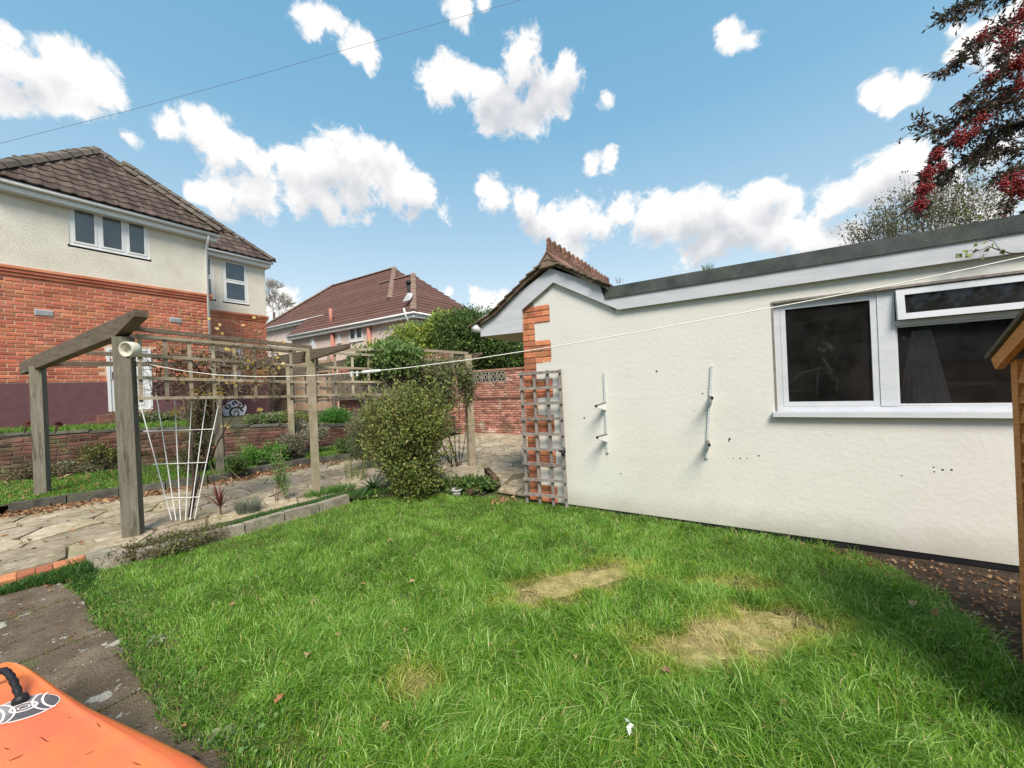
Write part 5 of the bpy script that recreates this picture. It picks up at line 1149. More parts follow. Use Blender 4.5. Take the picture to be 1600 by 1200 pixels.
# ------------------------------------------------------------------ lawn
def pts_in(poly, n, wfun=None):
    xs_ = [p[0] for p in poly]; ys_ = [p[1] for p in poly]; out = []
    P = np.array(poly); got = 0
    while got < n:
        q = np.stack([RNG.uniform(min(xs_), max(xs_), n), RNG.uniform(min(ys_), max(ys_), n)], 1)
        r = np.zeros(n, bool); j = len(P)-1
        for i in range(len(P)):
            xi, yi = P[i]; xj, yj = P[j]
            r ^= ((yi > q[:, 1]) != (yj > q[:, 1])) & (q[:, 0] < (xj-xi)*(q[:, 1]-yi)/(yj-yi+1e-12)+xi); j = i
        q = q[r]
        if wfun is not None: q = q[RNG.uniform(0, 1, len(q)) < wfun(q)]
        out.append(q); got += len(q)
    return np.concatenate(out)[:n]
class Field:                                  # smooth value noise
    def __init__(s, cell, seed): s.c = cell; s.g = np.random.default_rng(seed).uniform(0, 1, (256, 256))
    def __call__(s, q):
        x = q[:, 0]/s.c+100; y = q[:, 1]/s.c+100; i = np.floor(x).astype(int); j = np.floor(y).astype(int); fx = x-i; fy = y-j; fx = fx*fx*(3-2*fx); fy = fy*fy*(3-2*fy); g = s.g
        i %= 255; j %= 255
        return g[i, j]*(1-fx)*(1-fy)+g[i+1, j]*fx*(1-fy)+g[i, j+1]*(1-fx)*fy+g[i+1, j+1]*fx*fy
fa, fb, fc, fd, fe = Field(.42, 1), Field(.15, 2), Field(.9, 3), Field(.07, 4), Field(.3, 5)
def patch(q, c, ang, a, b):
    d = q-np.array(c); ca, sa = math.cos(ang), math.sin(ang); u = d[:, 0]*ca+d[:, 1]*sa; v = -d[:, 0]*sa+d[:, 1]*ca
    return np.clip(1.35-np.sqrt((u/a)**2+(v/b)**2)-(fb(q)-.5)*.9-(fd(q)-.5)*.5, 0, 1)
def dead(q):
    e = np.maximum.reduce([patch(q, (-1.22, 2.88), .86, .68, .20), patch(q, (-.12, 2.72), .82, .60, .24), patch(q, (-.35, 2.42), .3, .36, .2), patch(q, (-1.62, 1.45), .2, .17, .12)*.7, patch(q, (-.15, 3.35), .3, .25, .14)*.6, patch(q, (1.05, 1.55), .3, .2, .1)*.7])
    return e
LAWNG = [(-5.55, .86), (-4.6, .80), (-3.5, .80), (-2.9, .77), (-2.2, .74), (1.3, .70), (1.3, 2.85), (1.14, 3.12), (1.10, 3.4), (1.04, 3.78), (.92, 4.18), (.62, 4.40), (-.4, 4.46), (-2.58, 4.46), (-2.75, 4.56), (-3.2, 4.42), (-3.8, 4.42), (-4.4, 4.05), (-4.85, 3.75), (-4.96, 3.45), (-4.97, 2.95), (-5.03, 2.4), (-5.09, 1.9), (-5.15, 1.35), (-5.3, 1.0)]
NB = 250000
def dens(q):
    d = np.linalg.norm(q, axis=1); e = np.maximum(dead(q), np.clip((q[:, 0]*.6+q[:, 1]-4.5)*1.6, 0, .8)*(q[:, 0] > .2)); return np.clip(2.4/d, .30, 1)*(1-.10*e)
q = pts_in(LAWNG, NB, dens)
nc = 4200; cc = pts_in(LAWNG, nc, dens); ci = RNG.integers(0, nc, NB); clump = RNG.uniform(0, 1, NB) < .42          # part of it grows in tussocks
cr_ = .018+.05*RNG.uniform(0, 1, nc)**2; offs = RNG.normal(0, 1, (NB, 2))*cr_[ci][:, None]
q = np.where(clump[:, None], cc[ci]+offs, q); okq = (q[:, 1] > .74) & (q[:, 1] < 4.46) & (q[:, 0] < 1.3); q = np.where(okq[:, None], q, cc[ci])
E_ = dead(q); A_ = fa(q); B_ = fb(q); C_ = fc(q)
far = np.clip((np.linalg.norm(q, axis=1)-1.5)/4, 0, 1)
ch = RNG.uniform(.75, 1.6, nc)
H_ = (.056+.085*A_*B_*1.6+.045*C_)*(1-.45*far)*(1-.62*E_)*RNG.uniform(.45, 1.15, NB)*np.where(clump, ch[ci], 1)
H_ *= np.clip((q[:, 1]-.80)/.25, .4, 1)
g1 = np.array([.115, .28, .022]); g2 = np.array([.25, .47, .045]); g3 = np.array([.42, .64, .18]); g4 = np.array([.034, .12, .018]); yl = np.array([.50, .50, .09]); st = np.array([.68, .55, .29]); br = np.array([.34, .24, .13])
t = np.clip(RNG.uniform(0, 1, NB)*.75+RNG.uniform(0, .25, nc)[ci], 0, 1)[:, None]; k = (A_*.5+C_*.5)[:, None]
base = g1*(1-t)+g2*t; base = base*(1-.30*k)+g4*.30*k
sel = RNG.uniform(0, 1, NB); base[sel < .20] = g3; base[(sel > .95)] = yl*.8; base[sel > .98] = st  # some blades coloured pale to imitate bright highlights
mixy = np.clip(E_*2.2, 0, 1)[:, None]*RNG.uniform(.3, 1, NB)[:, None]; base = base*(1-mixy)+yl*mixy
mixs = np.clip(E_*1.9-.75, 0, .85)[:, None]; rs = RNG.uniform(0, 1, NB)[:, None]; base = base*(1-mixs)+(st*(rs > .28)+br*(rs <= .28))*mixs
th = 2*np.pi*(fe(q)*1.5+RNG.normal(0, .13, NB)); th = np.where(clump & (RNG.uniform(0, 1, NB) < .75), np.arctan2(offs[:, 1], offs[:, 0])+RNG.normal(0, .4, NB), th); D = np.stack([np.cos(th), np.sin(th)], 1)
lean = np.clip(RNG.normal(.66, .32, NB)+.45*A_+.5*E_, .1, 1.75)
wd = (.0032+.0036*RNG.uniform(0, 1, NB)**1.5)*(1-.25*far)*np.where(E_ > .4, .75, 1)
P = np.concatenate([q, np.zeros((NB, 1))], 1)
V, T, C = blades(P, H_, wd, D, lean, base)
MT['grass'] = tintmat('grass', .42, .40)
tag(mesh_np('grass', V, T, MT['grass'], None, 'stuff', C), 'lush uneven green grass of the lawn with worn yellow patches', 'grass')
rp_ = random.Random(8)
for c_, an, a_, b_ in (((-1.22, 2.88), .86, .62, .19), ((-.12, 2.72), .82, .56, .25), ((-.36, 2.42), .3, .32, .17)):
    ph = [rp_.uniform(0, 6.28) for _ in range(3)]; pl2 = []
    for t_ in np.linspace(0, 2*math.pi, 30, endpoint=False):
        w_ = 1+.14*math.sin(3*t_+ph[0])+.10*math.sin(5*t_+ph[1])+.07*math.sin(9*t_+ph[2]); x_, y_ = .8*a_*w_*math.cos(t_), .75*b_*w_*math.sin(t_)
        pl2.append((c_[0]+x_*math.cos(an)-y_*math.sin(an), c_[1]+x_*math.sin(an)+y_*math.cos(an), .005+.0012*len(pl2)*0))
    o_ = sheet('worn_patch', pl2, MT['worn']); o_.location.z = .002*(1+[-1.22, -.12, -.36, -1.62].index(c_[0]))
qm = pts_in(LAWNG, 2600, lambda q: np.clip((fc(q)-.55)*3+(fb(q)-.5), 0, 1)*(dead(q) < .15)*np.clip(2.2/np.linalg.norm(q, axis=1), .2, 1))
V, T = leaves(np.concatenate([qm, RNG.uniform(.015, .05, (len(qm), 1))], 1), .020*RNG.uniform(.6, 1.5, len(qm)), np.concatenate([RNG.normal(size=(len(qm), 2)), np.full((len(qm), 1), .15)], 1), .9, .2, .2)
tag(mesh_np('clover', V, T, leafmat('clover leaf', [(.07,.17,.04),(.12,.25,.06),(.18,.30,.11),(.10,.20,.03)]), None, 'stuff'), 'patches of clover and small broad leaved weeds among the lawn grass', 'clover')
# rougher grass: strip by the path, bed at the back, terrace edge
gset = []
bg0 = np.array([[.09, .23, .02], [.15, .33, .035], [.22, .38, .07], [.06, .15, .025], [.30, .30, .10]])
dk = np.array([[.03, .09, .02], [.06, .15, .025], [.10, .20, .04]])
def rough(poly, n, h, w, cols, z=0., zf=None, lean=.7):
    q = pts_in(poly, n); zz = np.full(n, z) if zf is None else zf(q)
    th = RNG.uniform(0, 6.28, n); gset.append(blades(np.concatenate([q, zz[:, None]], 1), h*RNG.uniform(.4, 1.1, n)*(.6+.8*fb(q)), np.full(n, w), np.stack([np.cos(th), np.sin(th)], 1), lean*RNG.uniform(.4, 1.4, n), np.asarray(cols)))
rough([(-6.0, -.5), (-5.87, .4), (-5.70, .98), (-5.35, .98), (-5.25, .80), (-5.42, .6), (-5.48, .3), (-5.46, -.5)], 11000, .11, .007, dk*1.1, -.01)
bg_ = np.array([[.08, .24, .02], [.13, .33, .035], [.20, .36, .06], [.28, .27, .07]])
rough([(-9.9, -1.5), (-9.42, .2), (-9.35, .85), (-8.98, 1.8), (-9.4, 2.6), (-11.4, 2.6), (-12.3, 1.0), (-12.8, -1.4)], 26000, .075, .012, bg_, .16)
rough([(-8.98, 1.8), (-8.55, 2.95), (-8.5, 3.8), (-9.6, 4.2), (-10.8, 4.0), (-11.4, 2.7), (-9.4, 2.6)], 9000, .09, .010, bg_, .16)
rough([(-8.4, 4.7), (-8.05, 5.5), (-8.3, 7.0), (-9.2, 7.0), (-9.7, 5.6)], 5000, .09, .012, bg_, .16)
rough([(-15, .8), (-12.6, 1.1), (-11.9, 2.6), (-11.1, 4.1), (-14.5, 4.6)], 8000, .12, .014, bg_*.9, 0, lambda q: np.interp(q[:, 1], [0.8, 4.6], [1.07, .93]))
rough([(-5.45, 1.5), (-5.22, 1.5), (-5.18, 2.3), (-5.1, 3.3), (-4.6, 3.95), (-4.2, 4.2), (-4.5, 4.4), (-5.35, 3.6), (-5.45, 2.6)], 5000, .09, .006, dk*1.15, .06)
rough([(-5.60, .80), (-5.3, .96), (-4.9, .84), (-4.9, .76)], 1500, .07, .006, dk, .0)
rough([(-2.6, 4.485), (-1.2, 4.48), (-.3, 4.45), (-.3, 4.36), (-2.6, 4.36)], 3600, .075, .006, bg0*.8, .0)
for x0 in np.arange(-5.2, -1.2, .16):
    w0 = float(fa(np.array([[x0, 7.7]]))[0]); w1 = .80-.17*w0**1.5-.02
    rough([(x0, w1), (x0+.17, w1+.01), (x0+.17, .88), (x0, .88)], int(260*(.9-w1)/.2), .055+.03*w0, .0055, bg0, -.004, lean=.9)
xs2 = [-4.82, -3.93, -2.93, -1.9]
for x in xs2: rough([(x-.03, .2), (x+.03, .2), (x+.05, .8), (x-.05, .8)], 260, .022, .006, np.array([[.12, .19, .04], [.2, .24, .06]]), -.004)
V, T, C = cat_(gset); tag(mesh_np('rough_grass', V, T, MT['grass'], None, 'stuff', C), 'rougher grass and weeds along the beds and path', 'grass')
# ------------------------------------------------------------------ shrubs and climbers
LM = {}
LM['olive'] = leafmat('olive leaf', [(.10,.15,.035),(.18,.235,.055),(.31,.34,.09),(.11,.17,.04),(.40,.36,.12),(.16,.22,.05)])
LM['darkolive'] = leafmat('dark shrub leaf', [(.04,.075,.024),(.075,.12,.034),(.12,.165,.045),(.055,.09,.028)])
LM['bronze'] = leafmat('bronze leaf', [(.22,.12,.06),(.30,.20,.09),(.14,.13,.04),(.36,.24,.13),(.20,.17,.06)])
LM['ivy'] = leafmat('dark evergreen leaf', [(.045,.09,.022),(.08,.145,.035),(.13,.21,.05),(.05,.10,.028)])
LM['laurel'] = leafmat('yellow green leaf', [(.25,.35,.045),(.36,.46,.075),(.15,.24,.035),(.44,.48,.11)])
LM['gold'] = leafmat('golden leaf', [(.45,.33,.04),(.36,.30,.05),(.52,.40,.07)])
LM['bright'] = leafmat('fresh green leaf', [(.12,.23,.05),(.22,.33,.10),(.07,.15,.03),(.33,.42,.18)])
LM['sage'] = leafmat('grey green leaf', [(.20,.24,.13),(.28,.30,.18),(.12,.16,.07),(.35,.36,.22)])
LM['box'] = leafmat('box leaf', [(.05,.16,.025),(.09,.26,.04),(.14,.34,.06)])
LM['varieg'] = leafmat('pale variegated leaf', [(.42,.36,.30),(.30,.30,.18),(.10,.15,.06),(.50,.42,.36),(.16,.12,.09)])
LM['fern'] = leafmat('fern green', [(.07,.20,.025),(.12,.30,.04),(.18,.36,.07)])
LM['yellow'] = leafmat('autumn yellow leaf', [(.62,.46,.10),(.70,.56,.18),(.50,.33,.08),(.62,.50,.22)])
LM['dead'] = leafmat('dead vine leaf', [(.10,.06,.035),(.20,.13,.07),(.30,.22,.12),(.06,.04,.03)])
LM['pyra'] = leafmat('glossy evergreen leaf', [(.025,.034,.026),(.045,.06,.038),(.085,.10,.05),(.13,.035,.032),(.05,.055,.035),(.09,.03,.03)], .45)
LM['creep'] = leafmat('creeping cover leaf', [(.10,.10,.045),(.17,.14,.075),(.07,.09,.03),(.24,.20,.12)])
LM['berry'] = leafmat('red berry', [(.24,.014,.014),(.34,.022,.016),(.17,.010,.014)], .35, .0)
LM['pale'] = leafmat('pale wispy leaf', [(.14,.18,.08),(.22,.25,.14),(.20,.13,.09),(.09,.12,.05)])
LM['red'] = leafmat('red strap leaf', [(.13,.03,.03),(.22,.06,.04),(.09,.025,.025)])
LM['strap'] = leafmat('strap leaf', [(.035,.085,.03),(.07,.13,.05),(.16,.22,.12)], .35)
def shrub(name, label, cat, base, blobs, ntw, per, ls, lm, tm='twig', stems=5, srad=.012, twr=.0035, aspect=.5, droop=.0, jit=.03, inner=.5, extra=None, group=None, part='foliage', spread=1., ragged=.25):
    base = np.array(base, float); o = thing(name, label, cat, base, group)
    w = np.array([b[2] if len(b) > 2 else 1 for b in blobs], float); w /= w.sum(); idx = RNG.choice(len(blobs), ntw, p=w)
    c = np.array([blobs[i][0] for i in idx], float); r = np.array([blobs[i][1] for i in idx], float)
    d = RNG.normal(size=(ntw, 3)); d /= np.linalg.norm(d, axis=1)[:, None]
    u = (inner+(1-inner)*RNG.uniform(0, 1, ntw)**.6)*RNG.uniform(.86, 1.14, ntw)*(1+ragged*(RNG.uniform(0, 1, ntw) > .82)*RNG.uniform(.2, 1, ntw))
    end = c+d*r*u[:, None]; end[:, 2] = np.maximum(end[:, 2], base[2]+.02)
    st_ = base+(c-base)*RNG.uniform(.2, .9, ntw)[:, None]+RNG.normal(0, .25, (ntw, 3))*r*.5
    st_ = end+(st_-end)*np.clip(.55/np.maximum(np.linalg.norm(st_-end, axis=1), .01), 0, 1)[:, None]*1.0
    tv, tt = sticks(st_, end, twr, twr*.4)
    m = MB(); cs = [np.array(b[0], float) for b in blobs]
    for k in range(stems):
        e = cs[k % len(cs)]+RNG.normal(0, .35, 3)*np.array(blobs[k % len(cs)][1]); b0 = base+np.array([RNG.normal(0, .05), RNG.normal(0, .05), -.02])
        m.tube([b0, b0*.6+e*.4+RNG.normal(0, .05, 3), e], [srad, srad*.75, srad*.3], 5)
    sv = np.array(m.v); sf = [];
    for f in m.f:
        for k in range(1, len(f)-1): sf.append((f[0], f[k], f[k+1]))
    V, T = cat_([(tv, tt)]+([(sv, np.array(sf))] if len(sf) else [])); mesh_np('stems', V, T, MT[tm], o, 'stuff')
    n = ntw*per; f = RNG.uniform(.25, 1.05, n); i = np.repeat(np.arange(ntw), per); Pp = st_[i]+(end[i]-st_[i])*f[:, None]+RNG.normal(0, jit, (n, 3))
    Nn = (end-st_)[i]; Nn /= np.linalg.norm(Nn, axis=1)[:, None]+1e-9
    V, T = leaves(Pp, ls*RNG.uniform(.6, 1.25, n), Nn, aspect, .3, spread*.8, droop); mesh_np(part, V, T, LM[lm], o)
    for (lm2, frac, box, ls2) in (extra or []):
        k = int(n*frac); sel = RNG.choice(n, k); Q = Pp[sel]
        if box is not None: Q = Q[np.linalg.norm((Q-np.array(box[0]))/np.array(box[1]), axis=1) < 1]
        if len(Q):
            V, T = leaves(Q+RNG.normal(0, jit, Q.shape), ls2*RNG.uniform(.7, 1.2, len(Q)), None, aspect, .3); mesh_np(part, V, T, LM[lm2], o)
    return o
b0 = np.array([-4.48, 4.05, .0])
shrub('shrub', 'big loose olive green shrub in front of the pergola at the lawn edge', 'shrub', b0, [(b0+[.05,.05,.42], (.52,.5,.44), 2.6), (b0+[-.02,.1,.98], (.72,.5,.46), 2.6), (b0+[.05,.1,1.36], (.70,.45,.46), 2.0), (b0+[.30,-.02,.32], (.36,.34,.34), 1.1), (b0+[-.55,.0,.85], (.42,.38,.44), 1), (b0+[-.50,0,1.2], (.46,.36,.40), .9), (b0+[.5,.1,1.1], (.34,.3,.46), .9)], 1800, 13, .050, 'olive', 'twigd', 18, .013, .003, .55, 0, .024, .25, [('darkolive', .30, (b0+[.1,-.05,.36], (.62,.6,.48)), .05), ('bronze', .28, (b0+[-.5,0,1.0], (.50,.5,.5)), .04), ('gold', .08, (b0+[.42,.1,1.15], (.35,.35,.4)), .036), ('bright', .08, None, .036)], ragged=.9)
c = PD(605, 535, 15.2); c2_ = PD(665, 520, 15.4)
shrub('laurel_bush', 'yellow green evergreen bush rising behind the brick garden wall', 'bush', (c2_[0], c2_[1], 0), [(PD(600, 552, 15.2), (.9,.8,.5), 1), (PD(645, 538, 15.4), (1.2,1.0,.85), 2.2), (PD(695, 522, 15.6), (1.0,.9,.95), 1.6), (PD(640, 550, 15), (1.3,.8,.6), 1.2)], 1700, 12, .13, 'laurel', 'twigd', 6, .04, .008, .5, 0, .08, .5, [('gold', .16, (PD(640, 512, 15), (.8,1.2,.75)), .12), ('ivy', .3, None, .13)])
shrub('evergreen_tree', 'dense dark evergreen behind the garden wall beside the garage eave', 'tree', (PD(745, 540, 14.6)[0], PD(745, 540, 14.6)[1], 0), [(PD(712, 526, 14.9), (.9,1.0,.95), 1.5), (PD(745, 530, 14.6), (1.25,1.2,1.1), 2.2), (PD(790, 550, 14.4), (1.3,1.1,.75), 1.6), (PD(732, 503, 15), (.6,.6,.5), .7), (PD(700, 560, 14.6), (1.0,.8,.6), .8)], 2300, 12, .12, 'ivy', 'twigd', 7, .05, .008, .55, 0, .07, .5, [('laurel', .07, None, .10)])
c = PD(595, 553, 6.95)
shrub('climbing_plant', 'fresh green rounded leaf climber spilling over the rafter ends of the pergola', 'climber', (N1B[0], N1B[1], .05), [(PD(575, 552, 6.7), (.30,.26,.16), 1), (PD(610, 543, 6.7), (.36,.30,.17), 1.5), (PD(640, 548, 6.75), (.26,.26,.16), .8), (PD(595, 554, 6.6), (.46,.3,.12), 1), (PD(553, 562, 6.6), (.16,.2,.12), .5)], 460, 12, .058, 'bright', 'twigd', 4, .012, .003, .75, .1, .03, .3, ragged=.7)
shrub('climbing_plant', 'thin grey green climber tangled through the trellis by the end pergola post', 'climber', (N2[0]-.25, N2[1]-.2, .05), [(PD(625, 578, 6.9), (.30,.2,.20), 1), (PD(660, 570, 7.0), (.30,.25,.18), 1.2), (PD(695, 566, 7.2), (.30,.25,.18), 1.2), (PD(725, 572, 7.4), (.22,.22,.20), 1), (PD(640, 602, 6.9), (.36,.18,.18), 1), (PD(690, 600, 7.1), (.34,.18,.22), 1), (PD(735, 598, 7.5), (.12,.15,.24), .5), (PD(665, 622, 7.0), (.36,.18,.16), .7)], 620, 9, .044, 'sage', 'twigd', 9, .010, .003, .55, 0, .03, .2, [('olive', .55, None, .042), ('bright', .25, None, .04), ('bronze', .12, None, .04)], ragged=.8)
# bare vine with a few yellow leaves on the first trellis
vn = thing('grape_vine', 'bare twisting vine with a few yellow leaves on the trellis by the front post', 'vine', (-5.75, 2.05, .06))
m = MB(); vb0 = PD(297, 808, 4.88)
main = [vb0, PD(304, 760, 4.95), PD(299, 700, 5.0), PD(308, 650, 5.1), PD(318, 612, 5.25), PD(330, 580, 5.35)]
m.tube(main, [.022, .02, .017, .016, .015, .012], 7); m.tube([PD(300, 800, 4.9), PD(312, 740, 5.0), PD(330, 690, 5.2), PD(338, 640, 5.3), PD(332, 590, 5.4)], [.012, .011, .010, .009, .008], 6)
def wander(a, b, k, amp): return [a+(b-a)*t+RNG.normal(0, amp, 3)*(1 if 0 < t < 1 else 0) for t in np.linspace(0, 1, k)]
for a, b in (((330,580,5.35),(240,560,5.0)), ((330,580,5.35),(415,575,5.75)), ((318,612,5.25),(255,595,5.05)), ((332,590,5.4),(430,600,5.8)), ((332,590,5.4),(360,545,5.5)), ((318,600,5.3),(290,545,5.15)), ((330,580,5.3),(285,575,5.15)), ((345,575,5.4),(395,560,5.65))):
    m.tube(wander(PD(*a), PD(*b), 7, .035), [.011, .010, .009, .008, .006, .005, .004], 5)
m.build('stem', MT['twigd'], vn, True)
def vbox(n, x0, x1, y0, y1): x = RNG.uniform(x0, x1, n); y = RNG.uniform(y0, y1, n); return np.array([PD(a, b, 4.85+.0034*(a-230)+RNG.normal(0, .09)) for a, b in zip(x, y)])
A = np.concatenate([vbox(420, 236, 430, 540, 620), vbox(60, 290, 350, 560, 640), vbox(30, 290, 330, 640, 780)]); Bv = A+RNG.normal(0, .16, A.shape); mid_ = (A+Bv)/2+RNG.normal(0, .03, A.shape)
up_ = np.array([PD(x, y, 5.3) for x, y in zip(RNG.uniform(260, 420, 34), RNG.uniform(540, 560, 34))]); upe = up_+np.stack([RNG.normal(.05, .14, 34), RNG.normal(0, .1, 34), RNG.uniform(.15, .55, 34)], 1)
V, T = cat_([sticks(A, mid_, .0042, .0034), sticks(mid_, Bv, .0034, .002), sticks(up_, upe, .0035, .0015)]); mesh_np('twigs', V, T, MT['twig'], vn, 'stuff')
YP = [(305,612),(312,616),(322,618),(335,614),(342,611),(350,612),(345,622),(298,615),(362,597),(273,640),(268,645),(280,643),(300,560),(390,565),(410,580),(425,575),(436,573),(355,545),(278,560),(330,560),(344,600),(342,590)]
V, T = leaves(np.concatenate([np.array([PD(x, y, 5.05+.002*(x-300))+RNG.normal(0, .02, 3) for x, y in YP for _ in range(3)]), upe[:18], vbox(50, 250, 440, 545, 600)]), .062, None, .85, .3); mesh_np('yellow_leaves', V, T, LM['yellow'], vn)
V, T = leaves(np.concatenate([vbox(420, 240, 440, 545, 618)]), .055, None, .7, .5, 1, .4); mesh_np('dead_leaves', V, T, LM['dead'], vn)
# ivy-clad trunk beside the far post, and the rough growth along the low wall
ft_ = PD(318, 738, 7.55)
shrub('ivy_column', 'dark twiggy growth smothering the far pergola post in the flower bed', 'climber', (ft_[0], ft_[1], .2), [(PD(312, 690, 7.6), (.26,.3,.45), 2), (PD(315, 640, 7.65), (.24,.26,.36), 1.6), (PD(325, 610, 7.7), (.26,.2,.22), .8), (PD(300, 715, 7.5), (.3,.3,.28), 1)], 560, 8, .05, 'darkolive', 'twigd', 8, .016, .004, .55, .1, .04, .3, [('dead', .7, None, .05), ('sage', .12, None, .05)])
rs_ = thing('climbing_rose', 'single bare arching rose stem with seed heads in front of the low brick wall', 'stem', PD(345, 700, 7.2))
m = MB(); pp = [PD(*q) for q in ((330,715,7.3),(341,690,7.2),(352,670,7.15),(364,652,7.1),(378,620,7.1))]; m.tube(pp, [.016, .013, .009, .007, .004], 5); pp2 = [PD(*q) for q in ((340,688,7.2),(352,680,7.2),(372,674,7.15),(392,662,7.1),(403,648,7.1),(407,640,7.1))]; m.tube(pp2, [.010, .008, .007, .006, .005, .003], 5); m.tube([PD(320,740,7.4), PD(326,700,7.3), PD(334,660,7.3), PD(336,625,7.3)], [.03, .027, .022, .016], 6); m.build('stem', MT['twigd'], rs_, True)
V, T = leaves(np.array([PD(405, 640, 7.1)+RNG.normal(0, .012, 3) for _ in range(14)]+[PD(354+RNG.normal(0, 3), 666+RNG.normal(0, 3), 7.1) for _ in range(8)]), .05, None, .7, .3); mesh_np('yellow_leaves', V, T, LM['yellow'], rs_, 'stuff')
def onbed(x, y, z=.2): return G(x, y, z)
bbx = [((165, 722), .5, .34, 'sage', 'straggling grey green plant at the wall foot behind the front post'), ((100, 735), .4, .26, 'sage', 'small grey leaved plant hugging the far corner post'), ((245, 728), .55, .36, 'olive', 'untidy green plant between the front post and the ivy growth'), ((205, 700), .5, .34, 'creep', 'brown trailing plant hanging down the low brick wall')]
bbx += [((60, 742), .5, .28, 'creep', 'dry trailing growth at the wall foot outside the corner far post'), ((275, 715), .55, .5, 'sage', 'grey straggly plant just left of the ivy covered post'), ((230, 690), .55, .5, 'creep', 'brown matted climber on the low wall behind the fan support'), ((150, 700), .5, .4, 'olive', 'olive matted climber on the low wall midway between the two front posts'), ((365, 712), .5, .3, 'sage', 'pale leaved plant below the round garden plaque')]
for (x, y), w_, h_, lm, lab in bbx:
    dW = 7.15+.0075*x; p = PD(x, y, dW); zb = max(.17, p[2]-h_*.5)
    shrub('bed_plant', lab, 'plant', (p[0], p[1], .17), [((p[0], p[1], zb+h_*.45), (w_*.75,w_*.5,h_*.55), 1), ((p[0]-.25, p[1]-.2, zb+h_*.25), (w_*.6,w_*.5,h_*.4), .8), ((p[0]+.25, p[1]+.3, zb+h_*.2), (w_*.5,w_*.5,h_*.35), .6)], 520, 8, .05, lm, 'twig', 5, .008, .003, .5, 0, .03, .25, [('dead', .3, None, .05)], ragged=.7)
p = PD(525, 668, 11.4); shrub('box_bush', 'clipped rounded green bush on the terrace above the low wall', 'bush', p, [(PD(525, 652, 11.4), (.44,.42,.27), 2), (PD(512, 655, 11.4), (.22,.25,.2), .6)], 1500, 9, .05, 'box', 'twigd', 4, .012, .003, .5, 0, .03, .62)
p = onbed(455, 715); shrub('pale_shrub', 'pale pink variegated shrub at the foot of the thin far pergola post', 'shrub', p, [(PD(455, 690, 8.6), (.36,.3,.22), 1.5), (PD(440, 705, 8.5), (.26,.26,.16), 1)], 420, 8, .045, 'varieg', 'twigd', 5, .008, .003, .6, 0, .03, .3, [('dead', .2, None, .04)])
p = PD(495, 700, 9.2); shrub('pale_shrub', 'pale pink variegated shrub straggling behind the slim green stained post', 'shrub', p, [(PD(490, 675, 9.2), (.40,.3,.22), 1.5), (PD(465, 665, 9.3), (.3,.26,.2), 1)], 420, 8, .045, 'varieg', 'twigd', 5, .008, .003, .6, 0, .03, .3, [('sage', .3, None, .045)])
p = PD(590, 690, 7.8); shrub('bronze_shrub', 'feathery bronze and green shrub between the box bush and the big olive shrub', 'shrub', (p[0], p[1], .1), [(PD(570, 665, 7.8), (.42,.4,.40), 1.5), (PD(595, 640, 7.9), (.36,.36,.34), 1), (PD(560, 700, 7.6), (.34,.3,.3), 1)], 620, 9, .042, 'sage', 'twig', 6, .008, .0028, .5, 0, .03, .25, [('bronze', .6, (PD(585, 650, 7.8), (.55,.7,.45)), .04), ('fern', .3, None, .04)])
for (x, y), s_, lab in (((395, 727), .34, 'bright green ferny clump beside the arching bare stem'), ((428, 722), .38, 'bright green ferny clump at the foot of the far post nearest the pale shrub'), ((372, 738), .26, 'low dark leaved clump at the sleeper edging'), ((540, 708), .3, 'green leafy clump at the far end of the sleeper edging')):
    p = onbed(x, y, .18); shrub('fern_clump', lab, 'plant', p, [(p+[0,0,s_*.6], (s_*.9,s_*.7,s_*.6), 1)], 130, 12, .055, 'fern' if 'bright' in lab else 'ivy', 'twig', 3, .005, .002, .45, 0, .03, .2)
p = PX(222, 655, -14.2); shrub('door_shrub', 'grey green shrub beside the brick doorstep of the white door', 'shrub', (p[0], p[1], 1.0), [(p+[0,0,.02], (.3,.6,.22), 1), (p+[.1,.5,-.02], (.3,.5,.2), 1)], 260, 8, .07, 'sage', 'twigd', 4, .01, .004, .5, 0, .04, .3, [('ivy', .5, None, .07)])
p = PD(412, 655, 10.6); shrub('edging_plant', 'white edged leafy plant on the terrace above the low wall below the plank fence', 'plant', (p[0], p[1], .82), [(PD(400, 655, 10.6), (.4,.3,.13), 1), (PD(425, 652, 10.7), (.45,.3,.14), 1)], 240, 8, .075, 'bright', 'twig', 3, .008, .003, .4, .1, .03, .2, [('varieg', .35, None, .07)])
p = PD(458, 650, 11); shrub('low_hedge', 'low dull green hedge on the terrace between the thin far post and the clipped bush', 'hedge', (p[0], p[1], .8), [(PD(450, 652, 11), (.5,.3,.22), 1), (PD(475, 655, 11.1), (.5,.3,.22), 1)], 420, 8, .05, 'olive', 'twigd', 4, .01, .003, .5, 0, .03, .4)
# creeping cover over the near kerb, ivy in the planter, weeds
p = np.array([-5.28, 1.55, .05]); shrub('ground_cover', 'woolly brown green creeper mounded over the kerb at the front pergola post', 'creeper', p, [(p+[-.05,-.08,.03], (.26,.24,.12), 1.5), (p+[.06,.18,.03], (.22,.32,.12), 1.5), (p+[.12,0,-.02], (.2,.42,.08), 1), (p+[-.12,-.35,.03], (.22,.2,.09), .8)], 800, 9, .028, 'creep', 'twig', 0, .006, .002, .5, 0, .02, .3, [('olive', .25, None, .028)])
p = G(738, 762, .06); shrub('ivy_patch', 'dark ivy spreading in the brick edged planter at the end post', 'ivy', p, [(p+[-.1,-.02,.05], (.30,.2,.11), 1), (p+[.14,.05,.05], (.28,.2,.10), 1), (p+[.0,-.18,.03], (.25,.12,.08), .6)], 460, 8, .052, 'ivy', 'twigd', 3, .006, .002, .8, 0, .03, .3, [('bright', .12, None, .05)])
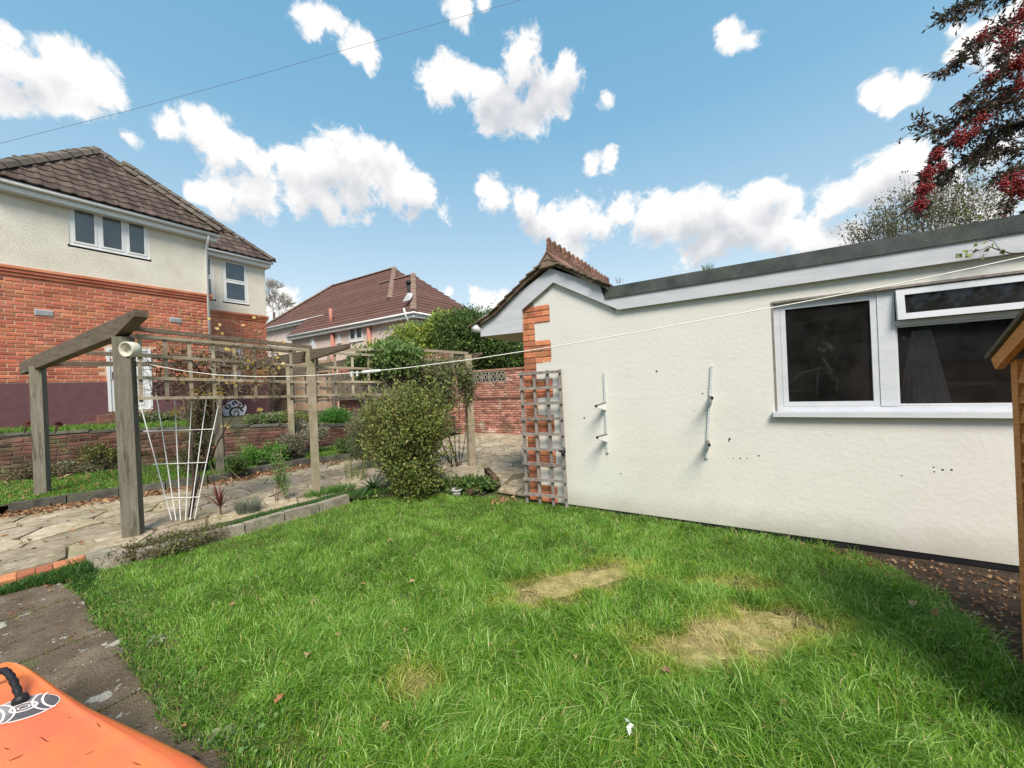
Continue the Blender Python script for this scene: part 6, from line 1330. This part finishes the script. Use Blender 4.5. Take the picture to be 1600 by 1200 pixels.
p = G(705, 770, .02); shrub('ivy_patch', 'dark low ivy creeping out under the big shrub beside the plant pot', 'ivy', p, [(p+[-.25,.05,.06], (.36,.2,.14), 1)], 230, 7, .05, 'ivy', 'twigd', 2, .006, .002, .8, 0, .03, .3)
def straps(name, label, c, n, L_, w, lm, up=1.0, seed=1, cat='plant', nbend=6):
    c = np.array(c, float); o = thing(name, label, cat, c); rr = random.Random(seed)
    for i in range(n):
        a = 2.399*i+rr.uniform(-.3, .3); l = L_*rr.uniform(.65, 1.1); e = rr.uniform(.5, 1.35)*up; V = []; d = np.array([math.cos(a), math.sin(a), 0]); s_ = np.array([-d[1], d[0], 0]); p = c+d*.02; el = min(1.5, e)
        for k in range(nbend+1):
            f = k/nbend; ww = w*(1-f**2.2)*(.6+.4*min(1, f*4)); V += [p-s_*ww/2+[0,0,ww*.12], p, p+s_*ww/2+[0,0,ww*.12]]
            p = p+(d*math.cos(el)+np.array([0,0,math.sin(el)]))*l/nbend; el -= rr.uniform(.12, .40)/up
        m = MB(); m.add(V, [(3*k+j, 3*k+j+1, 3*k+j+4, 3*k+j+3) for k in range(nbend) for j in (0, 1)]); m.build('leaf', LM[lm], o, True)
    return o
straps('strap_leaf_plant', 'dark strap leaved clump arching at the lawn edge beside the big shrub', G(583, 768, .04), 46, .42, .036, 'strap', 1.0, 3)
o = straps('red_cordyline', 'spiky dark red cordyline on a short stem in the narrow bed', G(345, 806, .06)+[0, 0, .13], 36, .34, .014, 'red', 1.3, 5, nbend=4)
m = MB(); m.tube([G(345, 806, .04), G(345, 806, .06)+[0,0,.14]], [.014, .012], 6); m.build('stem', MT['twig'], o)
def tuftplant(name, label, c, n, h, w, cols, lean, rad, cat='plant', part='blades'):
    o = thing(name, label, cat, c); V, T, C = tuft(c, n, h, w, np.array(cols), lean, rad); mesh_np(part, V, T, MT['grass'], o, None, C); return o
tuftplant('lavender', 'grey green lavender clump in the narrow bed beside the red cordyline', G(388, 800, .06), 420, .26, .006, [(.24,.27,.20),(.33,.35,.28),(.16,.19,.12)], .7, .13)
tuftplant('grass_tuft', 'tuft of fresh weeds round the foot of the slim green stained post', G(500, 772, .06), 340, .12, .007, [(.08,.22,.03),(.14,.30,.05)], .9, .22)
tuftplant('grass_tuft', 'tuft of green weeds between the strap leaved clump and the slim post', G(535, 766, .05), 300, .14, .008, [(.06,.17,.03),(.11,.24,.05)], .9, .2)
tuftplant('cane_clump', 'upright yellow green canes at the left flank of the big shrub', G(556, 748, .05), 60, .55, .009, [(.22,.26,.08),(.32,.30,.12),(.15,.2,.06)], .35, .2)
p = G(441, 782, .06); shrub('tall_weed', 'tall wispy weed standing in the narrow bed in front of the slim post', 'weed', p, [(p+[0,0,.42], (.14,.14,.24), 1), (p+[-.1,0,.6], (.16,.12,.16), .8), (p+[.05,.02,.2], (.1,.1,.2), .6)], 80, 7, .036, 'fern', 'twig', 7, .005, .002, .4, 0, .02, .3, [('sage', .5, None, .036)])
q_ = thing('dry_weed', 'long bent dry weed stalk leaning across the narrow bed', 'weed', G(418, 790, .06)); m = MB(); m.tube([G(418, 790, .06), PD(385, 757, 5.5), PD(355, 730, 5.6)], [.005, .004, .003], 5); m.tube([PD(432, 745, 5.6), PD(440, 700, 5.7), PD(455, 670, 5.8)], [.005, .004, .003], 5); m.build('stem', MT['twig'], q_)
for (x, y), s_, lab in (((243, 1000), .10, 'dandelion rosette at the path edge nearest the kayak nose'), ((292, 1058), .11, 'broad leaved weed at the path edge halfway along the lawn'), ((345, 1150), .10, 'weed rosette at the path edge closest to the viewer'), ((158, 955), .09, 'small weed where lawn, path and corner stone meet')):
    straps('weed_rosette', lab, G(x, y, .015), 9, s_*.6, .028, 'sage' if int(x) % 2 else 'fern', .5, int(x), 'weed', 4)
for (x, y), lab in (((38, 672), 'dark red succulent on the low wall outside the corner pergola post'), ((86, 672), 'dark red succulent on the low wall just inside the corner pergola post')):
    p = PD(x, y, 7.6); o = thing('red_succulent', lab, 'succulent', p); m = MB(); m.tube([p+[0,0,-.05], p+[.04,.02,.03], p+[.03,.05,.10]], .012, 6); m.tube([p, p+[-.06,.02,.05], p+[-.10,.05,.09]], .010, 6); m.build('stem', MT['twigd'], o)
    for dx in ((.03,.05,.11), (-.10,.05,.10)):
        V, T = leaves(np.repeat((p+np.array(dx))[None], 26, 0), .07, np.tile([0,0,.4], (26, 1)), .5, .2); mesh_np('rosette', V, T, LM['red'], o)
tuftplant('roof_weed', 'small tuft of grass growing on the flat roof edge', PY(1106, 424, YW+.05), 40, .11, .006, [(.10,.18,.03),(.16,.22,.05)], .6, .05)
tuftplant('roof_weed', 'dry wisp of weed in the roof valley of the garage', PY(968, 442, YW), 14, .10, .004, [(.2,.17,.1),(.26,.22,.14)], .5, .04)
# sprig over the fascia
sp = thing('ivy_sprig', 'leafy sprig hanging over the white fascia above the garage window', 'sprig', PY(1580, 398, YW-.09)); m = MB(); ps = [PY(x, y, YW-.09-.0004*(1600-x)) for x, y in ((1612,395),(1580,396),(1562,391),(1545,385),(1530,392),(1515,392),(1503,394))]
m.tube(ps, [.005, .0045, .004, .0035, .003, .002, .0015], 5); m.tube([ps[2], PY(1553, 377, YW-.1), PY(1541, 374, YW-.1)], .002, 5); m.build('stem', MT['twigd'], sp)
for x, y, s_ in ((1503,396,.06),(1512,390,.055),(1520,397,.05),(1530,390,.05),(1528,384,.045),(1537,396,.06),(1545,393,.05),(1552,379,.05),(1541,376,.04),(1557,386,.045),(1566,389,.05),(1516,402,.04)):
    V, T = leaves(np.array([PY(x, y, YW-.11)]), s_, np.array([[random.uniform(-1,.4), -.3, random.uniform(-.8,.3)]]), .85, .3, .3); mesh_np('leaf', V, T, LM['sage' if x % 2 else 'olive'], sp)
# ------------------------------------------------------------------ berry tree and pale shrub beyond the garage
bt = thing('berry_tree', 'dark evergreen tree with drooping sprays of red berries overhanging the flat roof', 'tree', (4.2, 7.6, 0))
BR = [[(1760,40),(1660,20),(1590,30),(1540,55),(1505,85),(1478,110)], [(1760,0),(1640,-20),(1580,-10),(1535,-5),(1500,15),(1470,30)], [(1760,110),(1680,90),(1610,90),(1565,110),(1535,135),(1510,160)], [(1760,150),(1680,140),(1600,150),(1540,170),(1495,185),(1462,205),(1440,190)], [(1760,200),(1680,190),(1600,190),(1545,205),(1500,215),(1465,235),(1448,270),(1440,305),(1433,332)], [(1760,240),(1690,230),(1620,230),(1570,235),(1520,240),(1490,260),(1468,285)], [(1760,290),(1700,280),(1650,280),(1610,285),(1585,300),(1572,325)], [(1760,180),(1690,165),(1640,170),(1580,200),(1545,225),(1520,250)], [(1760,60),(1690,50),(1630,60),(1580,70),(1555,95)], [(1760,330),(1700,310),(1660,315),(1620,325),(1600,350)], [(1720,120),(1650,120),(1600,130),(1560,150),(1515,190)], [(1700,240),(1640,250),(1590,262),(1555,280)]]
m = MB(); SA = []; SB = []; LP = []; LN = []; BP = []
m.tube([(4.2, 7.6, 0), (4.15, 7.55, 2.5), (4.3, 7.4, 5.0), (4.2, 7.5, 7.5)], [.16, .13, .10, .05], 9)
for bi, br in enumerate(BR):
    dpt = 5.0+RNG.uniform(-.4, .9); pts = [PD(x, y, dpt-.12*i*.5) for i, (x, y) in enumerate(br)]
    root = np.array([4.2, 7.5, min(7.3, max(2.6, pts[0][2]))]); m.tube([root, root*.5+pts[0]*.5+[0,0,.15]]+pts, [.05, .04]+list(np.linspace(.028, .004, len(pts))), 6)
    for i in range(len(pts)-1):
        l = np.linalg.norm(pts[i+1]-pts[i]); nt_ = int(l*(62 if i < 3 else 56)); tip = 1-.5*i/len(pts)
        for _ in range(nt_):
            a = pts[i]+(pts[i+1]-pts[i])*RNG.uniform(0, 1); d = (pts[i+1]-pts[i])/l*.7+RNG.normal(0, .5, 3)+[0, 0, -.22]; e = a+d*RNG.uniform(.10, .30)*tip
            SA.append(a); SB.append(e); k = int(RNG.integers(7, 13))
            for f in RNG.uniform(.15, 1, k): LP.append(a+(e-a)*f+RNG.normal(0, .012, 3)); LN.append(e-a)
BC_ = [((1445,295),.07,90),((1438,320),.06,80),((1450,270),.06,60),((1465,240),.06,50),((1498,212),.08,60),((1535,185),.07,40),((1575,60),.10,90),((1592,100),.10,110),((1598,20),.08,60),((1590,285),.11,130),((1600,300),.08,70),((1570,290),.06,40),((1520,205),.06,30),((1600,130),.10,60),((1548,120),.06,24),((1535,55),.06,26),((1500,225),.05,30),((1470,260),.05,26)]
m.build('trunk', MT['bark'], bt, True)
V, T = sticks(np.array(SA), np.array(SB), .004, .002); mesh_np('twigs', V, T, MT['twigd'], bt, 'stuff')
nn_ = np.array(LN); nn_ /= np.linalg.norm(nn_, axis=1)[:, None]; V, T = leaves(np.array(LP), .074*RNG.uniform(.55, 1.2, len(LP)), nn_, .34, .25, .55, .1); mesh_np('foliage', V, T, LM['pyra'], bt)
ico = np.array([(0,0,1),(.894,0,.447),(.276,.851,.447),(-.724,.526,.447),(-.724,-.526,.447),(.276,-.851,.447),(.724,.526,-.447),(-.276,.851,-.447),(-.894,0,-.447),(-.276,-.851,-.447),(.724,-.526,-.447),(0,0,-1)])
icf = np.array([(0,1,2),(0,2,3),(0,3,4),(0,4,5),(0,5,1),(1,6,2),(2,7,3),(3,8,4),(4,9,5),(5,10,1),(2,6,7),(3,7,8),(4,8,9),(5,9,10),(1,10,6),(11,7,6),(11,8,7),(11,9,8),(11,10,9),(11,6,10)])
V = []; T = []
for (x, y), r, k in BC_:
    c = PD(x, y, 4.62)
    for _ in range(int(k*2.6)):
        p = c+RNG.normal(0, r*.5, 3)*[1, 1, 1.15]; T.append(icf+len(V)*12); V.append(p+ico*RNG.uniform(.008, .012))
mesh_np('berries', np.concatenate(V), np.concatenate(T), LM['berry'], bt, 'stuff', smooth=True)
p = PD(1430, 380, 9.0); shrub('wispy_shrub', 'pale wispy half bare shrub rising behind the flat garage roof', 'shrub', (p[0], p[1], 0), [(PD(1360, 350, 8.9), (.6,.6,.35), 1), (PD(1420, 325, 9.0), (.75,.7,.7), 2), (PD(1480, 300, 9.1), (.75,.7,.9), 2), (PD(1530, 310, 9.1), (.8,.7,.9), 1.5)], 760, 10, .06, 'pale', 'twigd', 12, .016, .0032, .5, 0, .06, .2, [('laurel', .12, (PD(1500, 335, 9), (.9,.9,.5)), .07), ('fern', .12, (PD(1560, 320, 9), (.9,.9,.6)), .06)])
# bare winter trees far behind the houses
for lab, x, y0, h_, d in (('bare pale winter tree far behind the gap between the two houses', 428, 500, 60, 42),):
    o = thing('bare_tree', lab, 'tree', (PD(x, y0, d)[0], PD(x, y0, d)[1], 0)); b = np.array([PD(x, y0, d)[0], PD(x, y0, d)[1], 0.]); m = MB(); top = PD(x, y0-h_*.2, d); m.tube([b, top], [.25, .12], 7); m.build('trunk', MT['twig'], o)
    A = []; B = []; 
    def grow(a, dirn, l, lev):
        e = a+dirn*l; A.append(a); B.append(e)
        if lev:
            for _ in range(4): dd_ = dirn+RNG.normal(0, .5, 3); dd_[2] = abs(dd_[2])*.8+.15; grow(a+(e-a)*RNG.uniform(.5, 1), dd_/np.linalg.norm(dd_), l*.68, lev-1)
    for _ in range(5): dd_ = np.array([RNG.normal(0, .6), RNG.normal(0, .6), 1]); grow(top-[0,0,RNG.uniform(0, 2)], dd_/np.linalg.norm(dd_), 1.9, 4)
    V, T = sticks(np.array(A), np.array(B), .022, .012); mesh_np('crown', V, T, mat('pale far twigs', [(.36,.33,.30),(.46,.43,.40)], 3), o)
# ------------------------------------------------------------------ fallen leaves
def litter(poly, n, s, z): q = pts_in(poly, n); return leaves(np.concatenate([q, (z+RNG.uniform(.0, .02, n))[:, None]], 1), s*RNG.uniform(.6, 1.3, n), np.concatenate([RNG.normal(size=(n, 2)), np.zeros((n, 1))], 1), .65, .5, .25)
def along(line, off0, off1, n, s, z):
    L_ = np.array(line); t_ = RNG.uniform(0, len(L_)-1.001, n); i = t_.astype(int); f = (t_-i)[:, None]; p = L_[i]*(1-f)+L_[i+1]*f; d = L_[i+1]-L_[i]; nr = np.stack([d[:, 1], -d[:, 0]], 1)/np.linalg.norm(d, axis=1)[:, None]
    p = p+nr*(off0+(off1-off0)*RNG.uniform(0, 1, n)**2)[:, None]; return leaves(np.concatenate([p, (z+RNG.uniform(0, .03, n))[:, None]], 1), s*RNG.uniform(.6, 1.3, n), np.concatenate([RNG.normal(size=(n, 2)), np.zeros((n, 1))], 1), .65, .5, .3)
V, T = cat_([along(FARK[1:6], .08, .45, 1300, .06, PZ), along(FARK[4:7], .08, .4, 200, .06, PZ), along(FARK[0:3], .08, .5, 260, .06, PZ), litter(PATIO, 420, .05, PZ+.01), litter([(-9.9, -1), (-9.4, .9), (-9.1, 1.8), (-11.5, 2.4), (-12.4, .9)], 160, .06, .2), litter([(1.0, 3.7), (1.1, 3.1), (1.14, 2.9), (2.0, 2.9), (2.0, 4.4), (.3, 4.4)], 700, .032, .012), litter([(-5.9, .3), (-5.7, .85), (-5.3, .95), (-5.2, .7)], 40, .05, .02), litter([(-5.5, -.3), (-5.3, .75), (-2, .78), (-2, .4)], 46, .035, .012), litter([(-3.0, 4.2), (-2.7, 4.5), (-2.95, 4.55), (-3.15, 4.4)], 60, .05, .02)])
tag(mesh_np('leaf_litter', V, T, MT['litter'], None, 'stuff'), 'drifts of fallen autumn leaves along the edgings and on the bare soil', 'leaves')
wl_ = mat('pale chips', [(.5,.47,.42),(.66,.63,.58)], 20, .9)
q = np.concatenate([pts_in([(-5.4, .5), (-5.5, .8), (-2, .8), (-2, .55)], 26), pts_in([(1.0, 3.7), (1.12, 3.0), (1.9, 3.0), (1.9, 4.4), (.4, 4.4)], 60), pts_in([(-5.9, .55), (-5.7, .9), (-5.4, .9)], 26), pts_in(FARK[0:4]+[(-8.2, 3), (-8.9, .8)], 40)]); V = []; T = []
for i, (x, y) in enumerate(q): T.append(icf+i*12); V.append(np.array([x, y, .012])+ico*np.array([1, .8, .5])*RNG.uniform(.003, .009))
tag(mesh_np('stone_chips', np.concatenate(V), np.concatenate(T), wl_, None, 'stuff'), 'pale stone chips scattered along the path edge and bare soil', 'stones')
FL = [(490,941),(527,994),(634,986),(766,1010),(897,1027),(437,1093),(480,1025),(610,845),(644,909),(567,913),(1225,1103),(1427,944),(1463,959),(363,945),(603,1137),(1040,1050)]
LEAFL = ['small brown leaf in the grass level with the kerb end and the nearer worn patches', 'curled brown leaf in the grass left of the long worn patch', 'brown leaf in the grass directly left of the long worn patch edge', 'curled leaf in the grass between the long worn patch and the small round one', 'pale leaf in the grass between the long worn patch and the straw patch', 'orange leaf in the grass left of the small round worn patch', 'small dark leaf in the grass above the small round worn patch', 'tiny leaf in the short grass in front of the big shrub', 'tiny leaf in the grass midway between the big shrub and the small round worn patch', 'small leaf in the grass beside the kerb, above the dark leaf pair', 'pale leaf in the near grass right of the white paper scrap', 'leaf in the shaded grass by the bare soil, the one nearer the garage wall', 'leaf in the shaded grass by the bare soil, the one nearer the shed post', 'leaf in the grass closest to the front pergola post and corner stone', 'pale leaf in the near grass below the small round worn patch', 'leaf lying on the edge of the wide straw patch']
lf0 = None
for x, y in FL:
    c = G(x, y, .05)
    if lf0 is None:
        V = []; n = 9
        for k in range(n):
            f = k/(n-1); w = .028*math.sin(math.pi*f)**.7*(1+.35*math.sin(f*19)); zc = .012*math.sin(f*3.1)+.006*math.sin(f*9); V += [(f*.09-.045, -w, zc+.014*abs(w)/.028), (f*.09-.045, 0, zc), (f*.09-.045, w, zc+.018*abs(w)/.028)]
        me = bpy.data.meshes.new('fallen_leaf'); me.from_pydata(V, [], [(3*k+j, 3*k+j+1, 3*k+j+4, 3*k+j+3) for k in range(n-1) for j in (0, 1)]); setmat(me, MT['litter']); lf0 = link('fallen_leaf', me); o = lf0
    else: o = lf0.copy(); COL.objects.link(o)
    tag(o, LEAFL[FL.index((x, y))], 'leaf', 'single fallen leaves on the lawn')
    o.location = Vector([float(a) for a in c]); o.rotation_euler = (random.uniform(-.5, .5), random.uniform(-.5, .5), random.uniform(0, 6.28)); o.scale = (random.uniform(.45, .75),)*3

# ------------------------------------------------------------------ unseen hedge added behind the camera to darken the garage glass
hb = [((x, -9.0+RNG.uniform(-.5, .5), z), (1.3, .9, 1.3), 1) for x in np.arange(-2, 12, 1.5) for z in (1.0, 2.8, 4.6, 6.2)]
shrub('added_hedge', 'added tall dark hedge, out of view, for the garage glass to reflect', 'hedge', (5, -9, 0), hb, 3000, 9, .30, 'ivy', 'twigd', 9, .08, .012, .6, 0, .15, .4)
